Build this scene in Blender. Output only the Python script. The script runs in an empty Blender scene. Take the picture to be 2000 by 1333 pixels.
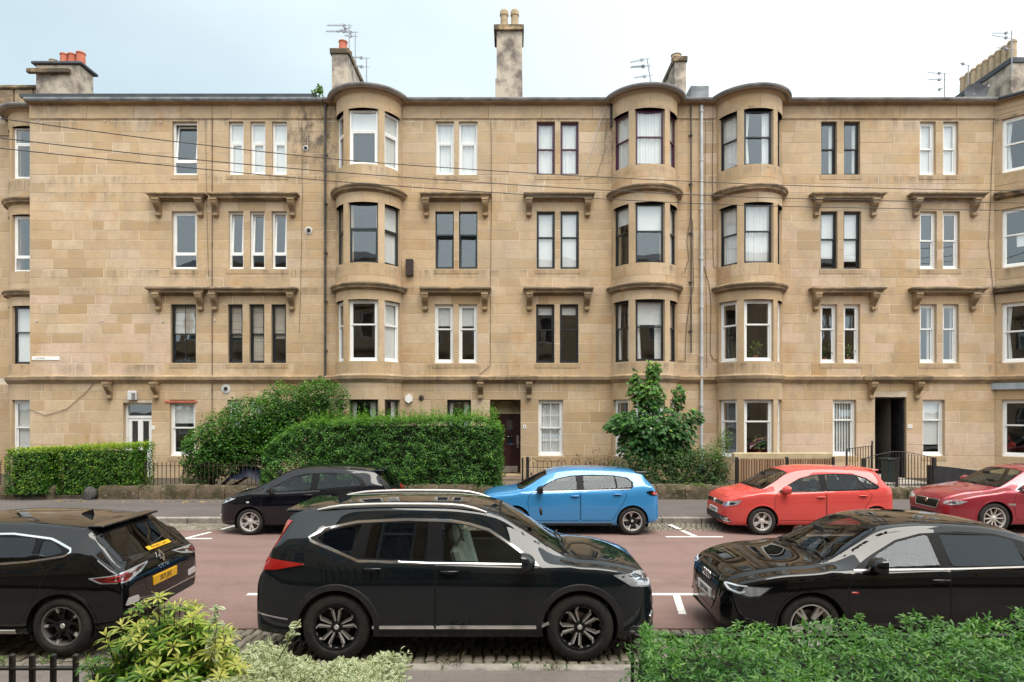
import bpy, bmesh, math, random
import numpy as np
from mathutils import Vector, Matrix, noise as mnoise
from mathutils.bvhtree import BVHTree

R = math.radians
rnd = random.Random(7)
scene = bpy.context.scene
COL = scene.collection

# ------------------------------------------------------------------ camera
CAM_H = 2.74
cam_d = bpy.data.cameras.new("camera")
cam_d.lens = 22.0
cam_d.sensor_width = 36.0
cam_d.shift_x = 0.0
cam_d.shift_y = 133.5 / 2000.0
cam_d.clip_start = 0.05
cam_d.clip_end = 1500.0
cam = bpy.data.objects.new("camera", cam_d)
cam.location = (0, 0, CAM_H)
cam.rotation_euler = (R(90), 0, 0)
COL.objects.link(cam)
scene.camera = cam
F = 22.0 / 36.0 * 2000.0          # focal length in photograph pixels
HOR = 800.0                        # horizon row in the photograph
WALL_Y = F / 53.0                  # facade plane
def wx(px): return (px - 1000.0) / 53.0            # facade x from a column of the photograph
def wz(py): return CAM_H + (HOR - py) / 53.0       # facade height from a row of the photograph
def at(px, py, y):                                  # a point at depth y
    s = F / y
    return Vector(((px - 1000.0) / s, y, CAM_H + (HOR - py) / s))

# ------------------------------------------------------------------ world and sun
SUN_EL, SUN_AZ = R(68), R(146)     # azimuth clockwise from +Y (the way the camera looks)
w = bpy.data.worlds.new("World")
scene.world = w
w.use_nodes = True
nt = w.node_tree
nt.nodes.clear()
n_out = nt.nodes.new("ShaderNodeOutputWorld")
n_bg = nt.nodes.new("ShaderNodeBackground")
n_sky = nt.nodes.new("ShaderNodeTexSky")
n_sky.sky_type = 'NISHITA'
n_sky.sun_disc = False
n_sky.sun_elevation = SUN_EL
n_sky.sun_rotation = SUN_AZ
n_sky.air_density = 1.0
n_sky.dust_density = 3.0
n_sky.ozone_density = 0.4
# thin bright cloud sheet mixed over the blue
n_tc = nt.nodes.new("ShaderNodeTexCoord")
n_map = nt.nodes.new("ShaderNodeMapping")
n_map.inputs['Scale'].default_value = (1.1, 1.1, 2.4)
n_noi = nt.nodes.new("ShaderNodeTexNoise")
n_noi.inputs['Scale'].default_value = 1.5
n_noi.inputs['Detail'].default_value = 6
n_noi.inputs['Roughness'].default_value = 0.5
n_dot = nt.nodes.new("ShaderNodeVectorMath"); n_dot.operation = 'DOT_PRODUCT'
n_dot.inputs[1].default_value = (0.62, -0.62, 0.30)
n_sc = nt.nodes.new("ShaderNodeMath"); n_sc.operation = 'MULTIPLY_ADD'
n_sc.inputs[1].default_value = 0.60; n_sc.inputs[2].default_value = 0.60
n_ns = nt.nodes.new("ShaderNodeMath"); n_ns.operation = 'MULTIPLY_ADD'
n_ns.inputs[1].default_value = 0.35; n_ns.inputs[2].default_value = -0.17
n_add = nt.nodes.new("ShaderNodeMath"); n_add.operation = 'ADD'; n_add.use_clamp = True
n_mix = nt.nodes.new("ShaderNodeMix")
n_mix.data_type = 'RGBA'
n_mix.inputs[7].default_value = (7.9, 8.5, 8.4, 1)
nt.links.new(n_tc.outputs['Generated'], n_map.inputs['Vector'])
nt.links.new(n_map.outputs['Vector'], n_noi.inputs['Vector'])
nt.links.new(n_tc.outputs['Generated'], n_dot.inputs[0])
nt.links.new(n_dot.outputs['Value'], n_sc.inputs[0])
nt.links.new(n_noi.outputs['Fac'], n_ns.inputs[0])
nt.links.new(n_sc.outputs[0], n_add.inputs[0]); nt.links.new(n_ns.outputs[0], n_add.inputs[1])
nt.links.new(n_add.outputs[0], n_mix.inputs[0])
n_hz = nt.nodes.new("ShaderNodeMix"); n_hz.data_type = 'RGBA'; n_hz.blend_type = 'MULTIPLY'
n_hz.inputs[0].default_value = 1.0
n_hz.inputs[7].default_value = (0.98, 1.02, 0.80, 1)      # summer haze takes the edge off the blue
nt.links.new(n_sky.outputs['Color'], n_hz.inputs[6])
nt.links.new(n_hz.outputs[2], n_mix.inputs[6])
nt.links.new(n_mix.outputs[2], n_bg.inputs['Color'])
n_bg.inputs['Strength'].default_value = 0.085
nt.links.new(n_bg.outputs[0], n_out.inputs[0])

sun_d = bpy.data.lights.new("sun", 'SUN')
sun_d.energy = 1.5
sun_d.angle = R(46)
sun_d.color = (1.0, 0.94, 0.85)
sun = bpy.data.objects.new("sun", sun_d)
sd = Vector((math.sin(SUN_AZ) * math.cos(SUN_EL), math.cos(SUN_AZ) * math.cos(SUN_EL), math.sin(SUN_EL)))
sun.rotation_euler = sd.to_track_quat('Z', 'Y').to_euler()
sun.location = sd * 60
COL.objects.link(sun)

vs = scene.view_settings
scene.display_settings.display_device = 'sRGB'
vs.view_transform = 'Standard'
vs.look = 'None'
vs.exposure = 1.48
vs.gamma = 1.0
vs.use_curve_mapping = False
scene.cycles.max_bounces = 8
scene.cycles.transparent_max_bounces = 12
scene.cycles.caustics_reflective = False
scene.cycles.caustics_refractive = False
scene.cycles.use_denoising = True

# ------------------------------------------------------------------ helpers
class MB:
    """collects geometry and links it as one mesh object"""
    def __init__(s):
        s.v = []; s.f = []; s.m = []; s.sm = []; s.tone = []
        s.xf = None; s.mi = 0; s.smooth = False; s.t = 0.5
    def vert(s, p):
        p = Vector(p)
        if s.xf is not None: p = s.xf @ p
        s.v.append(p)
        return len(s.v) - 1
    def face(s, idx):
        s.f.append(tuple(idx)); s.m.append(s.mi); s.sm.append(s.smooth); s.tone.append(s.t)
    def poly(s, pts):
        s.face([s.vert(p) for p in pts])
    def box(s, x0, x1, y0, y1, z0, z1):
        a = [s.vert(p) for p in ((x0,y0,z0),(x1,y0,z0),(x1,y1,z0),(x0,y1,z0),(x0,y0,z1),(x1,y0,z1),(x1,y1,z1),(x0,y1,z1))]
        for q in ((0,3,2,1),(4,5,6,7),(0,1,5,4),(1,2,6,5),(2,3,7,6),(3,0,4,7)):
            s.face([a[i] for i in q])
    def cbox(s, x0, x1, y0, y1, z0, z1, c):
        """box with chamfered edges"""
        c = min(c, (x1-x0)*.45, (y1-y0)*.45, (z1-z0)*.45)
        P = {}
        for ix in (0, 1):
            for iy in (0, 1):
                for iz in (0, 1):
                    X, Y, Z = (x0, x1)[ix], (y0, y1)[iy], (z0, z1)[iz]
                    sx, sy, sz = (1, -1)[ix]*c, (1, -1)[iy]*c, (1, -1)[iz]*c
                    P[ix,iy,iz,0] = s.vert((X, Y+sy, Z+sz))
                    P[ix,iy,iz,1] = s.vert((X+sx, Y, Z+sz))
                    P[ix,iy,iz,2] = s.vert((X+sx, Y+sy, Z))
        for i in (0, 1):
            q = [P[i,0,0,0], P[i,1,0,0], P[i,1,1,0], P[i,0,1,0]]; s.face(q if i else q[::-1])
            q = [P[0,i,0,1], P[1,i,0,1], P[1,i,1,1], P[0,i,1,1]]; s.face(q[::-1] if i else q)
            q = [P[0,0,i,2], P[1,0,i,2], P[1,1,i,2], P[0,1,i,2]]; s.face(q if i else q[::-1])
        for i in (0, 1):
            for j in (0, 1):
                s.face([P[0,i,j,1], P[1,i,j,1], P[1,i,j,2], P[0,i,j,2]] if i == j else [P[0,i,j,1], P[0,i,j,2], P[1,i,j,2], P[1,i,j,1]])
                s.face([P[i,0,j,0], P[i,0,j,2], P[i,1,j,2], P[i,1,j,0]] if i == j else [P[i,0,j,0], P[i,1,j,0], P[i,1,j,2], P[i,0,j,2]])
                s.face([P[i,j,0,0], P[i,j,1,0], P[i,j,1,1], P[i,j,0,1]] if i == j else [P[i,j,0,0], P[i,j,0,1], P[i,j,1,1], P[i,j,1,0]])
        for ix in (0, 1):
            for iy in (0, 1):
                for iz in (0, 1):
                    q = [P[ix,iy,iz,0], P[ix,iy,iz,1], P[ix,iy,iz,2]]
                    s.face(q if (ix+iy+iz) % 2 else q[::-1])
    def prism(s, pts, d):
        """pts: closed loop of 3D points, extruded by vector d"""
        d = Vector(d)
        a = [s.vert(p) for p in pts]
        b = [s.vert(Vector(p) + d) for p in pts]
        n = len(a)
        s.face(a[::-1]); s.face(b)
        for i in range(n):
            j = (i+1) % n
            s.face([a[i], a[j], b[j], b[i]])
    def tube(s, path, r, n=8, closed=False, caps=True):
        path = [Vector(p) for p in path]
        m = len(path)
        rr = r if isinstance(r, (list, tuple)) else [r]*m
        rings = []
        up = Vector((0, 0, 1))
        prev = None
        for i, p in enumerate(path):
            if closed: t = path[(i+1) % m] - path[i-1]
            else: t = path[min(i+1, m-1)] - path[max(i-1, 0)]
            t.normalize()
            if prev is None:
                u = up if abs(t.z) < 0.9 else Vector((1, 0, 0))
                a = t.cross(u).normalized()
            else:
                a = (prev - t*prev.dot(t)).normalized()
            prev = a
            b = t.cross(a)
            rings.append([s.vert(p + (a*math.cos(2*math.pi*k/n) + b*math.sin(2*math.pi*k/n))*rr[i]) for k in range(n)])
        for i in range(m if closed else m-1):
            A, B = rings[i], rings[(i+1) % m]
            for k in range(n):
                s.face([A[k], A[(k+1) % n], B[(k+1) % n], B[k]])
        if caps and not closed:
            s.face(rings[0][::-1]); s.face(rings[-1])
    def lathe(s, prof, n=24, axis='z', o=(0,0,0), caps=True, a0=0.0, a1=2*math.pi):
        """prof: list of (radius, height)"""
        o = Vector(o)
        full = abs(a1-a0-2*math.pi) < 1e-6
        rings = []
        for r, h in prof:
            ring = []
            for k in range(n if full else n+1):
                t = a0 + (a1-a0)*k/n
                c, q = r*math.cos(t), r*math.sin(t)
                p = {'z': (c, q, h), 'y': (c, h, q), 'x': (h, c, q)}[axis]
                ring.append(s.vert(o + Vector(p)))
            rings.append(ring)
        m = len(rings[0])
        for A, B in zip(rings[:-1], rings[1:]):
            for k in range(m if full else m-1):
                s.face([A[k], A[(k+1) % m], B[(k+1) % m], B[k]])
        if caps and full:
            if prof[0][0] > 1e-5: s.face(rings[0][::-1])
            if prof[-1][0] > 1e-5: s.face(rings[-1])
    def mesh(s, name, mats):
        me = bpy.data.meshes.new(name)
        me.from_pydata([tuple(v) for v in s.v], [], s.f)
        for m in (mats if isinstance(mats, (list, tuple)) else [mats]):
            me.materials.append(m)
        if any(s.m): me.polygons.foreach_set('material_index', s.m)
        me.polygons.foreach_set('use_smooth', s.sm)
        at_ = me.attributes.new('tone', 'FLOAT', 'FACE')
        at_.data.foreach_set('value', s.tone)
        me.update()
        return me
    def build(s, name, mats, parent=None, sharp=None):
        me = s.mesh(name, mats)
        if sharp is not None:
            me.polygons.foreach_set('use_smooth', [True]*len(me.polygons))
            me.set_sharp_from_angle(angle=R(sharp))
        return link(name, me, parent)

OFF = {}       # roots that stand away from the origin: their children are authored in world coordinates
def link(name, data, parent=None):
    o = bpy.data.objects.new(name, data)
    COL.objects.link(o)
    if parent is not None:
        o.parent = parent
        if parent.name in OFF:
            o.matrix_parent_inverse = Matrix.Translation(-OFF[parent.name])
    return o
def tag(o, label=None, cat=None, group=None, kind=None):
    if label: o['label'] = label
    if cat: o['category'] = cat
    if group: o['group'] = group
    if kind: o['kind'] = kind
    return o
def root(name, loc, label, cat, group=None, local=False, rz=0.0):
    o = bpy.data.objects.new(name, None)
    o.empty_display_size = 0.2
    COL.objects.link(o)
    o.location = loc
    o.rotation_euler = (0, 0, rz)
    if not local: OFF[o.name] = Vector(loc)
    tag(o, label, cat, group)
    return o
def copy_tree(o, parent=None):
    c = o.copy()
    COL.objects.link(c)
    if parent is not None: c.parent = parent
    for ch in list(o.children): copy_tree(ch, c)
    return c

# ------------------------------------------------------------------ materials
def mat(name, col, rough=0.7, metal=0.0, **kw):
    m = bpy.data.materials.new(name)
    m.use_nodes = True
    b = m.node_tree.nodes['Principled BSDF']
    b.inputs['Base Color'].default_value = (*col, 1)
    b.inputs['Roughness'].default_value = rough
    b.inputs['Metallic'].default_value = metal
    for k, v in kw.items():
        b.inputs[k].default_value = v
    return m
def N(m, t): return m.node_tree.nodes.new('ShaderNode' + t)
def L(m, a, b): m.node_tree.links.new(a, b)
def noisy(m, c0, c1, scale=4.0, detail=6, rough=0.6, bump=0.0, coord='Object', stretch=(1,1,1), p0=0.35, p1=0.65, bscale=None):
    """give a material a two-colour noise and optional bump"""
    b = m.node_tree.nodes['Principled BSDF']
    tc = N(m, 'TexCoord'); mp = N(m, 'Mapping'); no = N(m, 'TexNoise'); rp = N(m, 'ValToRGB')
    mp.inputs['Scale'].default_value = stretch
    no.inputs['Scale'].default_value = scale; no.inputs['Detail'].default_value = detail; no.inputs['Roughness'].default_value = rough
    rp.color_ramp.elements[0].position = p0; rp.color_ramp.elements[1].position = p1
    rp.color_ramp.elements[0].color = (*c0, 1); rp.color_ramp.elements[1].color = (*c1, 1)
    L(m, tc.outputs[coord], mp.inputs['Vector']); L(m, mp.outputs['Vector'], no.inputs['Vector'])
    L(m, no.outputs['Fac'], rp.inputs['Fac']); L(m, rp.outputs['Color'], b.inputs['Base Color'])
    if bump:
        n2 = N(m, 'TexNoise'); n2.inputs['Scale'].default_value = bscale or scale*8; n2.inputs['Detail'].default_value = 5
        bp = N(m, 'Bump'); bp.inputs['Strength'].default_value = bump; bp.inputs['Distance'].default_value = 0.02
        L(m, mp.outputs['Vector'], n2.inputs['Vector']); L(m, n2.outputs['Fac'], bp.inputs['Height']); L(m, bp.outputs['Normal'], b.inputs['Normal'])
    return m
def mixc(m, fac, a, b, mode='MIX'):
    x = N(m, 'Mix'); x.data_type = 'RGBA'; x.blend_type = mode
    for i, v in ((0, fac), (6, a), (7, b)):
        if hasattr(v, 'links'): L(m, v, x.inputs[i])
        elif isinstance(v, (int, float)): x.inputs[i].default_value = v
        else: x.inputs[i].default_value = (*v, 1)
    return x.outputs[2]
def ramp(m, src, stops):
    r = N(m, 'ValToRGB')
    e = r.color_ramp.elements
    while len(e) < len(stops): e.new(0.5)
    for i, (p, c) in enumerate(stops):
        e[i].position = p
        e[i].color = (*((c, c, c) if isinstance(c, (int, float)) else c), 1)
    L(m, src, r.inputs['Fac'])
    return r.outputs['Color']
def tex(m, scale, detail=5, rough=0.6, stretch=(1,1,1), coord='Object'):
    tc = N(m, 'TexCoord'); mp = N(m, 'Mapping'); no = N(m, 'TexNoise')
    mp.inputs['Scale'].default_value = stretch
    no.inputs['Scale'].default_value = scale; no.inputs['Detail'].default_value = detail; no.inputs['Roughness'].default_value = rough
    L(m, tc.outputs[coord], mp.inputs['Vector']); L(m, mp.outputs['Vector'], no.inputs['Vector'])
    return no.outputs['Fac']
def wpos(m):
    g = N(m, 'NewGeometry')
    return g.outputs['Position']
def ntex(m, vec, scale, detail=5, rough=0.6, stretch=(1,1,1)):
    mp = N(m, 'Mapping'); no = N(m, 'TexNoise')
    mp.inputs['Scale'].default_value = stretch
    no.inputs['Scale'].default_value = scale; no.inputs['Detail'].default_value = detail; no.inputs['Roughness'].default_value = rough
    L(m, vec, mp.inputs['Vector']); L(m, mp.outputs['Vector'], no.inputs['Vector'])
    return no.outputs['Fac']
def math_(m, op, a, b=0.0, clamp=False):
    x = N(m, 'Math'); x.operation = op; x.use_clamp = clamp
    for i, v in ((0, a), (1, b)):
        if hasattr(v, 'links'): L(m, v, x.inputs[i])
        else: x.inputs[i].default_value = v
    return x.outputs[0]
def bump(m, h, strength=0.4, dist=0.01):
    bp = N(m, 'Bump'); bp.inputs['Strength'].default_value = strength; bp.inputs['Distance'].default_value = dist
    L(m, h, bp.inputs['Height'])
    L(m, bp.outputs['Normal'], m.node_tree.nodes['Principled BSDF'].inputs['Normal'])

def sandstone(name, soot=0.0, warm=(0.598, 0.434, 0.280), pale=(0.655, 0.508, 0.362), grime=0.5, pink=True):
    """blond sandstone: tone per stone, weather marks laid in world space, dark soot crust where asked"""
    m = mat(name, warm, 0.9)
    b = m.node_tree.nodes['Principled BSDF']
    at_ = N(m, 'Attribute'); at_.attribute_name = 'tone'
    tone = at_.outputs['Fac']
    P = wpos(m)
    c = ramp(m, tone, [(0.0, (0.41, 0.272, 0.150)), (0.25, (0.50, 0.350, 0.208)), (0.55, warm), (0.8, pale), (0.9, (0.64, 0.475, 0.355)), (1.0, (0.67, 0.50, 0.395))])
    big = ntex(m, P, 0.55, 5, 0.6)
    c = mixc(m, math_(m, 'MULTIPLY', ramp(m, big, [(0.42, 0.0), (0.72, 1.0)]), 0.55), c, (0.50, 0.335, 0.165))
    grain = ntex(m, P, 9.0, 6, 0.7, (1, 1, 2.2))
    c = mixc(m, math_(m, 'MULTIPLY', ramp(m, grain, [(0.35, 1.0), (0.6, 0.0)]), 0.25), c, (0.36, 0.235, 0.13))
    g2 = ntex(m, P, 1.6, 7, 0.72, (1, 1, 0.55))
    c = mixc(m, math_(m, 'MULTIPLY', ramp(m, g2, [(0.46, 0.0), (0.68, 1.0)]), grime), c, (0.33, 0.262, 0.195))
    wide = ntex(m, P, 0.28, 6, 0.65, (1, 1, 1.2))
    c = mixc(m, math_(m, 'MULTIPLY', ramp(m, wide, [(0.48, 0.0), (0.66, 1.0)]), 0.35), c, (0.40, 0.325, 0.25))
    rust = ntex(m, P, 1.1, 6, 0.65, (1, 1, 0.8))
    c = mixc(m, math_(m, 'MULTIPLY', ramp(m, rust, [(0.56, 0.0), (0.72, 1.0)]), 0.55), c, (0.45, 0.24, 0.105))
    # rain streaks below the ledges, and the sooted corner by the first round bay
    sep = N(m, 'SeparateXYZ'); L(m, P, sep.inputs[0]); zz = sep.outputs['Z']; xx = sep.outputs['X']
    streak = ntex(m, P, 1.0, 6, 0.6, (5.5, 0.6, 0.35))
    patchy = ramp(m, ntex(m, P, 0.75, 4, .6, (1, 1, 1.4)), [(.44, 0.0), (.62, 1.0)])
    for zl, dep in ((3.95, .75), (wz(232), .55), (wz(376), .45), (wz(562), .45), (wz(345), .5), (wz(528), .5), (wz(713), .5)):
        d = math_(m, 'SUBTRACT', zl, zz)
        band = math_(m, 'MULTIPLY', math_(m, 'GREATER_THAN', d, 0.0), math_(m, 'SUBTRACT', 1.0, math_(m, 'DIVIDE', d, dep), True))
        f = math_(m, 'MULTIPLY', math_(m, 'MULTIPLY', band, ramp(m, streak, [(0.42, 0.0), (0.62, 1.0)])), math_(m, 'MULTIPLY', patchy, 0.9))
        c = mixc(m, f, c, (0.20, 0.155, 0.11))
    for cx_, cz_, rx_, rz_, k_ in ((-7.35, 12.9, 1.5, 1.7, 1.15), (-6.6, 10.5, .5, 3.5, .6), (3.55, 12.5, .35, 2.0, .7), (6.5, 13.6, .5, .8, .6), (13.0, 13.9, 3.0, .5, .6), (-16.9, 14.6, 1.5, 1.2, .9)):
        dx = math_(m, 'POWER', math_(m, 'DIVIDE', math_(m, 'SUBTRACT', xx, cx_), rx_), 2.0); dz = math_(m, 'POWER', math_(m, 'DIVIDE', math_(m, 'SUBTRACT', zz, cz_), rz_), 2.0)
        inside = math_(m, 'SUBTRACT', 1.0, math_(m, 'ADD', dx, dz), True)
        f = math_(m, 'MULTIPLY', math_(m, 'MULTIPLY', inside, ramp(m, ntex(m, P, 2.2, 8, .75, (1.4, 1, .7)), [(.44, 0.0), (.60, 1.0)])), k_*.85)
        c = mixc(m, f, c, (0.10, 0.082, 0.072))
    if soot:
        s1 = ntex(m, P, 2.4, 8, 0.75, (0.5, 1, 1.0))
        c = mixc(m, math_(m, 'MULTIPLY', ramp(m, s1, [(0.34, 0.0), (0.52, 1.0)]), soot), c, (0.05, 0.044, 0.036))
    L(m, c, b.inputs['Base Color'])
    h = math_(m, 'ADD', ntex(m, P, 14, 8, 0.75), math_(m, 'MULTIPLY', ntex(m, P, 60, 3, 0.6), 0.4))
    bump(m, h, 0.35, 0.012)
    b.inputs['Specular IOR Level'].default_value = 0.25
    return m
M = {}
M['stone'] = sandstone('sandstone')
M['band'] = sandstone('sandstone_band', soot=0.16)
M['cornice'] = sandstone('sandstone_cornice', soot=0.4)
M['hood'] = sandstone('sandstone_hood', soot=0.66)
M['sill'] = sandstone('sandstone_sill', soot=0.42)
M['crust'] = sandstone('sandstone_crust', soot=0.9)
M['bay'] = sandstone('sandstone_bay', soot=0.05, grime=0.45)
M['carved'] = sandstone('sandstone_carved', soot=0.38, warm=(0.43, 0.29, 0.165))
M['mortar'] = noisy(mat('mortar', (0.6, 0.5, 0.4), 0.95), (0.46, 0.37, 0.27), (0.84, 0.74, 0.62), 0.9)
M['slate'] = noisy(mat('slate', (0.05, 0.055, 0.065), 0.6), (0.035, 0.04, 0.05), (0.075, 0.08, 0.09), 3)
M['lead'] = noisy(mat('lead', (0.2, 0.21, 0.23), 0.55), (0.10, 0.105, 0.12), (0.26, 0.27, 0.29), 2.5)
M['gutter_dark'] = noisy(mat('gutter_dark', (0.03, 0.035, 0.045), 0.5), (0.022, 0.028, 0.038), (0.05, 0.055, 0.065), 2)
M['gutter_grey'] = noisy(mat('gutter_grey', (0.2, 0.19, 0.19), 0.6), (0.10, 0.09, 0.09), (0.24, 0.22, 0.215), 1.5)
M['white_frame'] = noisy(mat('white_frame', (0.78, 0.78, 0.77), 0.35), (0.82, 0.82, 0.815), (0.88, 0.88, 0.875), 3)
M['black_frame'] = noisy(mat('black_frame', (0.02, 0.022, 0.026), 0.35), (0.016, 0.018, 0.022), (0.03, 0.033, 0.038), 3)
M['purple_frame'] = noisy(mat('purple_frame', (0.075, 0.018, 0.05), 0.4), (0.06, 0.014, 0.04), (0.09, 0.024, 0.062), 3)
M['green_frame'] = noisy(mat('dark_green_frame', (0.015, 0.024, 0.026), 0.3), (0.012, 0.019, 0.022), (0.02, 0.032, 0.034), 3)
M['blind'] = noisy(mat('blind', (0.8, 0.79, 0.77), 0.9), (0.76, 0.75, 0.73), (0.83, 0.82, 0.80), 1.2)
M['curtain'] = noisy(mat('curtain', (0.82, 0.81, 0.79), 0.9), (0.78, 0.77, 0.75), (0.85, 0.84, 0.82), 2)
M['slat_blind'] = noisy(mat('slat_blind', (0.55, 0.47, 0.40), 0.9), (0.50, 0.43, 0.36), (0.60, 0.52, 0.45), 1.5)
M['room'] = noisy(mat('room', (0.16, 0.14, 0.12), 0.95), (0.11, 0.10, 0.09), (0.20, 0.175, 0.15), 0.8)
M['iron'] = noisy(mat('iron', (0.012, 0.012, 0.014), 0.5), (0.008, 0.008, 0.010), (0.03, 0.024, 0.02), 6)
M['pvc_white'] = noisy(mat('pvc_white', (0.62, 0.63, 0.64), 0.5), (0.50, 0.51, 0.53), (0.68, 0.69, 0.70), 2)
M['cable'] = noisy(mat('cable', (0.02, 0.018, 0.018), 0.6), (0.015, 0.013, 0.013), (0.03, 0.026, 0.026), 2)
M['terracotta'] = noisy(mat('terracotta', (0.48, 0.13, 0.075), 0.8), (0.40, 0.10, 0.055), (0.55, 0.17, 0.10), 4)
M['clay'] = noisy(mat('clay', (0.52, 0.38, 0.24), 0.85), (0.33, 0.25, 0.15), (0.56, 0.42, 0.29), 2.6)
M['render'] = noisy(mat('render', (0.42, 0.36, 0.29), 0.9), (0.15, 0.12, 0.105), (0.50, 0.42, 0.34), 1.6, detail=10, bump=0.4, p0=.36, p1=.56)

def glass_mat(name, tint=(0.92, 0.95, 0.95), refl=1.5, wob=0.0, sky_tint=(0.86, 0.93, 1.0)):
    m = bpy.data.materials.new(name); m.use_nodes = True
    nt = m.node_tree; nt.nodes.clear()
    out = nt.nodes.new('ShaderNodeOutputMaterial'); mx = nt.nodes.new('ShaderNodeMixShader')
    tr = nt.nodes.new('ShaderNodeBsdfTransparent'); gl = nt.nodes.new('ShaderNodeBsdfGlossy'); fr = nt.nodes.new('ShaderNodeFresnel')
    tr.inputs['Color'].default_value = (*tint, 1)
    gl.inputs['Color'].default_value = (*sky_tint, 1); gl.inputs['Roughness'].default_value = 0.012  # gloss coloured bluish to stand in for blue sky mirrored in the glass
    # the Fresnel node inverts the index on back faces: undo that, a thin pane reflects alike from both sides
    ge = nt.nodes.new('ShaderNodeNewGeometry'); iv = nt.nodes.new('ShaderNodeMix')
    iv.inputs[2].default_value = refl; iv.inputs[3].default_value = 1.0/refl
    nt.links.new(ge.outputs['Backfacing'], iv.inputs[0]); nt.links.new(iv.outputs[0], fr.inputs['IOR'])
    nt.links.new(fr.outputs[0], mx.inputs[0]); nt.links.new(tr.outputs[0], mx.inputs[1]); nt.links.new(gl.outputs[0], mx.inputs[2])
    nt.links.new(mx.outputs[0], out.inputs[0])
    if wob:
        g = nt.nodes.new('ShaderNodeNewGeometry'); no = nt.nodes.new('ShaderNodeTexNoise'); bp = nt.nodes.new('ShaderNodeBump')
        no.inputs['Scale'].default_value = 1.5; no.inputs['Detail'].default_value = 1.0
        bp.inputs['Strength'].default_value = wob; bp.inputs['Distance'].default_value = 0.02
        nt.links.new(g.outputs['Position'], no.inputs['Vector']); nt.links.new(no.outputs['Fac'], bp.inputs['Height'])
        nt.links.new(bp.outputs['Normal'], gl.inputs['Normal'])
    return m
M['glass'] = glass_mat('window_glass', (0.95, 0.97, 0.98), 2.2, 0.12)
# ================================================================== ground
KERB_N, GUT_N, GUT_F, KERB_F, GW = 6.44, 7.83, 14.19, 15.08, 18.2
PAV_Z, GARD_Z = 0.12, 0.22

def asphalt(name, c0, c1, speck, patch=0.5, wear=None, stain=0.45):
    m = mat(name, c0, 0.88)
    b = m.node_tree.nodes['Principled BSDF']
    P = wpos(m)
    c = mixc(m, ramp(m, ntex(m, P, 0.45, 6, 0.6, (0.6, 1.3, 1)), [(0.35, 0.0), (0.7, 1.0)]), c0, c1)
    c = mixc(m, math_(m, 'MULTIPLY', ramp(m, ntex(m, P, 110, 2, 0.5), [(0.55, 0.0), (0.72, 1.0)]), 0.55), c, speck)
    c = mixc(m, math_(m, 'MULTIPLY', ramp(m, ntex(m, P, 85, 3, 0.6), [(0.28, 1.0), (0.45, 0.0)]), 0.5), c, tuple(v*0.45 for v in c0))
    c = mixc(m, math_(m, 'MULTIPLY', ramp(m, ntex(m, P, 1.3, 7, 0.7), [(0.52, 0.0), (0.72, 1.0)]), stain), c, tuple(v*0.55 for v in c0))
    c = mixc(m, math_(m, 'MULTIPLY', ramp(m, ntex(m, P, 1.0, 5, 0.6, (0.12, 2.2, 1)), [(0.48, 0.0), (0.66, 1.0)]), 0.35), c, tuple(v*0.62 for v in c0))
    c = mixc(m, math_(m, 'MULTIPLY', ramp(m, ntex(m, P, 0.9, 3, 0.5, (0.5, 1, 1)), [(0.60, 0.0), (0.61, 1.0)]), 0.22), c, tuple(v*0.7 for v in c0))
    c = mixc(m, math_(m, 'MULTIPLY', ramp(m, ntex(m, P, 26, 2, 0.4), [(0.73, 0.0), (0.76, 1.0)]), 0.35), c, (0.5, 0.46, 0.42))
    ridge = math_(m, 'ABSOLUTE', math_(m, 'SUBTRACT', ntex(m, P, 0.55, 5, 0.55), 0.5))
    c = mixc(m, math_(m, 'MULTIPLY', ramp(m, ridge, [(0.0, 1.0), (0.004, 0.0)]), 0.22), c, tuple(v*0.35 for v in c0))
    c = mixc(m, math_(m, 'MULTIPLY', ramp(m, ntex(m, P, 3.2, 4, 0.5), [(0.66, 0.0), (0.74, 1.0)]), 0.35), c, tuple(v*0.5 for v in c0))
    L(m, c, b.inputs['Base Color'])
    bump(m, math_(m, 'ADD', ntex(m, P, 130, 3, 0.6), math_(m, 'MULTIPLY', ntex(m, P, 6, 4, 0.6), 1.2)), 0.5, 0.006)
    return m
M['road'] = asphalt('red_asphalt', (0.185, 0.113, 0.099), (0.225, 0.143, 0.126), (0.33, 0.235, 0.212))
M['pavement'] = asphalt('grey_asphalt', (0.092, 0.077, 0.073), (0.128, 0.108, 0.102), (0.22, 0.195, 0.185))
M['near_pavement'] = asphalt('worn_asphalt', (0.145, 0.118, 0.109), (0.195, 0.162, 0.149), (0.40, 0.36, 0.34))
M['earth'] = noisy(mat('earth', (0.06, 0.045, 0.03), 0.95), (0.035, 0.026, 0.018), (0.10, 0.075, 0.05), 5, bump=0.6)
M['kerb'] = noisy(mat('kerb_granite', (0.3, 0.27, 0.24), 0.9), (0.20, 0.175, 0.15), (0.36, 0.32, 0.285), 6, bump=0.4)
M['paint'] = noisy(mat('road_paint', (0.72, 0.70, 0.66), 0.8), (0.50, 0.44, 0.41), (0.76, 0.745, 0.71), 14, p0=0.30, p1=0.48)

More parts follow.
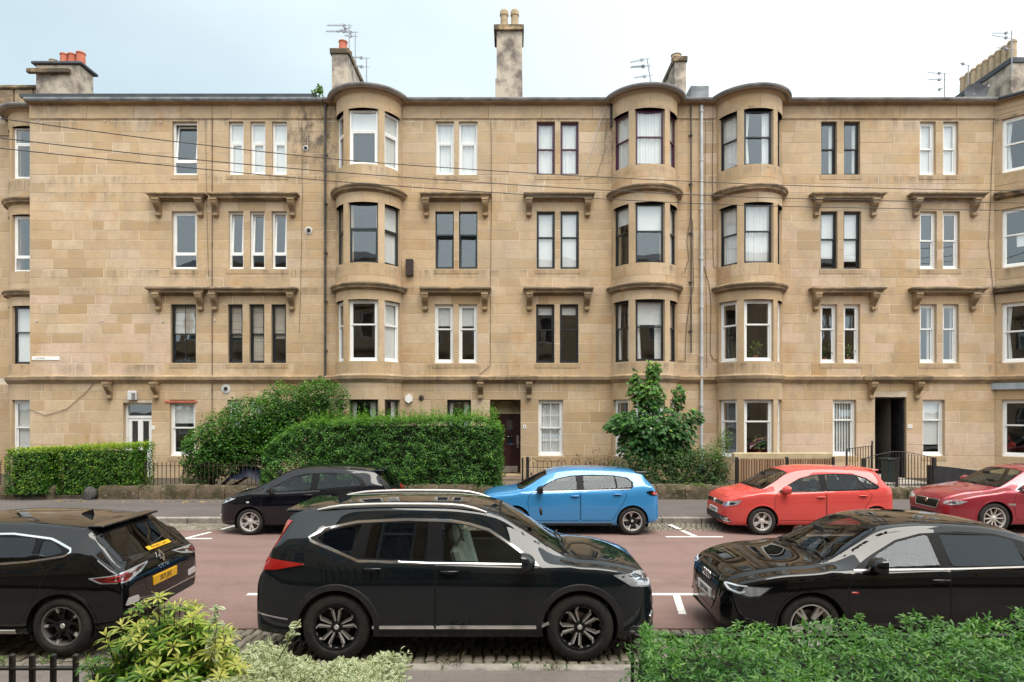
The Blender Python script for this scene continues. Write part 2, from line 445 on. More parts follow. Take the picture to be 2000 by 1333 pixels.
def sett_mat(name, c0, c1):
    m = mat(name, c0, 0.75)
    b = m.node_tree.nodes['Principled BSDF']
    P = wpos(m)
    oi = N(m, 'Attribute'); oi.attribute_name = 'tone'
    c = ramp(m, oi.outputs['Fac'], [(0, c0), (1, c1)])
    c = mixc(m, math_(m, 'MULTIPLY', ramp(m, ntex(m, P, 5, 6, 0.7), [(0.45, 0.0), (0.65, 1.0)]), 0.65), c, (0.085, 0.085, 0.035))
    c = mixc(m, math_(m, 'MULTIPLY', ntex(m, P, 40, 4, 0.7), 0.4), c, tuple(v*0.5 for v in c0))
    L(m, c, b.inputs['Base Color'])
    bump(m, ntex(m, P, 45, 5, 0.7), 0.5, 0.008)
    return m
M['sett'] = sett_mat('sett_stone', (0.17, 0.145, 0.115), (0.30, 0.265, 0.22))
M['joint'] = noisy(mat('joint_dirt', (0.05, 0.045, 0.025), 0.95), (0.03, 0.028, 0.014), (0.075, 0.085, 0.03), 7)

X0, X1 = -60.0, 60.0
def sheet(name, y0, y1, z, m, x0=X0, x1=X1, skirt=0.4):
    b = MB(); b.box(x0, x1, y0, y1, z - skirt, z)
    return tag(b.build(name, m), kind='structure')
gr = MB(); gr.box(-400, 400, -400, 400, -1.2, -0.5)
tag(gr.build('ground', M['earth']), kind='structure')
sheet('road', GUT_N, GUT_F, 0.0, M['road'])
sheet('gutter', KERB_N, GUT_N, -0.03, M['joint'])
g_near = bpy.data.objects['gutter']
sheet('gutter', GUT_F, KERB_F, -0.03, M['joint'])
g_far = bpy.data.objects['gutter.001']
pav_n = sheet('pavement', 3.75, KERB_N - 0.16, PAV_Z, M['near_pavement'])
pav_f = sheet('pavement', KERB_F + 0.16, GW + 0.1, PAV_Z, M['pavement'])
sheet('garden', GW + 0.1, 30.0, GARD_Z, M['earth'])
sheet('garden', -1.4, 3.75, GARD_Z, M['earth'])

# kerbstones
def kerb(name, y0, y1, zt, x0, x1):
    base = MB(); base.box(X0, X1, y0 + .01, y1 - .01, -0.4, zt - 0.02)
    k = tag(base.build(name, M['joint']), kind='structure')
    x = x0
    while x < x1:
        ln = rnd.uniform(0.85, 1.3)
        b = MB(); b.t = rnd.random()
        b.cbox(x + .006, x + ln - .006, y0, y1, -0.35, zt + rnd.uniform(-.006, .006), 0.016)
        b.build('kerbstone', M['kerb'], k)
        x += ln
    return k
kerb('kerb', KERB_N - 0.16, KERB_N, PAV_Z + 0.004, -6.5, 6.5)
kerb('kerb', KERB_F, KERB_F + 0.16, PAV_Z + 0.006, -19, 19)

# setts of the two gutters
def setts(parent, y0, y1, x0, x1, w_, l_, single, skew=0.0):
    rest = MB()
    y = y0
    row = 0
    made = 0
    while y < y1 - .03:
        ll = min(l_, y1 - y)
        x = x0 + rnd.uniform(0, w_)
        while x < x1:
            ww = w_ * rnd.uniform(.8, 1.2)
            one = single(x, y) and made < 300
            b = MB() if one else rest
            b.t = rnd.random()
            g = 0.010
            zt = -0.004 + rnd.uniform(-.008, .008)
            xa, xb, ya, yb = x + g, x + ww - g, y + g + rnd.uniform(-.006, .006), y + ll - g
            i = .018
            lo = [b.vert((X + skew*(Y - y0), Y, -.06)) for X, Y in ((xa, ya), (xb, ya), (xb, yb), (xa, yb))]
            md = [b.vert((X + skew*(Y - y0), Y, zt - .014)) for X, Y in ((xa, ya), (xb, ya), (xb, yb), (xa, yb))]
            hi = [b.vert((X + skew*(Y - y0), Y, zt)) for X, Y in ((xa+i, ya+i), (xb-i, ya+i), (xb-i, yb-i), (xa+i, yb-i))]
            b.smooth = False
            b.face(hi)
            for k in range(4):
                j = (k+1) % 4
                b.face([lo[k], lo[j], md[j], md[k]]); b.face([md[k], md[j], hi[j], hi[k]])
            if one:
                made += 1
                b.build('sett', M['sett'], parent)
            x += ww
        y += ll
        row += 1
    o = rest.build('sett', M['sett'], parent)
    tag(o, kind='stuff')
def near_single(x, y): return (0.55 < x < 3.1 or -3.75 < x < -2.35 or -5.0 < x < -4.4)
setts(g_near, KERB_N, GUT_N, -7.5, 7.5, 0.125, 0.20, near_single)
setts(g_far, GUT_F, KERB_F, -18, 18, 0.12, 0.178, lambda x, y: False, 0.25)

# painted bay markings
def mark(pts, w_=0.1, z=0.004):
    b = MB()
    for (xa, ya), (xb, yb), ww in pts:
        a = Vector((xa, ya, 0)); c = Vector((xb, yb, 0)); d = (c - a); d.normalize(); n = Vector((-d.y, d.x, 0)) * ww / 2
        k = 0.006
        ring = [a - n, c - n, c + n, a + n]
        lo = [b.vert((p.x, p.y, -.002 + z - .002)) for p in ring]; hi = [b.vert((p.x, p.y, z)) for p in ring]
        b.face(hi)
        for i in range(4): b.face([lo[i], lo[(i+1) % 4], hi[(i+1) % 4], hi[i]])
    return tag(b.build('road_marking', M['paint']), kind='structure')
mark([((1.5, 9.27), (3.3, 9.27), .1), ((2.42, 9.21), (2.28, 8.37), .1)])
mark([((-3.92, 9.27), (-2.3, 9.27), .1), ((-3.1, 9.21), (-3.05, 8.37), .1)])
mark([((3.30, 13.44), (4.53, 13.44), .09), ((3.95, 13.49), (3.84, 14.12), .11), ((3.83, 14.3), (3.74, 14.85), .11)], z=0.006)
mark([((-6.95, 13.25), (-6.36, 13.25), .09), ((-6.92, 13.30), (-6.72, 13.95), .09), ((-6.62, 14.25), (-6.5, 14.8), .1)], z=0.006)
# ================================================================== tenements
Z_STR0, Z_STR1 = wz(748), wz(735)         # string course
Z_FR0, Z_FR1 = wz(233), wz(208)           # frieze
Z_CO1 = wz(198)                           # cornice top
FL = {3: (wz(341.5), wz(237.5)), 2: (wz(525.5), wz(413)), 1: (wz(709.5), wz(594.5)), 0: (wz(891), wz(781.5))}
Z_BASE = wz(938)
Y0 = WALL_Y                                # face of the ashlar
srnd = random.Random(11)

class Tenement:
    def __init__(s, x0, x1, label, single_cap=290):
        s.x0, s.x1 = x0, x1
        s.root = root('tenement', ((x0+x1)/2, Y0, 0), label, 'tenement', 'tenements along the far side of the street')
        s.open = []            # openings x0,x1,z0,z1
        s.cap = single_cap
        s.n = 0
        s.rest = MB()
    def course_list(s):
        zs = [Z_BASE, wz(915), FL[0][0]]
        def sub(a, b, n): return [a + (b-a)*(i+1)/n for i in range(n)]
        zs += sub(FL[0][0], FL[0][1], 5)
        zs += sub(FL[0][1], Z_STR0, 2)
        zs += [Z_STR1]
        zs += sub(Z_STR1, FL[1][0], 1)
        zs += sub(FL[1][0], FL[1][1], 6)
        zs += sub(FL[1][1], FL[2][0], 4)
        zs += sub(FL[2][0], FL[2][1], 6)
        zs += sub(FL[2][1], FL[3][0], 4)
        zs += sub(FL[3][0], FL[3][1], 5)
        zs += sub(FL[3][1], Z_FR0, 1)
        return zs
    def stone(s, xa, xb, za, zb, tone, d=0.0, single=True):
        g = 0.008; c = 0.006
        one = single and s.n < s.cap
        b = MB() if one else s.rest
        b.t = tone
        y = Y0 - d + srnd.uniform(-.0025, .0025)
        xa += g; xb -= g; za += g; zb -= g
        bk = [b.vert(p) for p in ((xa, y+.05, za), (xb, y+.05, za), (xb, y+.05, zb), (xa, y+.05, zb))]
        md = [b.vert(p) for p in ((xa, y+c, za), (xb, y+c, za), (xb, y+c, zb), (xa, y+c, zb))]
        fr = [b.vert(p) for p in ((xa+c, y, za+c), (xb-c, y, za+c), (xb-c, y, zb-c), (xa+c, y, zb-c))]
        b.face(fr)
        for k in range(4):
            j = (k+1) % 4
            b.face([bk[k], bk[j], md[j], md[k]]); b.face([md[k], md[j], fr[j], fr[k]])
        if one:
            s.n += 1
            b.build('stone', M['stone'], s.root)
    def ashlar(s, tone_fn, skip=()):
        zs = s.course_list()
        for ci, (za, zb) in enumerate(zip(zs[:-1], zs[1:])):
            if abs(za - Z_STR0) < 1e-4: continue
            blk = sorted([(a, b) for a, b, c, d in s.open + list(skip) if min(d, zb) - max(c, za) > 0.3*(zb-za)])
            segs = []; x = s.x0
            for a, b in blk:
                if a > x + .01: segs.append((x, min(a, s.x1)))
                x = max(x, b)
            if x < s.x1 - .01: segs.append((x, s.x1))
            for a, b in segs:
                ln = b - a
                if ln < 0.45: cuts = [a, b]
                else:
                    cuts = [a]
                    while b - cuts[-1] > 1.25:
                        cuts.append(cuts[-1] + srnd.choice([.42, .6, .8, 1.0, 1.2, 1.45]) * srnd.uniform(.9, 1.1))
                    if b - cuts[-1] < .28 and len(cuts) > 1: cuts.pop()
                    cuts.append(b)
                for p, q in zip(cuts[:-1], cuts[1:]):
                    s.stone(p, q, za, zb, tone_fn((p+q)/2, (za+zb)/2))
    def backing(s):
        """mortar bed behind the stones, the openings left out, with reveals"""
        xs = sorted({s.x0, s.x1, *[v for o in s.open for v in o[:2] if s.x0 < v < s.x1]})
        zs = sorted({Z_BASE - .3, Z_CO1, *[v for o in s.open for v in o[2:]]})
        b = MB()
        yf = Y0 + .008
        for xa, xb in zip(xs[:-1], xs[1:]):
            for za, zb in zip(zs[:-1], zs[1:]):
                cx, cz = (xa+xb)/2, (za+zb)/2
                if any(o[0] < cx < o[1] and o[2] < cz < o[3] for o in s.open): continue
                b.poly([(xa, yf, za), (xb, yf, za), (xb, yf, zb), (xa, yf, zb)])
        o = b.build('wall', M['mortar'], s.root)
        for xa, xb, za, zb in s.open:
            r = MB(); r.t = srnd.uniform(.35, .6)
            y1 = Y0 + .30; y0_ = Y0 + .012
            r.poly([(xa, y0_, za), (xa, y0_, zb), (xa, y1, zb), (xa, y1, za)])
            r.poly([(xb, y0_, za), (xb, y1, za), (xb, y1, zb), (xb, y0_, zb)])
            r.poly([(xa, y0_, zb), (xb, y0_, zb), (xb, y1, zb), (xa, y1, zb)])
            r.poly([(xa, y0_, za), (xa, y1, za), (xb, y1, za), (xb, y0_, za)])
            r.build('reveal', M['bay'], s.root)
    def finish(s):
        if s.rest.f: tag(s.rest.build('stone', M['stone'], s.root), kind='stuff')

# ---------------------------------------------------------------- windows
def frame_rect(b, x0, x1, z0, z1, t, y0, y1, tb=None, tt=None):
    tb = tb or t; tt = tt or t
    b.box(x0, x1, y0, y1, z0, z0+tb); b.box(x0, x1, y0, y1, z1-tt, z1)
    b.box(x0, x0+t, y0, y1, z0+tb, z1-tt); b.box(x1-t, x1, y0, y1, z0+tb, z1-tt)

def window(parent, x0, x1, z0, z1, style='sash', colr='white_frame', split=0.5, inner=None, y=None, xf=None, tilt=False, frac=1.0, bars=0, seed=0, fill=(0, 1)):
    """one window: frame with sashes, panes and what hangs behind the glass. Local x along, y inward"""
    y = 0.13 if y is None else y
    fm = M[colr]
    def nb():
        b = MB()
        b.xf = xf if xf is not None else Matrix.Translation((0, Y0, 0))
        return b
    ft = 0.07 if colr == 'white_frame' else 0.045
    b = nb(); frame_rect(b, x0, x1, z0, z1, ft, y, y+.09, tb=ft*1.3)
    if colr == 'white_frame': b.box(x0, x1, y-.03, y, z0, z0+.035)
    zs = z0 + (z1-z0)*split
    W = b.build('window', fm, parent)
    a0, a1, c0, c1 = x0+ft, x1-ft, z0+ft*1.3, z1-ft
    st = 0.055 if colr == 'white_frame' else 0.045
    def pane(xa, xb, za, zb, yy, xt=None):
        p = nb()
        if xt is not None: p.xf = p.xf @ xt
        # tiny lean of each pane so that the reflections differ from pane to pane
        e = [srnd.uniform(-.0035, .0035) for _ in range(3)]
        p.poly([(xa, yy+e[0], za), (xb, yy+e[1], za), (xb, yy+e[1]+e[2], zb), (xa, yy+e[0]+e[2], zb)])
        p.build('pane', M['glass'], W)
    def sash(xa, xb, za, zb, ya, yb, xt=None, barn=bars):
        s_ = nb()
        if xt is not None: s_.xf = s_.xf @ xt
        frame_rect(s_, xa, xb, za, zb, st, ya, yb)
        if barn:
            cx = (xa+xb)/2
            s_.box(cx-.010, cx+.010, ya+.008, yb-.008, za+st, zb-st)
            if barn > 1:
                cz = (za+zb)/2
                s_.box(xa+st, cx-.011, ya+.008, yb-.008, cz-.009, cz+.009); s_.box(cx+.011, xb-st, ya+.008, yb-.008, cz-.009, cz+.009)
        s_.build('sash', fm, W)
        pane(xa+st*.8, xb-st*.8, za+st*.8, zb-st*.8, (ya+yb)/2+.006, xt)
    if style == 'sash':
        sash(a0, a1, zs-.022, c1, y+.012, y+.042)
        sash(a0, a1, c0, zs+.022, y+.045, y+.078)
    elif style == 'casement':        # fixed light above, casement below
        b2 = nb(); b2.box(a0, a1, y+.004, y+.08, zs-.03, zs+.03); b2.build('transom', fm, W)
        xt = None
        if tilt == 'low':
            xt = Matrix.Translation((0, y+.05, c0)) @ Matrix.Rotation(R(-7), 4, 'X') @ Matrix.Translation((0, -(y+.05), -c0))
        pane(a0, a1, zs+.03, c1, y+.04)
        sash(a0, a1, c0, zs-.03, y+.012, y+.062, xt)
    elif style == 'tilt':            # big tilting light above a small fixed one
        b2 = nb(); b2.box(a0, a1, y+.004, y+.08, zs-.03, zs+.03); b2.build('transom', fm, W)
        xt = None
        if tilt:
            hz = zs+.03
            xt = Matrix.Translation((0, y+.05, hz)) @ Matrix.Rotation(R(tilt if tilt is not True else -6.5), 4, 'X') @ Matrix.Translation((0, -(y+.05), -hz))
        sash(a0, a1, zs+.03, c1, y+.012, y+.062, xt)
        pane(a0, a1, c0, zs-.03, y+.04)
    yi = y + .10
    if inner:
        for kind in (inner if isinstance(inner, list) else [inner]):
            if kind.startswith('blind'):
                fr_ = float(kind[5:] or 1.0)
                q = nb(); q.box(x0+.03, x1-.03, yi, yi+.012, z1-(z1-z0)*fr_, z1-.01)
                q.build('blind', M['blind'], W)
            elif kind.startswith('roman'):
                fr_ = float(kind[5:] or 1.0)
                q = nb(); zt = z1-.01; zbm = z1-(z1-z0)*fr_; n = max(2, int((zt-zbm)/.26))
                for i in range(n):
                    za_, zb_ = zbm+(zt-zbm)*i/n, zbm+(zt-zbm)*(i+1)/n
                    q.box(x0+.03, x1-.03, yi-.008*(i % 2), yi+.02, za_+.008, zb_)
                q.build('blind', M['slat_blind'], W)
            elif kind.startswith('vertical'):
                q = nb(); n = max(4, int((x1-x0)/.1))
                for i in range(n):
                    xa = x0+.03+(x1-x0-.06)*i/n; ww = (x1-x0-.06)/n
                    q.poly([(xa, yi, z0+.04), (xa+ww*.85, yi+.035, z0+.04), (xa+ww*.85, yi+.035, z1-.03), (xa, yi, z1-.03)])
                q.build('blind', M['blind'], W)
            elif kind.startswith('curtain') or kind.startswith('drape'):
                # folded cloth; 'curtain' covers the whole width, 'drape' hangs at both sides
                spans = [(x0+.02, x1-.02)] if kind.startswith('curtain') else [(x0+.02, x0+(x1-x0)*.30), (x1-(x1-x0)*.30, x1-.02)]
                q = nb()
                for xa, xb in spans:
                    n = max(10, int((xb-xa)/.03)); pz = (z0+.02, z0+(z1-z0)*.5, z1-.02)
                    prev = None
                    ph = srnd.uniform(0, 6)
                    for i in range(n+1):
                        u = i/n; xx = xa+(xb-xa)*u
                        col_ = [q.vert((xx + (.0 if kind.startswith('curtain') else (.12*(x1-x0)*(1-abs(zz-pz[1])/(pz[2]-pz[0]))*(-1 if xa < (x0+x1)/2 else 1)*u)), yi+.03+.026*math.sin(u*(xb-xa)*60+ph)+.012*math.sin(u*(xb-xa)*23), zz)) for zz in pz]
                        if prev:
                            q.smooth = True
                            for k in range(2): q.face([prev[k], col_[k], col_[k+1], prev[k+1]])
                        prev = col_
                q.build('curtain', M['curtain'], W)
    return W

# ---------------------------------------------------------------- mouldings
def profile_bar(b, prof, x0, x1, ret=True, y=Y0):
    """prof: list of (projection, z) bottom to top; mitred returns at both ends"""
    A = [b.vert((x0 - (p if ret else 0), y - p, z)) for p, z in prof]
    B = [b.vert((x1 + (p if ret else 0), y - p, z)) for p, z in prof]
    A2 = [b.vert((x0 - (p if ret else 0), y + .02, z)) for p, z in prof]
    B2 = [b.vert((x1 + (p if ret else 0), y + .02, z)) for p, z in prof]
    n = len(prof)
    for i in range(n-1):
        b.face([A[i], B[i], B[i+1], A[i+1]])
        b.face([A2[i], A[i], A[i+1], A2[i+1]])
        b.face([B[i], B2[i], B2[i+1], B[i+1]])
    b.face([A2[0], B2[0], B[0], A[0]]); b.face([A[-1], B[-1], B2[-1], A2[-1]])
def console(parent, xc, ztop, h=0.66, w_=0.21, proj=0.30, y=Y0):
    """carved scroll bracket"""
    b = MB(); b.t = srnd.uniform(.3, .6)
    # side outline in (projection, z)
    out = []
    for i in range(15):
        u = i/14
        p = proj*(0.93 - 0.72*u**0.8) + 0.05*math.sin(u*math.pi*2.0)
        out.append((max(.05, p), ztop - .07 - (h*.80)*u))
    pts = [(0, ztop-.07)] + out + [(0, ztop-.07-h*.80)]
    b.prism([(xc-w_/2, y-p, z) for p, z in pts], (w_, 0, 0))
    for dx in (-w_*.30, 0, w_*.30):   # ribs down the front
        q = [(xc+dx-w_*.085, y-p-.022, z) for p, z in out[1:-2]] + [(xc+dx-w_*.085, y-p+.01, z) for p, z in out[1:-2]][::-1]
        b.prism(q, (w_*.17, 0, 0))
    b.box(xc-w_*.60, xc+w_*.60, y-proj*1.06, y, ztop-.07, ztop)         # abacus
    b.lathe([(0.0, xc-w_*.56), (.055, xc-w_*.55), (.055, xc+w_*.55), (0.0, xc+w_*.56)], 12, 'x', (0, y-proj*.80, ztop-.12), caps=False)
    b.box(xc-w_*.42, xc+w_*.42, y-.15, y, ztop-h*.96, ztop-h*.86)
    b.lathe([(0.0, xc-w_*.40), (.05, xc-w_*.39), (.05, xc+w_*.39), (0.0, xc+w_*.40)], 10, 'x', (0, y-.10, ztop-h*.87), caps=False)
    b.prism([(xc-w_*.3, y-.13, ztop-h*.96), (xc+w_*.3, y-.13, ztop-h*.96), (xc+w_*.3, y, ztop-h*.96), (xc-w_*.3, y, ztop-h*.96)], (0, 0, -.0001))
    b.box(xc-w_*.32, xc+w_*.32, y-.11, y, ztop-h*1.02, ztop-h*.97)
    b.build('bracket', M['carved'], parent, sharp=40)
def hood(T, pxa, pxb, floor, brk=None, inset=15):
    z1 = wz(381) if floor == 2 else wz(564)
    xa, xb = wx(pxa), wx(pxb)
    p = .33
    prof = [(.03, z1-.26), (.06, z1-.22), (.10, z1-.20), (p*.72, z1-.185), (p*.74, z1-.12), (p*.92, z1-.075), (p, z1-.06), (p, z1-.015), (p*.9, z1+.01), (0, z1+.06)]
    b = MB(); b.t = .35
    n = max(3, int((xb-xa)/.55))
    x = xa + p
    profile_bar(b, prof, xa+p, xb-p)
    b.build('hood_moulding', M['hood'], T.root)
    for px in (brk or (pxa+inset+2, pxb-inset-2)):
        console(T.root, wx(px), z1-.2, 0.62)

def cornice_prof():
    z = Z_CO1
    return [(.02, Z_FR1-.02), (.03, Z_FR1+.02), (.06, Z_FR1+.05), (.10, Z_FR1+.07), (.13, Z_FR1+.11), (.22, Z_FR1+.14), (.24, Z_FR1+.16), (.24, z-.14), (.27, z-.126)]
def gutter_prof():
    z = Z_CO1
    return [(.10, z-.125), (.27, z-.125), (.29, z-.11), (.315, z-.07), (.32, z-.02), (.31, z), (.05, z+.01)]
def string_prof():
    return [(.01, Z_STR0-.015), (.05, Z_STR0), (.075, Z_STR0+.05), (.135, Z_STR0+.10), (.145, Z_STR0+.17), (.15, Z_STR1-.03), (.12, Z_STR1), (.0, Z_STR1+.045)]

def frieze(T, x0, x1, name='frieze'):
    x = x0
    k = 0
    while x < x1 - .01:
        ln = min(srnd.uniform(1.4, 2.3), x1-x)
        if x1 - (x+ln) < .5: ln = x1-x
        b = MB(); b.t = srnd.choice([.35, .5, .6, .7, .9]); b.cbox(x+.004, x+ln-.004, Y0-.035, Y0+.05, Z_FR0, Z_FR1-.004, .01)
        b.build('frieze_stone', M['band'], T.root)
        x += ln

def run_courses(T, x0, x1, gut='gutter_grey', ends=False):
    b = MB(); b.t = .5; profile_bar(b, cornice_prof(), x0, x1, ret=ends); b.build('cornice', M['cornice'], T.root)
    b = MB(); profile_bar(b, gutter_prof(), x0, x1, ret=ends); b.build('gutter', M[gut], T.root)
    b = MB(); b.t = .4; profile_bar(b, string_prof(), x0, x1, ret=ends); b.build('string_course', M['sill'], T.root)

def slate_roof(T, x0, x1, top=1.3, back=12.0):
    """low slated pitch behind the gutter, hardly seen from the street"""
    b = MB()
    b.prism([(x0, Y0+.15, Z_CO1-.1), (x0, Y0+back/2, Z_CO1+top), (x0, Y0+back, Z_CO1-.1)], (x1-x0, 0, 0))
    b.build('roof', M['slate'], T.root)
def interior(T, x0, x1, yback=3.2):
    b = MB()
    fl = [Z_BASE-.2, Z_STR1-.1, wz(560), wz(376), Z_FR1+.15]
    yi = Y0+.34
    b.poly([(x0, yi+yback, fl[0]), (x1, yi+yback, fl[0]), (x1, yi+yback, fl[-1]), (x0, yi+yback, fl[-1])])
    for z in fl: b.poly([(x0, yi, z), (x1, yi, z), (x1, yi+yback, z), (x0, yi+yback, z)])
    x = x0
    while x <= x1 + .01:
        b.poly([(x, yi, fl[0]), (x, yi, fl[-1]), (x, yi+yback, fl[-1]), (x, yi+yback, fl[0])])
        x += (x1-x0)/max(1, round((x1-x0)/3.2))
    b.build('room', M['room'], T.root)

# ---------------------------------------------------------------- round bays
def bow(T, xc, rad, wins, labels=None, joints=True):
    """semicircular bay: rings of stone with window openings, hood rings, cornice and gutter; wins: {floor: [(style, colour, inner...)x3]}"""
    yc = Y0 + .16
    H2 = math.asin(min(1, 1)) 
    A_MAX = R(90)
    def P(r, a, z): return (xc + r*math.sin(a), yc - r*math.cos(a), z)
    def ring(b, r0, r1, z0, z1, a0, a1, n=None, caps=True):
        n = n or max(2, int(abs(a1-a0)/R(5)))
        L4 = []
        for i in range(n+1):
            a = a0+(a1-a0)*i/n
            L4.append([b.vert(P(r0, a, z0)), b.vert(P(r0, a, z1)), b.vert(P(r1, a, z1)), b.vert(P(r1, a, z0))])
        for p, q in zip(L4[:-1], L4[1:]):
            b.face([p[0], q[0], q[1], p[1]]); b.face([p[1], q[1], q[2], p[2]]); b.face([p[3], p[2], q[2], q[3]]); b.face([p[0], p[3], q[3], q[0]])
        if caps:
            p = L4[0]; b.face([p[0], p[1], p[2], p[3]]); p = L4[-1]; b.face([p[3], p[2], p[1], p[0]])
    def prof_ring(name, prof, m, a_max=A_MAX, t=.4):
        b = MB(); b.t = t
        n = 40
        rows = []
        for i in range(n+1):
            a = -a_max+2*a_max*i/n
            rows.append([b.vert(P(rad+p, a, z)) for p, z in prof])
        for p, q in zip(rows[:-1], rows[1:]):
            for k in range(len(prof)-1):
                b.face([p[k], q[k], q[k+1], p[k+1]])
        # straight returns to the wall
        for row, sx in ((rows[0], -1), (rows[-1], 1)):
            ext = [b.vert((xc + sx*(rad+p), Y0+.1, z)) for p, z in prof]
            for k in range(len(prof)-1):
                q = [ext[k], row[k], row[k+1], ext[k+1]]
                b.face(q if sx < 0 else q[::-1])
        b.build(name, m, T.root, sharp=35)
    cw, mw = R(26.0), R(11.0)       # half angle of the centre light, angle of a mullion
    sw = R(38.0)                    # side light
    lights = [(-(cw+mw+sw), -(cw+mw)), (-cw, cw), (cw+mw, cw+mw+sw)]
    zb, zt = {}, {}
    # aprons between the windows, split into stones
    bands = []
    order = [0, 1, 2, 3]
    lo = Z_BASE
    for f in order:
        bands.append((lo, FL[f][0], f)); lo = FL[f][1]
    bands.append((lo, Z_FR1, 4))
    th = .30
    for z0, z1, f in bands:
        n_c = max(1, round((z1-z0)/.42))
        for i in range(n_c):
            za, zb_ = z0+(z1-z0)*i/n_c, z0+(z1-z0)*(i+1)/n_c
            if f == 1 and za > Z_STR0-.05 and zb_ < Z_STR1+.05: pass
            k = 3 if i % 2 else 4
            cuts = [-A_MAX] + sorted(R(-90+180*(j+1)/(k)) + srnd.uniform(-.08, .08) for j in range(k-1)) + [A_MAX]
            for a0, a1 in zip(cuts[:-1], cuts[1:]):
                b = MB(); b.t = srnd.choice([.4, .5, .55, .6, .65, .75])
                ring(b, rad, rad-th, za+.004, zb_-.004, a0+.004, a1-.004)
                b.build('stone', M['bay'], T.root, sharp=30)
    core = MB(); ring(core, rad-.012, rad-th-.02, Z_BASE, FL[0][0]-.01, -A_MAX, A_MAX)
    for z0, z1, f in bands[1:]: ring(core, rad-.012, rad-th-.02, z0+.01, z1-.01, -A_MAX, A_MAX)
    core.build('core', M['mortar'], T.root, sharp=30)
    # mullions and jambs
    for f in order:
        z0, z1 = FL[f]
        for a0, a1 in ((-A_MAX, lights[0][0]), (lights[0][1], lights[1][0]), (lights[1][1], lights[2][0]), (lights[2][1], A_MAX)):
            b = MB(); b.t = srnd.choice([.45, .55, .65])
            ring(b, rad, rad-th, z0, z1, a0, a1, 4)
            b.build('mullion', M['bay'], T.root, sharp=30)
        for li, (a0, a1) in enumerate(lights):
            spec = wins[f][li] if isinstance(wins[f], list) else wins[f]
            am = (a0+a1)/2
            rw = rad - .10
            half = rw*math.sin((a1-a0)/2)
            yy = rw*math.cos((a1-a0)/2)
            # local frame: x along the chord, y inward
            xf = Matrix.Translation((xc, yc, 0)) @ Matrix.Rotation(-am, 4, 'Z') @ Matrix.Translation((0, -yy, 0))
            # rotate so that +am turns to the right of the street
            xf = Matrix.Translation((xc, yc, 0)) @ Matrix.Rotation(am, 4, 'Z') @ Matrix.Translation((0, -yy, 0))
            window(T.root, -half-.02, half+.02, z0-.01, z1+.01, y=0.0, xf=xf, **spec)
        # soffit/sill slab closing the opening
        b = MB(); b.t = .45
        n = 24
        for z, up in ((z0-.004, True), (z1+.004, False)):
            c_ = b.vert((xc, yc, z)); rr = [b.vert(P(rad-.02, -A_MAX+2*A_MAX*i/n, z)) for i in range(n+1)]
            for p, q in zip(rr[:-1], rr[1:]): b.face([c_, p, q] if up else [c_, q, p])
        b.build('bay_floor', M['room'], T.root)
    # rings of moulding
    for f, zz in ((2, wz(363)), (1, wz(549))):
        z1 = wz(366) - .0 if f == 2 else wz(553)
        z1 = (wz(381) if f == 2 else wz(564))
        p = .20
        prof = [(.0, z1-.24), (.03, z1-.22), (.06, z1-.19), (p*.70, z1-.165), (p*.74, z1-.11), (p*.95, z1-.07), (p, z1-.05), (p, z1-.01), (p*.85, z1+.015), (0, z1+.08)]
        prof_ring('hood_moulding', prof, M['hood'], t=.4)
    prof_ring('string_course', [(p*.8, z) for p, z in string_prof()], M['sill'])
    prof_ring('cornice', cornice_prof(), M['band'], t=.5)
    prof_ring('gutter', gutter_prof(), M['gutter_grey'])
    # flat lead cap
    b = MB(); n = 30
    c_ = b.vert((xc, yc+.2, Z_CO1+.04)); rr = [b.vert(P(rad+.05, -A_MAX+2*A_MAX*i/n, Z_CO1+.008)) for i in range(n+1)]
    for p, q in zip(rr[:-1], rr[1:]): b.face([c_, p, q])
    b.build('bay_roof', M['lead'], T.root)
    T.open.append((xc-rad+.03, xc+rad-.03, Z_BASE-.1, Z_CO1-.05))

def stain(u): return u
# ---------------------------------------------------------------- put the row together
def W_(px): return wx(px)
def openings(T, rows):
    """rows: (pxa, pxb, floor, spec)"""
    for pxa, pxb, f, spec in rows:
        z0, z1 = FL[f]
        xa, xb = wx(pxa), wx(pxb)
        T.open.append((xa, xb, z0, z1))
        window(T.root, xa, xb, z0, z1, **spec)
def sills(T, rows):
    for pxa, pxb, f in rows:
        z0 = FL[f][0]
        b = MB(); b.t = .45
        b.cbox(wx(pxa)-.06, wx(pxb)+.06, Y0-.012, Y0+.1, z0-.19, z0-.004, .012)
        b.build('sill', M['band'], T.root)
def S(style='sash', colr='white_frame', **k): return dict(style=style, colr=colr, **k)

def tone_plain(x, z):
    return min(.86, max(.05, srnd.gauss(.5, .19)))
def tone_left(x, z):
    if x < -12.6 and 3.9 < z < 7.3 and srnd.random() < .42 + .25*(z < 5.6): return srnd.uniform(.88, 1.0)
    return tone_plain(x, z)
def tone_right(x, z):
    if z < 1.75 and z > .9: return srnd.uniform(.93, 1.0)
    if z < 1.2: return srnd.uniform(.6, .95)
    if srnd.random() < .10: return srnd.uniform(.9, 1.0)
    return tone_plain(x, z) + .05

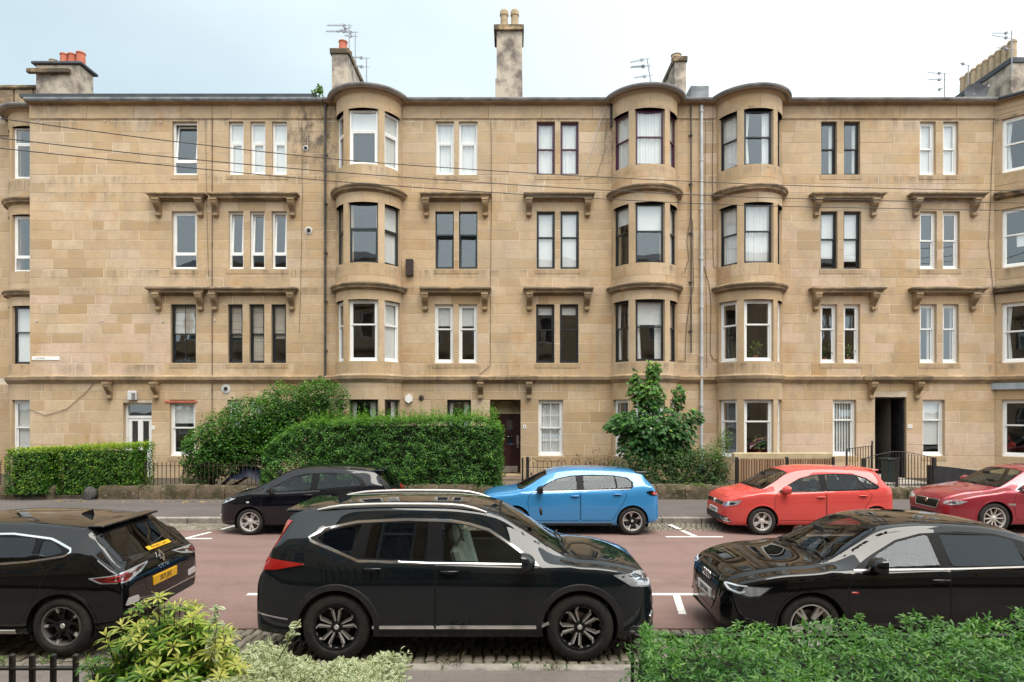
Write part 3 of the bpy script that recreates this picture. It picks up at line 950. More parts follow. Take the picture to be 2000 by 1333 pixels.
# ----- the blank-gabled tenement at the left
TL = Tenement(wx(58), wx(635), 'sandstone tenement with broad blank wall, street plate and white glazed door')
WL = [
 (336, 385, 3, S('tilt', split=.26, tilt=True)), (446, 475.5, 3, S('casement', split=.62, inner='blind1')), (488.5, 518, 3, S('casement', split=.62, inner='blind1')), (531, 560, 3, S('casement', split=.62, inner='blind1')),
 (335, 384, 2, S('tilt', split=.26)), (446, 475.5, 2, S('tilt', split=.26, tilt=-4)), (487.5, 517, 2, S('tilt', split=.26, tilt=-4)), (530.5, 560, 2, S('tilt', split=.26, tilt=-4)),
 (333, 382.5, 1, S('sash', 'black_frame', bars=1, inner='roman.52')), (444.5, 473.5, 1, S('sash', 'black_frame', inner='roman.56')), (486.5, 516, 1, S('sash', 'black_frame', inner='roman1')), (529.5, 558.5, 1, S('sash', 'black_frame', inner='roman.58')),
 (331, 381, 0, S('sash', inner='blind.42')), (444, 473, 0, S('sash', inner='blind.5')), (486, 516, 0, S('sash', inner='blind.5')), (529, 558, 0, S('sash', inner='blind.5')),
]
openings(TL, WL)
sills(TL, [(331, 381, 0), (333, 382, 1), (335, 384, 2), (336, 385, 3), (444, 560, 1), (444, 560, 2), (444, 560, 3)])
DOOR1 = (wx(240), wx(296), Z_BASE, wz(787))
TL.open.append(DOOR1)
TL.ashlar(tone_left); TL.backing(); TL.finish()
frieze(TL, TL.x0, TL.x1)
run_courses(TL, TL.x0, TL.x1-.02, 'lead')
b = MB(); b.box(TL.x0-.15, TL.x1-.25, Y0-.30, Y0+.3, Z_CO1+.012, Z_CO1+.13); b.build('roof_edge', M['gutter_dark'], TL.root)
b = MB(); b.t = .5; b.box(TL.x0-.004, TL.x0+.25, Y0+.02, Y0+2.6, Z_BASE-.3, Z_CO1-.1); b.build('corner_wall', M['bay'], TL.root)
slate_roof(TL, TL.x0, TL.x1); interior(TL, TL.x0, TL.x1)
hood(TL, 293, 407, 2, (311, 393)); hood(TL, 411, 586, 2, (423, 572)); hood(TL, 292, 407, 1, (311, 393)); hood(TL, 410, 584, 1, (421, 571))
for px in (215, 306): console(TL.root, wx(px), Z_STR0+.02, .62, .2)

# ----- the middle tenement with two bows
TM = Tenement(wx(635), wx(1366), 'sandstone tenement with two round bays and a tall lone chimney')
WM = [
 (851, 887, 3, S('casement', split=.62, inner='curtain')), (896, 932.5, 3, S('casement', split=.62, inner='curtain')),
 (1048, 1084, 3, S('sash', 'purple_frame', inner='curtain')), (1094.5, 1130.5, 3, S('sash', 'purple_frame', inner='curtain')),
 (850, 886.5, 2, S('casement', 'green_frame', split=.6, tilt='low')), (896, 932.5, 2, S('casement', 'green_frame', split=.6, tilt='low')),
 (1048, 1084, 2, S('sash', 'black_frame', split=.56, inner='blind1')), (1094.5, 1131, 2, S('sash', 'black_frame', split=.56, inner='blind1')),
 (848.5, 885.5, 1, S('sash', split=.58, inner='blind.36')), (895.5, 932, 1, S('sash', split=.58, inner='blind.36')),
 (1047, 1083, 1, S('sash', 'black_frame', split=.57, inner='blind.17')), (1093.5, 1130, 1, S('sash', 'black_frame', split=.57, inner='blind.17')),
 (873, 920, 0, S('sash', 'black_frame', inner='drape')), (1051.5, 1100, 0, S('sash', bars=2, inner='curtain')),
]
openings(TM, WM)
sills(TM, [(851, 932, 3), (1048, 1130, 3), (850, 932, 2), (1048, 1131, 2), (848, 932, 1), (1047, 1130, 1), (873, 920, 0), (1051, 1100, 0)])
DOOR2 = (wx(957), wx(1017), wz(952), wz(780))
TM.open.append(DOOR2)
wh = S('casement', split=.63); whb = S('casement', split=.63, inner='curtain')
gr_ = S('casement', 'green_frame', split=.58)
bow(TM, -5.26, 1.22, {3: [wh, S('casement', split=.63, inner='blind.33'), S('casement', split=.63, inner='blind1')], 2: [gr_, gr_, S('casement', 'green_frame', split=.58, inner='blind1')], 1: [S('sash', split=.6), S('sash', split=.6), S('sash', split=.6, inner='blind1')], 0: [S('sash', 'black_frame', inner='drape')]*3})  # white blinds in the right-hand lights are added, imitating bright sky reflection
pu = S('sash', 'purple_frame', split=.52, inner='curtain')
bow(TM, 4.88, 1.22, {3: [pu, S('sash', 'purple_frame', split=.52, inner='curtain'), pu], 2: [S('sash', 'black_frame', split=.54, inner='blind.3'), S('sash', 'black_frame', split=.54, inner='blind.47'), S('sash', 'black_frame', split=.54, inner='blind1')],  # full blind in the right light is added to imitate mirrored white sky
   1: [S('sash', 'black_frame', split=.56, inner='drape'), S('sash', 'black_frame', split=.56, inner=['blind.4', 'drape']), S('sash', 'black_frame', split=.56, inner='drape')], 0: [S('sash', inner='drape'), S('sash', inner='blind.4'), S('sash', inner='curtain')]})
TM.ashlar(tone_plain); TM.backing(); TM.finish()
for xa, xb in ((TM.x0, -6.48), (-4.04, 3.66), (6.10, TM.x1)):
    frieze(TM, xa, xb); run_courses(TM, xa, xb)
slate_roof(TM, TM.x0, TM.x1, .6, 10); interior(TM, TM.x0, TM.x1)
hood(TM, 822, 960, 2, (833, 948)); hood(TM, 1022, 1160, 2, (1033, 1147)); hood(TM, 821, 960, 1, (831, 947)); hood(TM, 1022, 1158, 1, (1034, 1146))
for px in (938.5, 1033): console(TM.root, wx(px), Z_STR0+.02, .62, .2)
b = MB(); b.t = .3; profile_bar(b, [(p*1.35, z) for p, z in string_prof()], wx(931), wx(1041)); b.build('door_hood', M['hood'], TM.root)

# ----- the right tenement with one bow
TR = Tenement(wx(1366), 17.80, 'sandstone tenement with one round bay and a dark open close doorway')
sr = S('sash', split=.6)
WR = [
 (1604, 1635, 3, S('sash', 'black_frame', inner='drape')), (1648.5, 1680, 3, S('sash', 'black_frame', inner='drape')),
 (1797, 1828, 3, S('sash', inner='blind1')), (1842.5, 1872.5, 3, S('sash', inner='blind1')),
 (1603, 1636, 2, S('sash', 'black_frame', split=.53, inner='blind.8')), (1648, 1682, 2, S('sash', 'black_frame', split=.53, inner='blind.85')),
 (1797, 1830, 2, S('sash', split=.5)), (1842, 1875, 2, S('sash', split=.5)),
 (1603, 1635, 1, S('sash', split=.58)), (1648, 1680, 1, S('tilt', split=.0, tilt=-3) if False else S('sash', split=.58)),
 (1797, 1829.5, 1, S('sash', split=.58, inner='drape')), (1842, 1873, 1, S('sash', split=.58, inner='drape')),
 (1627, 1672.5, 0, S('sash', split=.64, inner='vertical')), (1802.5, 1845.5, 0, S('sash', split=.64, inner='blind.8')),
]
openings(TR, WR)
sills(TR, [(1604, 1680, 3), (1797, 1872, 3), (1603, 1682, 2), (1797, 1875, 2), (1603, 1680, 1), (1797, 1873, 1), (1627, 1672, 0), (1802, 1845, 0)])
DOOR3 = (wx(1709), wx(1770.5), wz(935), wz(776))
TR.open.append(DOOR3)
bb = S('sash', 'black_frame', split=.52, inner='curtain')
bow(TR, 8.73, 1.20, {3: [bb, S('sash', 'black_frame', split=.52, inner='drape'), bb], 2: [bb, S('sash', 'black_frame', split=.54, inner='curtain'), bb], 1: [sr]*3, 0: [S('sash', split=.62)]*3})
TR.ashlar(tone_right); TR.backing(); TR.finish()
for xa, xb in ((TR.x0, 7.53), (9.93, TR.x1)):
    frieze(TR, xa, xb); run_courses(TR, xa, xb)
slate_roof(TR, TR.x0, TR.x1, .6, 10); interior(TR, TR.x0, TR.x1)
hood(TR, 1579, 1723, 2, (1593, 1704)); hood(TR, 1771, 1919, 2, (1787, 1900)); hood(TR, 1579, 1723, 1, (1592, 1704)); hood(TR, 1773, 1919, 1, (1787, 1898))
for px in (1700, 1790): console(TR.root, wx(px), Z_STR0+.02, .62, .2)
b = MB(); b.t = .3; profile_bar(b, [(p*1.35, z) for p, z in string_prof()], wx(1693), wx(1806)); b.build('door_hood', M['hood'], TR.root)

# ----- the last tenement at the left edge: one bow, set back a little
Y0 = WALL_Y + 1.42
TE = Tenement(-24.0, wx(58) + .02, 'sandstone tenement at the left edge showing the flank of its bay', 40)
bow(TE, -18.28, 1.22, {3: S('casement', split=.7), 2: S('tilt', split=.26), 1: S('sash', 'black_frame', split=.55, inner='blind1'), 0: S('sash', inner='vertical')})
TE.ashlar(tone_plain); TE.backing(); TE.finish()
frieze(TE, TE.x0, -19.5); run_courses(TE, TE.x0, -19.5, 'lead')
slate_roof(TE, TE.x0, TE.x1, .6, 10); interior(TE, TE.x0, TE.x1)
for xa, xb, t in ((-20.0, -19.05, .4), (-19.0, -18.3, .6), (-18.27, -17.62, .5)):
    b = MB(); b.t = t; b.cbox(xa, xb, Y0-.6, Y0-.2, Z_CO1+.02, Z_CO1+.86, .03); b.build('parapet_stone', M['hood'], TE.root)
b = MB(); b.t = .3; b.cbox(-20.1, -17.6, Y0-.68, Y0-.1, Z_CO1+.865, Z_CO1+1.0, .03); b.build('parapet_coping', M['crust'], TE.root)
Y0 = WALL_Y

# ----- the tenement at the right edge: canted bay
TC = Tenement(wx(1941), 25.0, 'sandstone tenement at the right edge with a canted bay and eight chimney pots', 0)
def sweep(b, prof, pts):
    """profile swept along a plan polyline (outside to the right of travel), mitred"""
    rows = []
    n = len(pts)
    for i, p in enumerate(pts):
        d0 = (Vector(pts[i]) - Vector(pts[i-1])).normalized() if i else (Vector(pts[1]) - Vector(pts[0])).normalized()
        d1 = (Vector(pts[i+1]) - Vector(pts[i])).normalized() if i < n-1 else d0
        n0, n1 = Vector((d0.y, -d0.x)), Vector((d1.y, -d1.x))
        m = (n0+n1).normalized(); k = 1/max(.3, m.dot(n0))
        rows.append([b.vert((p[0]+m.x*q*k, p[1]+m.y*q*k, z)) for q, z in prof])
    for A, B in zip(rows[:-1], rows[1:]):
        for k in range(len(prof)-1): b.face([A[k], B[k], B[k+1], A[k+1]])
PA, PB, PC, PD = (wx(1941), Y0), (18.98, Y0-1.12), (21.6, Y0-1.12), (22.7, Y0)
plan = [(wx(1941), Y0), PA if False else (17.79, Y0), PB, PC, PD, (25.0, Y0)]
for nm, pr, mt, t in (('cornice', cornice_prof(), 'band', .5), ('gutter', gutter_prof(), 'gutter_dark', .5), ('string_course', string_prof(), 'sill', .3)):
    b = MB(); b.t = t; sweep(b, pr, plan); b.build(nm, M[mt], TC.root)
for f in (2, 1):
    z1 = wz(381) if f == 2 else wz(564)
    b = MB(); b.t = .3; p = .24
    sweep(b, [(.0, z1-.24), (.06, z1-.19), (p*.74, z1-.165), (p*.78, z1-.11), (p, z1-.05), (p, z1-.01), (0, z1+.1)], plan[1:5]); b.build('hood_moulding', M['crust'], TC.root)
for A, B, wins_ in ((plan[0], plan[1], False), (plan[1], PB, True), (PB, PC, True), (PC, PD, True), (PD, plan[5], False)):
    a, c = Vector((*A, 0)), Vector((*B, 0))
    ln = (c-a).length
    if ln < .05: continue
    ang = math.atan2(c.y-a.y, c.x-a.x)
    xf = Matrix.Translation(a) @ Matrix.Rotation(ang, 4, 'Z')
    m0, m1 = ln*.13, ln*.86
    if ln > 2: m0, m1 = ln*.28, ln*.72
    last = Z_BASE
    def panel(x0, x1, z0, z1, n):
        for i in range(n):
            za, zb_ = z0+(z1-z0)*i/n, z0+(z1-z0)*(i+1)/n
            q = MB(); q.xf = xf; q.t = srnd.uniform(.35, .7); q.cbox(x0+.003, x1-.003, 0, .3, za+.004, zb_-.004, .008); q.build('stone', M['bay'], TC.root)
    if not wins_:
        panel(0, ln, Z_BASE, Z_FR1, 30); continue
    for f in range(4):
        z0, z1 = FL[f]
        panel(0, ln, last, z0, max(1, round((z0-last)/.42)))
        panel(0, m0, z0, z1, 1); panel(m1, ln, z0, z1, 1)
        window(TC.root, m0, m1, z0, z1, y=.12, xf=xf, **(S('sash', split=.52, inner='drape') if f in (3, 1) else S('sash', split=.55)))
        last = z1
    panel(0, ln, last, Z_FR1, 3)
interior(TC, wx(1941), 25.0)
b = MB(); b.prism([(wx(1941), Y0+.2, Z_CO1-.02), (18.98, Y0-1.1, Z_CO1-.02), (21.6, Y0-1.1, Z_CO1-.02), (25, Y0+.2, Z_CO1-.02), (25, Y0+8, Z_CO1-.02), (wx(1941), Y0+8, Z_CO1-.02)], (0, 0, .03)); b.build('roof', M['lead'], TC.root)
q = MB(); q.xf = Matrix.Translation((*plan[1], 0)) @ Matrix.Rotation(math.atan2(-1.12, 18.98-17.79), 4, 'Z'); q.cbox(.62, .92, .20, .206, wz(487), wz(463), .002); q.build('window_notice', M['white_frame'], TC.root)
# blue boards over the ground-floor bay
b = MB(); b.xf = Matrix.Translation((*plan[1], 0)) @ Matrix.Rotation(math.atan2(-1.12, 18.98-17.79), 4, 'Z')
M['board'] = noisy(mat('blue_grey_board', (0.30, 0.34, 0.38), 0.6), (0.24, 0.28, 0.31), (0.36, 0.40, 0.44), 2)
b.cbox(-.1, 1.6, -.10, -.004, Z_STR0-.26, Z_STR0-.02, .01); b.build('fascia_board', M['board'], TC.root)

# ---------------------------------------------------------------- chimneys
def pot(parent, x, y, z, h, r, m, kind='plain', name='chimney_pot'):
    b = MB(); b.smooth = True
    if kind == 'plain':
        prof = [(r*1.0, 0), (r*.98, h*.25), (r*.93, h*.86), (r*1.05, h*.88), (r*1.07, h*.97), (r*.98, h), (r*.78, h), (r*.72, h*.7)]
    else:
        prof = [(r*1.0, 0), (r*1.0, h*.1), (r*.86, h*.13), (r*.82, h*.66), (r*1.0, h*.69), (r*1.02, h*.75), (r*.9, h*.78), (r*.98, h*.86), (r*.80, h*.97), (r*.4, h), (r*.35, h*.9)]
    b.lathe(prof, 18, 'z', (x, y, z), caps=False)
    return b.build(name, m, parent, sharp=45)
def slope_stack(name, T, x0, x1, yf, yb, z, m, cap='crust', capx=.06, pots=(), label=None):
    o = MB(); o.t = .6
    o.cbox(x0, x1, yf, yb, Z_CO1-.3, z-.22, .01)
    st = o.build('chimney', m, T.root)
    c = MB(); c.t = .2; c.cbox(x0-capx, x1+capx, yf-capx, yb+capx, z-.22, z, .02); c.build('chimney_cap', M[cap], st)
    for p in pots: pot(st, *p)
    return st
# broad stack over the left gable
st = MB(); st.t = .8; st.cbox(-17.97, -16.32, Y0+.55, Y0+1.35, Z_CO1-.2, wz(124)+.25, .02)
stk = st.build('chimney', M['render'], TL.root)
c = MB(); c.t = .2; c.cbox(-18.09, -16.19, Y0+.45, Y0+1.45, wz(124)+.25, wz(124)+.35, .02); c.build('chimney_cap', M['slate'], stk)
c = MB(); c.t = .2; c.cbox(-18.22, -16.62, Y0+.38, Y0+.54, wz(133)+.05, wz(133)+.22, .02); c.build('ledge', M['crust'], stk)
for x, h, k in ((-17.5, .22, 'clay'), (-17.09, .46, 'terracotta'), (-16.79, .46, 'terracotta'), (-16.47, .52, 'terracotta')):
    pot(stk, x, Y0+.85, wz(124)+.35, h, .155, M[k])
slope_stack('chimney', TM, -7.2, -6.56, 25.0, 27.4, 17.15, M['render'], 'crust', .07, [(-6.83, 25.3, 17.15, .46, .17, M['terracotta']), (-6.8, 25.9, 17.15, .4, .17, M['clay']), (-6.8, 26.6, 17.15, .42, .17, M['clay'])])
# tall lone chimney
o = MB(); o.t = .5
yc_ = 26.0; s_ = F/yc_
def cx(px): return (px-1000)/s_
def cz(py): return CAM_H+(HOR-py)/s_
o.cbox(cx(967.5), cx(1020.5), yc_, yc_+1.2, Z_CO1-.3, cz(153), .015); o.cbox(cx(970), cx(1020), yc_+.03, yc_+1.15, cz(153)+.003, cz(60), .015)
tall = o.build('chimney', M['render'], TM.root)
c = MB(); c.t = .3; c.cbox(cx(964.5), cx(1023.5), yc_-.07, yc_+1.25, cz(60)+.002, cz(49), .02); c.build('chimney_cap', M['crust'], tall)
for px in (984.5, 1005.5):
    pot(tall, cx(px), yc_+.3, cz(49), .80, .185, M['clay'], 'fancy')
slope_stack('chimney', TR, 6.5, 6.96, 25.0, 27.5, 16.85, M['lead'] if False else M['render'], 'crust', .05, [(6.62, 25.25, 16.85, .18, .2, M['clay'])])
right_st = slope_stack('chimney', TC, 19.3, 20.2, 24.2, 27.4, 16.35, M['render'], 'slate', .05, [(19.55, 24.45+i*.33, 16.35, .78, .15, M['clay']) for i in range(9)])

# ---------------------------------------------------------------- doors
def door_common(T, op): return T.root
M['door_maroon'] = noisy(mat('maroon_door', (0.035, 0.008, 0.009), 0.4), (0.028, 0.0065, 0.0075), (0.045, 0.011, 0.012), 3)
M['steel'] = mat('brushed_steel', (0.55, 0.55, 0.56), 0.35, 1.0)
M['cream'] = noisy(mat('cream_plaster', (0.50, 0.40, 0.24), 0.9), (0.42, 0.33, 0.19), (0.56, 0.46, 0.29), 3)
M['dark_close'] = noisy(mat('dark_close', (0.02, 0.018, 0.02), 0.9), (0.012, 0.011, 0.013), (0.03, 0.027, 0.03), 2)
# white glazed door at the left
xa, xb, za, zb_ = DOOR1
b = MB(); frame_rect(b, xa, xb, za, zb_, .08, Y0+.18, Y0+.28); b.box(xa+.08, xb-.08, Y0+.18, Y0+.27, wz(815)-.05, wz(815)+.05)
D = b.build('door_frame', M['white_frame'], TL.root)
b = MB(); zl = wz(815)-.05; zo = za+.08
y = Y0+.20; X1, X2 = xa+.09, xb-.09; mid = (X1+X2)/2
b.box(X1, X2, y, y+.05, zo, zo+1.0); b.box(X1, X2, y, y+.05, zl-.1, zl-.005); b.box(X1, X1+.12, y, y+.05, zo+1.0, zl-.1); b.box(X2-.12, X2, y, y+.05, zo+1.0, zl-.1); b.box(mid-.09, mid+.09, y, y+.05, zo+1.0, zl-.1)
b.cbox(X1+.14, mid-.06, y-.012, y, zo+.15, zo+.9, .01); b.cbox(mid+.06, X2-.14, y-.012, y, zo+.15, zo+.9, .01)
dr = b.build('door', M['white_frame'], TL.root)
b = MB(); b.poly([(X1+.12, y+.02, zo+1.0), (mid-.09, y+.02, zo+1.0), (mid-.09, y+.02, zl-.1), (X1+.12, y+.02, zl-.1)]); b.build('pane', M['glass'], dr)
b = MB(); b.poly([(mid+.09, y+.02, zo+1.0), (X2-.12, y+.02, zo+1.0), (X2-.12, y+.02, zl-.1), (mid+.09, y+.02, zl-.1)]); b.build('pane', M['glass'], dr)
b = MB(); b.poly([(xa+.08, y+.02, wz(815)+.05), (xb-.08, y+.02, wz(815)+.05), (xb-.08, y+.02, zb_-.08), (xa+.08, y+.02, zb_-.08)]); b.build('pane', M['glass'], D)
b = MB(); b.tube([(X1+.06, y-.05, zo+.98), (X1+.18, y-.05, zo+.98)], .012, 6); b.build('handle', M['steel'], dr)
# maroon close door under a plaster arch
xa, xb, za, zb_ = DOOR2
yd = Y0+.62; zh = wz(806)
b = MB(); b.t = .5
b.box(xa-.01, xa+.0, Y0+.02, yd+.1, za, zb_); b.box(xb, xb+.01, Y0+.02, yd+.1, za, zb_)
b.build('reveal', M['bay'], TM.root)
b = MB(); b.box(xa, xb, yd, yd+.08, zh, zb_); tymp = b.build('tympanum', M['cream'], TM.root)
b = MB(); xm = (xa+xb)/2; r_ = (xb-xa)/2-.03
b.tube([(xm+r_*math.cos(math.pi*i/20), yd-.02, zh+.03+(zb_-zh-.08)*math.sin(math.pi*i/20)) for i in range(21)], .022, 6); b.build('arch_rib', M['carved'], tymp)
b = MB(); b.box(xa, xb, yd-.05, yd, zh-.06, zh+.03); b.build('lintel', M['cream'], TM.root)
b = MB(); zf = wz(927)
# leaf built round its two glazed slots
lx0, lx1 = xa+.05, xb-.02
g0, g1 = xm+.05, xm+.27
zs_ = [zf, zf+.95, zf+1.30, zf+1.48, zf+1.85, zh-.06]
b.box(lx0, g0, yd+.005, yd+.06, zf, zh-.065); b.box(g1, lx1, yd+.005, yd+.06, zf, zh-.065)
for p, q in ((zf, wz(871)), (wz(854), wz(841)), (wz(822), zh-.065)): b.box(g0, g1, yd+.005, yd+.06, p, q)
dr = b.build('door', M['door_maroon'], TM.root)
for p, q in ((wz(871), wz(854)), (wz(841), wz(822))):
    b = MB(); b.poly([(g0, yd+.03, p), (g1, yd+.03, p), (g1, yd+.03, q), (g0, yd+.03, q)]); b.build('pane', M['glass'], dr)
b = MB(); b.cbox(lx0+.04, lx1-.09, yd-.008, yd+.004, zf+.02, wz(914), .003); b.build('kick_plate', M['steel'], dr)
b = MB(); b.cbox(wx(1009), wx(1013.5), yd-.03, yd+.004, wz(871), wz(852), .005); b.cbox(wx(1010), wx(1013), yd-.06, yd+.004, wz(877), wz(873), .004); b.build('handle', M['steel'], dr)
b = MB(); b.box(lx0, lx1, yd+.07, yd+.12, zf, zh); b.build('door_back', M['dark_close'], TM.root)
b = MB(); b.t = .3; b.cbox(xa-.0, xb+.0, Y0-.2, yd+.1, wz(938)-.3, zf-.004, .02); b.build('doorstep', M['sill'], TM.root)
# open dark close
xa, xb, za, zb_ = DOOR3
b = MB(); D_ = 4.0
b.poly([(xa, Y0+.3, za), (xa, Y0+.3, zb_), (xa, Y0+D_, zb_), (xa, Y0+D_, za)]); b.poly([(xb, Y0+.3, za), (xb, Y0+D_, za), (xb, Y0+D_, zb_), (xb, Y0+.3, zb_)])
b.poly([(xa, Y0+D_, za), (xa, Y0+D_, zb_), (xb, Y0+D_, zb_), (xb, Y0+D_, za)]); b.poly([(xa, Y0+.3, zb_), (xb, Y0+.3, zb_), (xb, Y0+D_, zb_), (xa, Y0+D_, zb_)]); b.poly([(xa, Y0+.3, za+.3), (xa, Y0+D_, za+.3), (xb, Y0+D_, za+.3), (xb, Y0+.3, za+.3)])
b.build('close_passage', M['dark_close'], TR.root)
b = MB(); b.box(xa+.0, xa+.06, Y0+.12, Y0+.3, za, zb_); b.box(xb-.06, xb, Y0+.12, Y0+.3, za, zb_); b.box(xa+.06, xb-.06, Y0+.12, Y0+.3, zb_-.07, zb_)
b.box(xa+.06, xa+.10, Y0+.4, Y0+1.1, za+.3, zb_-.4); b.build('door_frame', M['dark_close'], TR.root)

# ---------------------------------------------------------------- pipes, wires and small fittings on the wall
def pipe(T, px, z0, z1, m, r=.045, brk=True, y=None):
    b = MB(); yy = Y0-.09 if y is None else y
    x = wx(px)
    b.tube([(x, yy, z0), (x, yy, z1)], r, 10)
    z = z0+.8
    while z < z1:
        b.lathe([(r*1.0, -.05), (r*1.35, -.045), (r*1.35, .045), (r*1.0, .05)], 10, 'z', (x, yy, z), caps=False)
        if brk: b.box(x-.07, x+.07, yy+r, Y0+.01, z-.02, z+.02)
        z += 1.8
    return b.build('downpipe', m, T.root, sharp=40)
M['pipe_grey'] = noisy(mat('painted_pipe', (.06, .05, .045), .6), (.035, .03, .028), (.10, .085, .075), 3)
M['brown_pipe'] = noisy(mat('brown_pipe', (.09, .05, .035), .7), (.06, .035, .026), (.12, .07, .05), 3)
pipe(TR, 1369, .3, Z_CO1-.2, M['pvc_white'], .055)
pipe(TM, 1348.5, wz(690), Z_CO1-.15, M['pipe_grey'], .026)
pipe(TM, 636.5, .5, Z_CO1-.1, M['pipe_grey'], .042)
pipe(TL, 415, .8, wz(205), M['brown_pipe'], .013, False, Y0-.03)
pipe(TM, 1193, wz(250), Z_CO1-.05, M['iron'], .04)
def wall_wire(T, pts, r=.009, m='pipe_grey'):
    r *= .75
    b = MB(); P_ = [Vector((wx(px), Y0-.02-r, wz(py))) for px, py in pts]
    out = []
    for i in range(len(P_)-1):
        for k in range(6): out.append(P_[i].lerp(P_[i+1], k/6) + Vector((srnd.uniform(-.008, .008), 0, srnd.uniform(-.008, .008))))
    out.append(P_[-1])
    b.tube(out, r, 5); b.build('wall_wire', M[m], T.root)
wall_wire(TL, [(402, 205), (403, 300), (405, 430), (408, 540)])
wall_wire(TL, [(590, 205), (591, 380), (588, 560), (585, 650)])
wall_wire(TL, [(58, 800), (90, 812), (130, 800), (170, 766), (185, 748)], .012)
wall_wire(TM, [(959, 235), (960, 380), (958, 560), (958, 715), (935, 733)], .011)
wall_wire(TM, [(1190, 192), (1180, 215), (1165, 260), (1143, 335)], .014, 'pvc_white')
wall_wire(TM, [(1186, 230), (1180, 300), (1165, 345), (1140, 350)], .008)
wall_wire(TM, [(1350, 360), (1349, 420), (1341, 470), (1345, 505), (1336, 535)], .011)
wall_wire(TM, [(1352, 430), (1354, 560), (1345, 600), (1340, 640), (1338, 706), (1322, 705)], .013)
wall_wire(TR, [(1392, 190), (1391, 340), (1392, 480), (1393, 520), (1405, 528), (1410, 545)], .013)
wall_wire(TR, [(1374, 520), (1384, 555), (1388, 590), (1387, 690), (1392, 702), (1408, 705)], .013)
wall_wire(TR, [(1941, 205), (1936, 330), (1930, 480), (1938, 560), (1948, 640)], .012)
wall_wire(TR, [(1378, 190), (1377, 420), (1380, 720)], .009)
def vent(T, px, py, ro, ri, lab, light=True):
    b = MB(); x, z = wx(px), wz(py)
    b.lathe([(ro, -.004), (ro, -.02), (ri, -.03), (ri*.9, -.012)], 20, 'y', (x, Y0, z), caps=False)
    v = b.build('flue_vent', M['pvc_white'] if light else M['iron'], T.root, sharp=40)
    b = MB(); b.lathe([(0, -.09), (ri*.6, -.085), (ri*.62, -.01)], 14, 'y', (x, Y0, z), caps=False); b.build('flue_cowl', M['iron'], v, sharp=40)
vent(TL, 597, 290, .10, .07, ''); vent(TL, 603, 451, .14, .09, '', True); vent(TL, 441.5, 760, .17, .08, ''); vent(TM, 823, 777.5, .10, .09, '', False)
for px, py in ((75, 236), (205, 238), (314, 239), (72, 627), (199, 627), (318, 628), (420, 626)):
    b = MB(); b.lathe([(0, -.03), (.025, -.028), (.03, .0)], 8, 'y', (wx(px), Y0-.003, wz(py)), caps=False); b.build('wall_tie', M['pvc_white'], TL.root)
b = MB(); b.cbox(wx(322), wx(385.5), Y0-.025, Y0+.06, wz(787), wz(783), .005); b.build('lintel_strip', M['terracotta'], TL.root)

# things fixed to the wall
def wall_thing(name, px0, px1, py0, py1, d, m, label, cat, c=.02):
    b = MB(); b.cbox(wx(px0), wx(px1), Y0-d, Y0-.004, wz(py1), wz(py0), c)
    return tag(b.build(name, m), label, cat)
al = wall_thing('alarm_box', 252, 269, 764, 782, .12, M['pvc_white'], 'white square alarm box over the white glazed door', 'alarm box')
b = MB(); b.cbox(wx(261), wx(268), Y0-.135, Y0-.121, wz(780), wz(768), .004); b.build('lens', M['gutter_grey'], al)
b = MB(); x, z = wx(799), wz(779)
b.prism([(x+.15*math.cos(R(60*i+90))*(1 if i % 3 else 1.12), Y0-.11, z+.17*math.sin(R(60*i+90))) for i in range(6)], (0, .105, 0))
tag(b.build('alarm_box', M['white_frame']), 'white six-sided alarm box beside the round bay, above the tall hedge', 'alarm box')
b = MB(); b.cbox(wx(793.5), wx(808), Y0-.16, Y0-.004, wz(540), wz(508), .015); b.box(wx(796), wx(797.5), Y0-.172, Y0-.161, wz(538), wz(510)); b.box(wx(804), wx(805.5), Y0-.172, Y0-.161, wz(538), wz(510))
M['brown'] = noisy(mat('brown_box', (0.035, 0.018, 0.013), 0.6), (0.028, 0.014, 0.010), (0.05, 0.026, 0.02), 4)
tag(b.build('cable_box', M['brown']), 'dark brown box on the wall between round bay and paired black windows', 'cable box')
sg = wall_thing('street_sign', 62.5, 117, 697, 704, .02, M['white_frame'], 'white street name plate on the blank wall', 'street sign', .006)

# ---------------------------------------------------------------- lettering
def text(name, s, size, mtx, m, parent, ext=.001, align='CENTER', sx=1.0):
    cu = bpy.data.curves.new(name, 'FONT')
    cu.body = s; cu.size = size; cu.extrude = ext; cu.align_x = align; cu.align_y = 'CENTER'; cu.resolution_u = 3
    cu.materials.append(m)
    tmp = bpy.data.objects.new(name, cu)
    me = bpy.data.meshes.new_from_object(tmp)
    bpy.data.objects.remove(tmp)
    o = link(name, me, parent)
    tag(o, kind='stuff')
    o.matrix_basis = mtx @ Matrix.Diagonal((sx, 1, 1, 1))
    return o
M['ink'] = mat('black_ink', (0.015, 0.015, 0.017), 0.6)
M['faded_ink'] = mat('faded_ink', (0.30, 0.30, 0.31), 0.7)
FRONT = Matrix.Rotation(R(90), 4, 'X')
text('lettering', 'LAWRIE', .10, Matrix.Translation((wx(79), Y0-.0225, wz(700.6))) @ FRONT, M['faded_ink'], sg)
def number(px, py, w_, s, lab):
    b = MB(); b.cbox(wx(px-w_/2), wx(px+w_/2), Y0-.02, Y0-.004, wz(py+3.4), wz(py-3.4), .003)
    o = tag(b.build('house_number', M['white_frame']), lab, 'house number')
    text('lettering', s, .10, Matrix.Translation((wx(px), Y0-.022, wz(py))) @ FRONT, M['ink'], o)
number(299.5, 836, 6, '1', 'small white number plate beside the white glazed door')
number(1024.5, 834, 5.5, '8', 'small white number plate beside the maroon door')
number(1777, 833.5, 9, '12', 'small white number plate beside the dark open doorway')

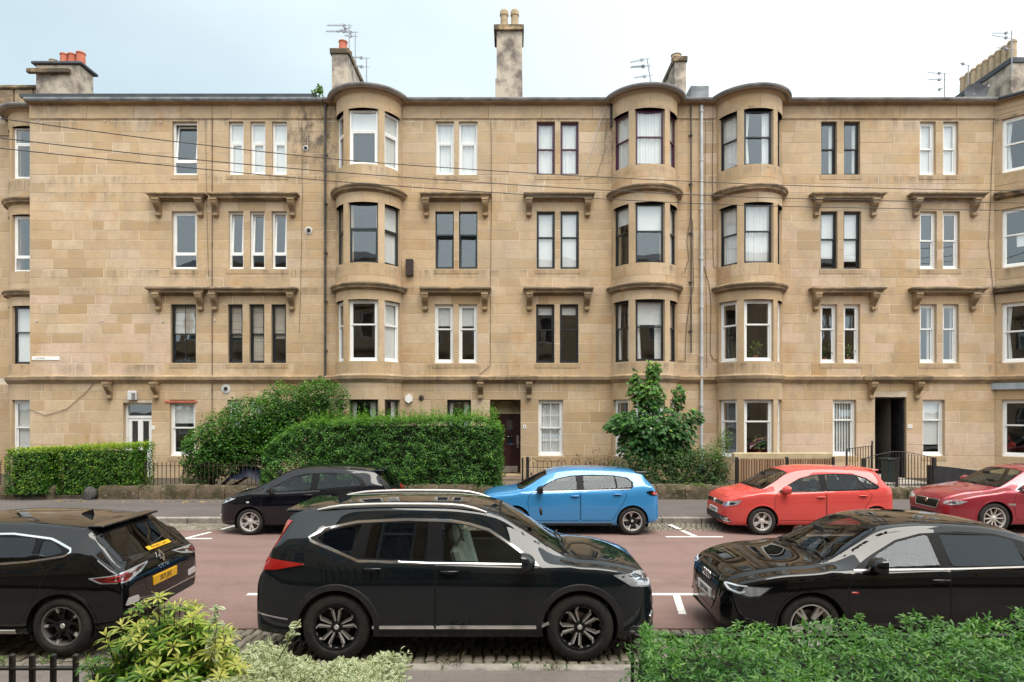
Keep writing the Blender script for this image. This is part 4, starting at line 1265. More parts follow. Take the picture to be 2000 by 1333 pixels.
# ---------------------------------------------------------------- aerials and dish
M['alu'] = mat('aluminium', (0.30, 0.30, 0.33), 0.5, 0.4)
def aerial(base, htop, arrays, label, lean=0.0):
    """arrays: (height, length, yaw, rise)"""
    r_ = root('tv_aerial', base, label, 'aerial', 'aerials on the roofs')
    bx = Vector(base)
    b = MB(); b.tube([bx, bx + Vector((lean, 0, htop))], .022, 6); b.build('mast', M['alu'], r_)
    for h, ln, yaw, rise in arrays:
        o = bx + Vector((lean*h/htop, 0, h)); d = Vector((math.cos(yaw), math.sin(yaw), rise)).normalized(); sd_ = Vector((-math.sin(yaw), math.cos(yaw), 0))
        b = MB(); b.tube([o - d*.12, o + d*ln], .011, 5)
        n = int(ln/.085)
        for i in range(n):
            p = o + d*(.15 + (ln-.15)*i/n); q = .11 - .03*i/n
            b.tube([p - Vector((0, 0, q*.6)) , p + Vector((0, 0, q*.6))], .005, 4)
            b.tube([p - sd_*q, p + sd_*q], .005, 4)
        b.box(o.x+d.x*.22-.035, o.x+d.x*.22+.035, o.y+d.y*.22-.035, o.y+d.y*.22+.035, o.z+d.z*.22-.05, o.z+d.z*.22+.05)
        b.build('array', M['alu'], r_)
p = at(682, 130, 25.2); q = at(682, 50, 25.2)
aerial((p.x, p.y, p.z), q.z-p.z+.05, [(q.z-p.z, .92, math.pi, 0), (q.z-p.z-.24, .95, math.pi, 0), (q.z-p.z-.1, .7, R(150), .05)], 'aerial with stacked arrays beside the terracotta chimney pot')
p = at(694, 150, 26.5); q = at(694, 62, 26.5)
aerial((p.x, p.y, p.z), q.z-p.z, [(q.z-p.z-.03, .5, R(170), .1), (q.z-p.z-.2, .5, R(170), .15)], 'tall plain aerial mast just behind the sloping chimney')
p = at(716, 165, 25.5); q = at(716, 113, 25.5)
aerial((p.x, p.y, p.z), q.z-p.z, [(q.z-p.z-.02, .55, math.pi, .06), (q.z-p.z-.38, .55, math.pi, .06)], 'short aerial rising behind the first round bay cornice')
p = at(1271, 160, 25.0); q = at(1264, 115, 25.0)
aerial((p.x, p.y, p.z), q.z-p.z, [(q.z-p.z, .72, math.pi, -.22), (q.z-p.z-.27, .74, math.pi, -.12), (q.z-p.z-.33, .7, math.pi, .02), (q.z-p.z-.68, .66, math.pi, -.12)], 'leaning aerial with four arrays above the second round bay', lean=q.x-p.x)
p = at(1845, 192, 25.5); q = at(1845, 143, 25.5)
aerial((p.x, p.y, p.z), q.z-p.z, [(q.z-p.z-.02, .72, math.pi, .05), (q.z-p.z-.28, .68, math.pi, .02), (q.z-p.z-.6, .3, math.pi, -.35)], 'slender aerial alone on the roof, left of the clay pot row')
p = at(1891, 165, 25.5); q = at(1891, 127, 25.5)
aerial((p.x, p.y, p.z), q.z-p.z, [(q.z-p.z-.02, .35, math.pi, .25)], 'small aerial poking up between the clay chimney pots')
p = at(1976, 145, 24.15); q = at(1978, 60, 24.15)
aerial((p.x, p.y, p.z), q.z-p.z, [(q.z-p.z-.1, .8, math.pi, 0), (q.z-p.z-.32, .8, math.pi, .18), (q.z-p.z-.72, .6, math.pi, .1)], 'tallest aerial, bracketed to the stack with the clay pot row')
# satellite dish on the right stack
dp = at(1906, 180, 24.9)
ds = root('satellite_dish', dp, 'dark satellite dish at the foot of the clay pot row', 'satellite dish')
b = MB(); b.smooth = True
b.xf = Matrix.Translation(dp) @ Matrix.Rotation(R(-15), 4, 'Z') @ Matrix.Rotation(R(-12), 4, 'X')
b.lathe([(.0, .10), (.15, .085), (.30, .045), (.40, 0), (.405, .005), (.30, .055), (0, .115)], 24, 'y', (0, 0, 0), caps=False); b.build('reflector', M['slate'], ds, sharp=40)
b = MB(); b.xf = Matrix.Translation(dp)
b.tube([(0, 0, -.3), (.2, -.35, .02)], .012, 6); b.tube([(.2, -.35, .02), (.27, -.37, .07)], .035, 8); b.tube([(0, .1, 0), (.1, .4, -.2)], .03, 6); b.build('feed_arm', M['alu'], ds)
# roof lights / vents of lead beside the second bay
b = MB(); p0 = at(1345, 185, 24.2); p1 = at(1380, 175, 24.2)
b.cbox(p0.x, p1.x, 23.9, 25.2, Z_CO1-.1, p1.z-.0, .02); b.build('roof_vent', M['lead'], TR.root)
# ================================================================== cars
def pchip(pts):
    xs = np.array([p[0] for p in pts], float); ys = np.array([p[1] for p in pts], float)
    o = np.argsort(xs); xs, ys = xs[o], ys[o]
    h = np.diff(xs); d = np.diff(ys)/h
    m = np.zeros(len(xs))
    if len(xs) > 2:
        for i in range(1, len(xs)-1):
            if d[i-1]*d[i] > 0:
                w1, w2 = 2*h[i]+h[i-1], h[i]+2*h[i-1]
                m[i] = (w1+w2)/(w1/d[i-1]+w2/d[i])
    m[0], m[-1] = d[0], d[-1]
    def f(x):
        x = np.clip(np.asarray(x, float), xs[0], xs[-1])
        k = np.clip(np.searchsorted(xs, x)-1, 0, len(xs)-2)
        t = (x-xs[k])/h[k]
        return ((1+2*t)*(1-t)**2*ys[k] + t*(1-t)**2*h[k]*m[k] + t*t*(3-2*t)*ys[k+1] + t*t*(t-1)*h[k]*m[k+1])
    return f

def round_poly(poly, r, n=4):
    """round the corners of a polygon; r one number or one per corner"""
    out = []
    m = len(poly)
    for i in range(m):
        p0, p1, p2 = Vector(poly[i-1]), Vector(poly[i]), Vector(poly[(i+1) % m])
        rr = r[i] if isinstance(r, (list, tuple)) else r
        a = (p0-p1); c = (p2-p1)
        d = min(rr, a.length*.45, c.length*.45)
        if d < 1e-4: out.append(tuple(p1)); continue
        A, C = p1+a.normalized()*d, p1+c.normalized()*d
        for k in range(n+1):
            t = k/n
            q = A*(1-t)**2 + p1*2*t*(1-t) + C*t*t
            out.append((q.x, q.y))
    return out

class Frame:
    def __init__(s, O, A, B):
        s.O, s.A, s.B = Vector(O), Vector(A).normalized(), Vector(B).normalized()
        s.Nn = s.A.cross(s.B).normalized()
    def p(s, a, b, n=0.0): return s.O + s.A*a + s.B*b + s.Nn*n
    def ab(s, v):
        v = v - s.O
        return v.dot(s.A), v.dot(s.B)
SIDE_R = Frame((0, 0, 0), (1, 0, 0), (0, 0, 1))          # seen from -y: normal (1,0,0)x(0,0,1) = (0,-1,0)
SIDE_L = Frame((0, 0, 0), (-1, 0, 0), (0, 0, 1))         # seen from +y; a = -x
FRONT_F = Frame((0, 0, 0), (0, 1, 0), (0, 0, 1))         # normal +x
REAR_F = Frame((0, 0, 0), (0, -1, 0), (0, 0, 1))         # normal -x
TOP_F = Frame((0, 0, 0), (1, 0, 0), (0, 1, 0))           # normal +z
FD_R = Frame((0, 0, 0), (.7, .7, 0), (0, 0, 1)); FD_L = Frame((0, 0, 0), (-.7, .7, 0), (0, 0, 1))     # front corners
RD_R = Frame((0, 0, 0), (.7, -.7, 0), (0, 0, 1)); RD_L = Frame((0, 0, 0), (-.7, -.7, 0), (0, 0, 1))   # rear corners
PAIRS = {'side': (SIDE_R, SIDE_L), 'fdiag': (FD_R, FD_L), 'rdiag': (RD_R, RD_L)}
def mir(poly): return [(-a, b) for a, b in poly][::-1]

class Body:
    def __init__(s, P):
        s.P = P
        xf, xr, W = P['xf'], P['xr'], P['W']
        top = pchip(P['top']); belt = pchip(P['belt']); low = pchip(P['low']); cwf = pchip(P['cw']); drop = pchip(P['drop'])
        plan = pchip(P['plan'])
        n = P.get('n', 150)
        u = np.linspace(0, 1, n)
        # denser near both ends
        xs = xr + (xf-xr)*(u - 0.115*np.sin(2*np.pi*u))
        t_top, t_belt, t_low = top(xs), belt(xs), low(xs)
        Wx = plan(xs)*W
        dr = drop(xs)
        cant = t_top - dr
        bel = np.minimum(t_belt, cant-.012)
        sh = np.minimum(bel-.055, P.get('sh', 9))
        mid = np.minimum(P.get('mid', .62), t_low + (sh-t_low)*.62)
        cw = np.minimum(cwf(xs)*W, Wx*.985)
        bw = np.minimum(pchip(P['bw'])(xs)*W, Wx*.985) if 'bw' in P else Wx*.95
        bw = np.maximum(bw, cw+.004)
        bw = np.minimum(bw, Wx*.995)
        Z0 = np.zeros(n)
        ctl = [(Z0, t_low+.03), (Wx*.80, t_low+.01), (Wx*.945, t_low+.015), (Wx*.985, t_low+.085), (Wx, mid), (Wx*.988, sh), (bw, bel), (cw, cant), (cw*.95, cant+dr*.45), (cw*.55, t_top-dr*.12), (Z0, t_top)]
        cnt = [2, 2, 2, 5, 5, 3, 7, 2, 4, 4]
        K = len(ctl)
        ty = np.array([c[0] for c in ctl]); tz = np.array([c[1] for c in ctl])
        # section samples: pchip over the control index with sharper ends of the flanks
        ts = []
        for k, c in enumerate(cnt):
            ts += [k + j/c for j in range(c)]
        ts.append(K-1)
        ts = np.array(ts)
        m = len(ts)
        def tang(a):
            d = np.diff(a, axis=0)
            mm = np.zeros_like(a)
            p, q = d[:-1], d[1:]
            with np.errstate(divide='ignore', invalid='ignore'):
                hm = np.where(p*q > 0, 2*p*q/(p+q), 0)
            mm[1:-1] = hm; mm[0] = d[0]; mm[-1] = d[-1]
            return mm
        my, mz = tang(ty), tang(tz)
        my[-1] = (ty[-1]-ty[-2]); mz[-1] = 0
        k = np.clip(ts.astype(int), 0, K-2); f = (ts-k)[:, None]
        h00, h10, h01, h11 = (1+2*f)*(1-f)**2, f*(1-f)**2, f*f*(3-2*f), f*f*(f-1)
        SY = h00*ty[k] + h10*my[k] + h01*ty[k+1] + h11*my[k+1]
        SZ = h00*tz[k] + h10*mz[k] + h01*tz[k+1] + h11*mz[k+1]
        bm = bmesh.new()
        R_ = [[None]*m for _ in range(n)]; L_ = [[None]*m for _ in range(n)]
        for i in range(n):
            for j in range(m):
                y, z = float(SY[j, i]), float(SZ[j, i])
                v = bm.verts.new((xs[i], -y, z)); R_[i][j] = v
                L_[i][j] = v if (j == 0 or j == m-1) else bm.verts.new((xs[i], y, z))
        def fc(*vs_):
            q = []
            for v in vs_:
                if v not in q: q.append(v)
            if len(q) > 2:
                try: bm.faces.new(q)
                except ValueError: pass
        for i in range(n-1):
            for j in range(m-1):
                fc(R_[i][j], R_[i+1][j], R_[i+1][j+1], R_[i][j+1])
                fc(L_[i][j+1], L_[i+1][j+1], L_[i+1][j], L_[i][j])
        for i, fl in ((0, True), (n-1, False)):
            for j in range(m-1):
                q = (R_[i][j], R_[i][j+1], L_[i][j+1], L_[i][j])
                fc(*(q if fl else q[::-1]))
        for f_ in bm.faces: f_.smooth = True
        bm.normal_update()
        s.bm = bm
        s.bvh = BVHTree.FromBMesh(bm)
        s.names = ['body']
        s.top = top
    # -------------------------------------------------- exact cuts
    def cut(s, poly, fr, depth=-99.0, idx=None, side=None):
        """split the skin along a convex outline seen along the frame; returns the faces inside"""
        bm = s.bm
        area = sum(poly[i-1][0]*poly[i][1]-poly[i][0]*poly[i-1][1] for i in range(len(poly)))
        if area < 0: poly = poly[::-1]
        a0, a1 = min(p[0] for p in poly), max(p[0] for p in poly); b0, b1 = min(p[1] for p in poly), max(p[1] for p in poly)
        cand = []
        for f in bm.faces:
            if f.normal.dot(fr.Nn) < 0.02: continue
            c = f.calc_center_median()
            if (c-fr.O).dot(fr.Nn) < depth: continue
            if side is not None and not side(c): continue
            vs_ = [fr.ab(v.co) for v in f.verts]
            if max(v[0] for v in vs_) < a0 or min(v[0] for v in vs_) > a1 or max(v[1] for v in vs_) < b0 or min(v[1] for v in vs_) > b1: continue
            cand.append(f)
        m = len(poly)
        for i in range(m):
            p, q = poly[i], poly[(i+1) % m]
            d = (q[0]-p[0], q[1]-p[1])
            nn = (d[1], -d[0])
            no = (fr.A*nn[0] + fr.B*nn[1]).normalized()
            co = fr.p(*p)
            es = set(); vv = set()
            for f in cand:
                es.update(f.edges); vv.update(f.verts)
            r = bmesh.ops.bisect_plane(bm, geom=cand+list(es)+list(vv), dist=1e-5, plane_co=co, plane_no=no)
            cand = [f for f in r['geom'] if isinstance(f, bmesh.types.BMFace) and (f.calc_center_median()-co).dot(no) < 0]
        if idx is not None:
            for f in cand: f.material_index = idx
        return cand
    def cut_delete(s, poly, fr, **k):
        fs = s.cut(poly, fr, **k)
        bmesh.ops.delete(s.bm, geom=fs, context='FACES')
    def part(s, name):
        s.names.append(name)
        return len(s.names)-1
    def hit(s, fr, a, b):
        o = fr.p(a, b, 6)
        loc, no, _, _ = s.bvh.ray_cast(o, -fr.Nn, 12)
        if loc is None:
            loc, no, _, _ = s.bvh.find_nearest(fr.p(a, b, .8))
        if no.dot(fr.Nn) < 0: no = -no
        return loc, no
    def emit(s, parent, mats, dz=0.0):
        out = {}
        bm = s.bm
        for i, nm in enumerate(s.names):
            fs = [f for f in bm.faces if f.material_index == i]
            if not fs: continue
            vm = {}; V = []; Fc = []
            for f in fs:
                q = []
                for v in f.verts:
                    if v not in vm: vm[v] = len(V); V.append(tuple(v.co))
                    q.append(vm[v])
                Fc.append(q)
            me = bpy.data.meshes.new(nm); me.from_pydata(V, [], Fc); me.materials.append(mats[nm])
            me.polygons.foreach_set('use_smooth', [True]*len(Fc)); me.set_sharp_from_angle(angle=R(38)); me.update()
            out.setdefault(nm, []).append(link(nm, me, parent))
        bm.free()
        return out

def patch(body, name, outline, fr, off, m, parent, g=.06, skirt=.012, flat=False):
    """a panel that follows the skin: outline in the frame, laid off mm above it, edges turned in"""
    bm = bmesh.new()
    vs_ = [bm.verts.new((a, b, 0)) for a, b in outline]
    try: bm.faces.new(vs_)
    except ValueError: bm.free(); return None
    a0, a1 = min(p[0] for p in outline), max(p[0] for p in outline); b0, b1 = min(p[1] for p in outline), max(p[1] for p in outline)
    for ax, lo, hi in ((0, a0, a1), (1, b0, b1)):
        k = int((hi-lo)/g)
        for i in range(1, k+1):
            c = lo+(hi-lo)*i/(k+1)
            co = Vector((c, 0, 0)) if ax == 0 else Vector((0, c, 0)); no = Vector((1, 0, 0)) if ax == 0 else Vector((0, 1, 0))
            bmesh.ops.bisect_plane(bm, geom=bm.faces[:]+bm.edges[:]+bm.verts[:], dist=1e-6, plane_co=co, plane_no=no)
    if not flat: bmesh.ops.triangulate(bm, faces=[f for f in bm.faces if len(f.verts) > 4])
    nrm = {}
    for v in bm.verts:
        loc, no = body.hit(fr, v.co.x, v.co.y)
        v.co = loc + no*off
        nrm[v] = no.copy()
    bm.normal_update()
    if sum((f.normal.dot(fr.Nn)*f.calc_area() for f in bm.faces)) < 0: bmesh.ops.reverse_faces(bm, faces=bm.faces[:])
    if flat:
        # lay the outline into its best plane so that the pane reflects as one sheet
        pts = [v.co.copy() for v in bm.verts]
        c0 = sum(pts, Vector())/len(pts)
        A_ = np.array([list(p-c0) for p in pts]); nv = Vector(np.linalg.svd(A_)[2][2])
        if nv.dot(fr.Nn) < 0: nv = -nv
        for v in bm.verts: v.co -= nv*((v.co-c0).dot(nv))*.9
    if skirt:
        be = [e for e in bm.edges if len(e.link_faces) == 1]
        r = bmesh.ops.extrude_edge_only(bm, edges=be)
        for v in [x for x in r['geom'] if isinstance(x, bmesh.types.BMVert)]:
            near = min(nrm, key=lambda q: (q.co-v.co).length_squared) if len(nrm) < 60 else None
            v.co -= (nrm[near] if near else fr.Nn)*(skirt+off)
    for f in bm.faces: f.smooth = not flat
    me = bpy.data.meshes.new(name); bm.to_mesh(me); bm.free()
    me.materials.append(m); me.set_sharp_from_angle(angle=R(40))
    return link(name, me, parent)

def strip(body, name, path, width, fr, off, m, parent, closed=False, step=.035, thick=0.0):
    P_ = [Vector(p) for p in path]
    if closed: P_.append(P_[0])
    pts = []
    for a, c in zip(P_[:-1], P_[1:]):
        n = max(1, int((c-a).length/step))
        pts += [a.lerp(c, i/n) for i in range(n)]
    if not closed: pts.append(P_[-1])
    k = len(pts)
    b = MB(); b.smooth = False
    rows = []
    for i in range(k):
        if closed: t = pts[(i+1) % k]-pts[i-1]
        else: t = pts[min(i+1, k-1)]-pts[max(i-1, 0)]
        t.normalize(); nn = Vector((-t.y, t.x))*width/2
        row = []
        for q in ((pts[i]-nn, off-thick), (pts[i]-nn*.8, off), (pts[i]+nn*.8, off), (pts[i]+nn, off-thick)) if thick else ((pts[i]-nn, off), (pts[i]+nn, off)):
            loc, no = body.hit(fr, q[0].x, q[0].y)
            row.append(b.vert(loc + no*q[1]))
        rows.append(row)
    for i in range(k if closed else k-1):
        A, C = rows[i], rows[(i+1) % k]
        for j in range(len(A)-1): b.face([A[j], C[j], C[j+1], A[j+1]])
    return b.build(name, m, parent, sharp=50)

# ---------------------------------------------------------------- car materials
def paint(name, col, metal=0.0, rough=0.38, dirt=0.0):
    m = mat(name, col, rough, metal)
    b = m.node_tree.nodes['Principled BSDF']
    b.inputs['Coat Weight'].default_value = 1.0
    b.inputs['Coat Roughness'].default_value = 0.03
    b.inputs['Coat IOR'].default_value = 1.55
    P = wpos(m)
    # road film: slightly dustier low down and in blotches
    d = math_(m, 'MULTIPLY', ramp(m, ntex(m, P, 3.5, 6, 0.65), [(0.35, 0.0), (0.75, 1.0)]), 0.025+dirt)
    L(m, mixc(m, d, col, tuple(min(.3, v*.8+.06) for v in col)), b.inputs['Base Color'])
    b.inputs['Coat Roughness'].default_value = 0.012
    b.inputs['Specular IOR Level'].default_value = 0.0 if not metal else 0.5
    return m
M['p_black'] = paint('black_paint', (0.0035, 0.0037, 0.0042))
M['p_gun'] = paint('gunmetal_paint', (0.0075, 0.0115, 0.0145), 0.0, 0.35)
M['p_navy'] = paint('blue_black_paint', (0.0045, 0.005, 0.009), 0.0)
M['p_blue'] = paint('blue_paint', (0.035, 0.25, 0.56), 0.15, 0.36)
M['p_red'] = paint('coral_red_paint', (0.60, 0.075, 0.066), 0.0, 0.35)
M['p_maroon'] = paint('wine_red_paint', (0.32, 0.022, 0.042), 0.35, 0.33)
M['gloss_black'] = mat('gloss_black_trim', (0.006, 0.006, 0.007), 0.12)
M['satin_black'] = mat('satin_black_trim', (0.007, 0.007, 0.008), 0.42)
M['satin_black'].node_tree.nodes['Principled BSDF'].inputs['Specular IOR Level'].default_value = 0.12
M['plastic'] = noisy(mat('black_plastic', (0.016, 0.016, 0.017), 0.55), (0.011, 0.011, 0.012), (0.024, 0.024, 0.025), 6)
M['gap'] = mat('panel_gap', (0.002, 0.002, 0.002), 0.9)
M['chrome'] = mat('chrome', (0.72, 0.72, 0.73), 0.14, 1.0)
M['mirror_pane'] = mat('mirror_pane', (0.10, 0.105, 0.11), 0.05, 1.0)
M['silver'] = noisy(mat('alloy_silver', (0.62, 0.60, 0.585), 0.36, 0.35), (0.56, 0.54, 0.525), (0.66, 0.645, 0.63), 9)
M['alloy_grey'] = mat('alloy_grey', (.20, .19, .185), .4, .5)
M['alloy_dark'] = mat('alloy_dark', (0.016, 0.017, 0.018), 0.3, 0.4)
M['rubber'] = noisy(mat('rubber', (0.018, 0.017, 0.016), 0.8), (0.012, 0.012, 0.012), (0.032, 0.028, 0.025), 12)
M['disc'] = mat('brake_disc', (0.22, 0.19, 0.17), 0.5, 0.8)
M['cabin'] = noisy(mat('cabin_trim', (0.022, 0.022, 0.023), 0.8), (0.014, 0.014, 0.015), (0.034, 0.034, 0.035), 4)
M['seat_dark'] = noisy(mat('seat_dark', (0.12, 0.12, 0.125), 0.8), (0.09, 0.09, 0.095), (0.15, 0.15, 0.155), 6)
M['seat_pale'] = noisy(mat('seat_pale', (0.42, 0.46, 0.44), 0.7), (0.36, 0.39, 0.375), (0.47, 0.51, 0.49), 6)
M['car_glass'] = glass_mat('car_glass', (0.74, 0.82, 0.77), 1.46, 0.0)
M['privacy_glass'] = glass_mat('privacy_glass', (0.085, 0.09, 0.09), 1.5, 0.0)
M['lamp_glass'] = glass_mat('lamp_glass', (0.93, 0.95, 0.97), 1.5, 0.0)
M['red_lens'] = mat('red_lens', (0.45, 0.012, 0.012), 0.08); M['red_lens'].node_tree.nodes['Principled BSDF'].inputs['Coat Weight'].default_value = 1
M['dark_red_lens'] = mat('dark_red_lens', (0.12, 0.006, 0.008), 0.08)
M['amber'] = mat('amber_lens', (0.6, 0.2, 0.02), 0.15)
M['lamp_bowl'] = noisy(mat('lamp_reflector', (0.62, 0.64, 0.66), 0.22, 0.55), (0.55, 0.57, 0.59), (0.86, 0.88, 0.90), 14)
M['lamp_dark'] = mat('lamp_bezel', (0.03, 0.032, 0.036), 0.25)
M['plate_yellow'] = noisy(mat('plate_yellow', (0.78, 0.42, 0.01), 0.4), (0.74, 0.39, 0.008), (0.80, 0.44, 0.014), 6)
M['plate_white'] = noisy(mat('plate_white', (0.72, 0.72, 0.71), 0.4), (0.66, 0.66, 0.65), (0.75, 0.75, 0.74), 6)
M['drl'] = mat('lamp_tube', (0.85, 0.88, 0.92), 0.2)

def wheel(parent, x, side, yc, r, rr, w_, spokes, n, base='alloy_dark', lip='alloy_dark', hub='alloy_dark', phase=0.0):
    """spokes: (hub angle off, rim angle off, hub width, rim width, r0, r1, material)"""
    W = bpy.data.objects.new('wheel', None); COL.objects.link(W); W.parent = parent
    W.empty_display_size = .1
    W.location = (x, side*yc, r)
    W.scale = (1, side, 1)
    h = w_/2
    b = MB(); b.smooth = True
    b.lathe([(rr-.002, -h+.02), (rr+.02, -h), (r-.035, -h+.002), (r-.008, -h+.02), (r, -h+.04), (r, h-.04), (r-.007, h-.018), (r-.035, h+.001), (rr+.035, h+.006), (rr+.012, h+.002), (rr-.002, h-.012)], 44, 'y', caps=False)
    for gy in (-.05, -.017, .017, .05):
        pass
    b.build('tyre', M['rubber'], W, sharp=50)
    b = MB()
    b.lathe([(rr, h-.014), (rr-.004, h-.003), (rr-.016, h-.004), (rr-.022, h-.02), (rr-.03, h-.075), (rr-.05, -h+.03)], 44, 'y', caps=False)
    b.build('rim', M[lip], W, sharp=35)
    b = MB()
    b.lathe([(0, -.005), (rr-.035, -.012), (rr-.03, -h+.04)], 30, 'y', caps=False)
    b.build('rim_back', M['gap'], W, sharp=35)
    b = MB(); b.lathe([(.05, .0), (.14, .004), (.145, -.004)], 24, 'y', caps=False); b.build('brake_disc', M['disc'], W, sharp=35)
    by = {}
    for i in range(n):
        th = phase + 2*math.pi*i/n
        for (ah, ar, wh, wr, r0, r1, mt) in spokes:
            q = by.setdefault(mt, MB())
            a0, a1 = th+ah, th+ar
            p0 = Vector((math.cos(a0)*r0, 0, math.sin(a0)*r0)); p1 = Vector((math.cos(a1)*r1, 0, math.sin(a1)*r1))
            d = (p1-p0).normalized(); nn = Vector((-d.z, 0, d.x))
            y0 = h-.045 + .02*min(1, max(0, (r0-.05)/(rr-.07))); y1 = h-.022
            def ring(p, wd, yy, t):
                return [p - nn*wd*.5 + Vector((0, yy-t, 0)), p - nn*wd*.42 + Vector((0, yy, 0)), p + nn*wd*.42 + Vector((0, yy, 0)), p + nn*wd*.5 + Vector((0, yy-t, 0))]
            A = [q.vert(v) for v in ring(p0, wh, y0, .035)]; C = [q.vert(v) for v in ring(p1, wr, y1, .035)]
            for k in range(3): q.face([A[k], A[k+1], C[k+1], C[k]])
            q.face(A); q.face(C[::-1])
    for mt, q in by.items(): q.build('spokes', M[mt], W)
    b = MB(); b.lathe([(.075, h-.075), (.07, h-.045), (.045, h-.038), (.032, h-.030), (0, h-.028)], 20, 'y', caps=False); b.build('hub', M[hub], W, sharp=35)
    b = MB(); b.lathe([(.028, h-.029), (.024, h-.024), (0, h-.024)], 16, 'y', caps=False); b.build('hub_cap', M['silver'], W, sharp=35)
    return W

def seats(parent, m, xs_f, x_r, zb, w_, ztop):
    for x, ys, ww in ((xs_f, (-.36, .36), .44), (x_r, (-.42, .0, .42), .40)):
        for y in ys:
            b = MB()
            b.xf = Matrix.Translation((x, y, zb)) @ Matrix.Rotation(R(-16), 4, 'Y')
            b.cbox(-.08, .08, -ww/2, ww/2, 0, ztop-zb-.2, .05)
            b.cbox(-.05, .05, -.13, .13, ztop-zb-.17, ztop-zb+.01, .04)
            b.tube([(0, -.07, ztop-zb-.22), (0, -.07, ztop-zb-.15)], .008, 5); b.tube([(0, .07, ztop-zb-.22), (0, .07, ztop-zb-.15)], .008, 5)
            b.xf = Matrix.Translation((x, y, zb))
            b.cbox(0, .5, -ww/2, ww/2, -.18, 0, .05)
            b.build('seat', m, parent, sharp=40)

def mirror(parent, x, y, z, side, col, scale=1.0, low=True, cap2=None):
    """door mirror: foot, shell and glass"""
    b = MB(); b.smooth = True
    sx, sy, sz = .11*scale, .115*scale, .085*scale
    c = Vector((x, y+side*.13*scale, z+.02))
    n1, n2 = 10, 14
    rows = []
    for i in range(n1+1):
        u = i/n1                       # 0 = glass side (rear) .. 1 = front nose
        rr = (1-u**2.6)**.5 if u < 1 else 0
        row = []
        for k in range(n2):
            t = 2*math.pi*k/n2
            cx_, sn = math.cos(t), math.sin(t)
            q = 0.62
            yy = math.copysign(abs(cx_)**q, cx_)*sy*rr; zz = math.copysign(abs(sn)**q, sn)*sz*rr
            row.append(b.vert((c.x - .045*scale + u*sx*1.25, c.y + yy - side*.02*u, c.z + zz - .012*u)))
        rows.append(row)
    for A, B in zip(rows[:-1], rows[1:]):
        for k in range(n2): b.face([A[k], A[(k+1) % n2], B[(k+1) % n2], B[k]])
    o = b.build('mirror', col, parent, sharp=50)
    b = MB(); b.poly([tuple(Vector(v) - Vector((.0, 0, 0))) for v in [b2 for b2 in [Vector((c.x-.0455*scale, c.y+math.copysign(abs(math.cos(2*math.pi*k/n2))**.62, math.cos(2*math.pi*k/n2))*sy*.98, c.z+math.copysign(abs(math.sin(2*math.pi*k/n2))**.62, math.sin(2*math.pi*k/n2))*sz*.98)) for k in range(n2)]]])
    b.build('mirror_glass', M['mirror_pane'], o)
    b = MB(); b.prism([(x+.06, y-side*.06, z-.09), (x-.05, y-side*.06, z-.09), (c.x-.02, c.y-side*.03, c.z-sz*.7), (c.x+.06, c.y-side*.03, c.z-sz*.7)], (0, 0, .035)); b.build('mirror_foot', M['plastic'], o)
    return o

def handle(body, parent, fr, a, b_, ln, m, dark=True):
    loc, no = body.hit(fr, a, b_)
    q = MB(); d = fr.A
    if dark:
        patch(body, 'handle_recess', round_poly([(a-ln*.30, b_-.028), (a+ln*.30, b_-.028), (a+ln*.30, b_+.018), (a-ln*.30, b_+.018)], .02), fr, .0012, M['gap'], parent, skirt=0)
    pts = []
    for i in range(9):
        u = i/8; aa = a-ln/2+ln*u
        l2, n2 = body.hit(fr, aa, b_+.004)
        pts.append(l2 + n2*(.010+.022*math.sin(math.pi*min(1, max(0, u)))))
    q.smooth = True
    q.tube(pts, [.008, .012, .0135, .014, .014, .014, .0135, .012, .008], 8)
    return q.build('handle', m, parent, sharp=60)

def rollout(pts, fr): return pts

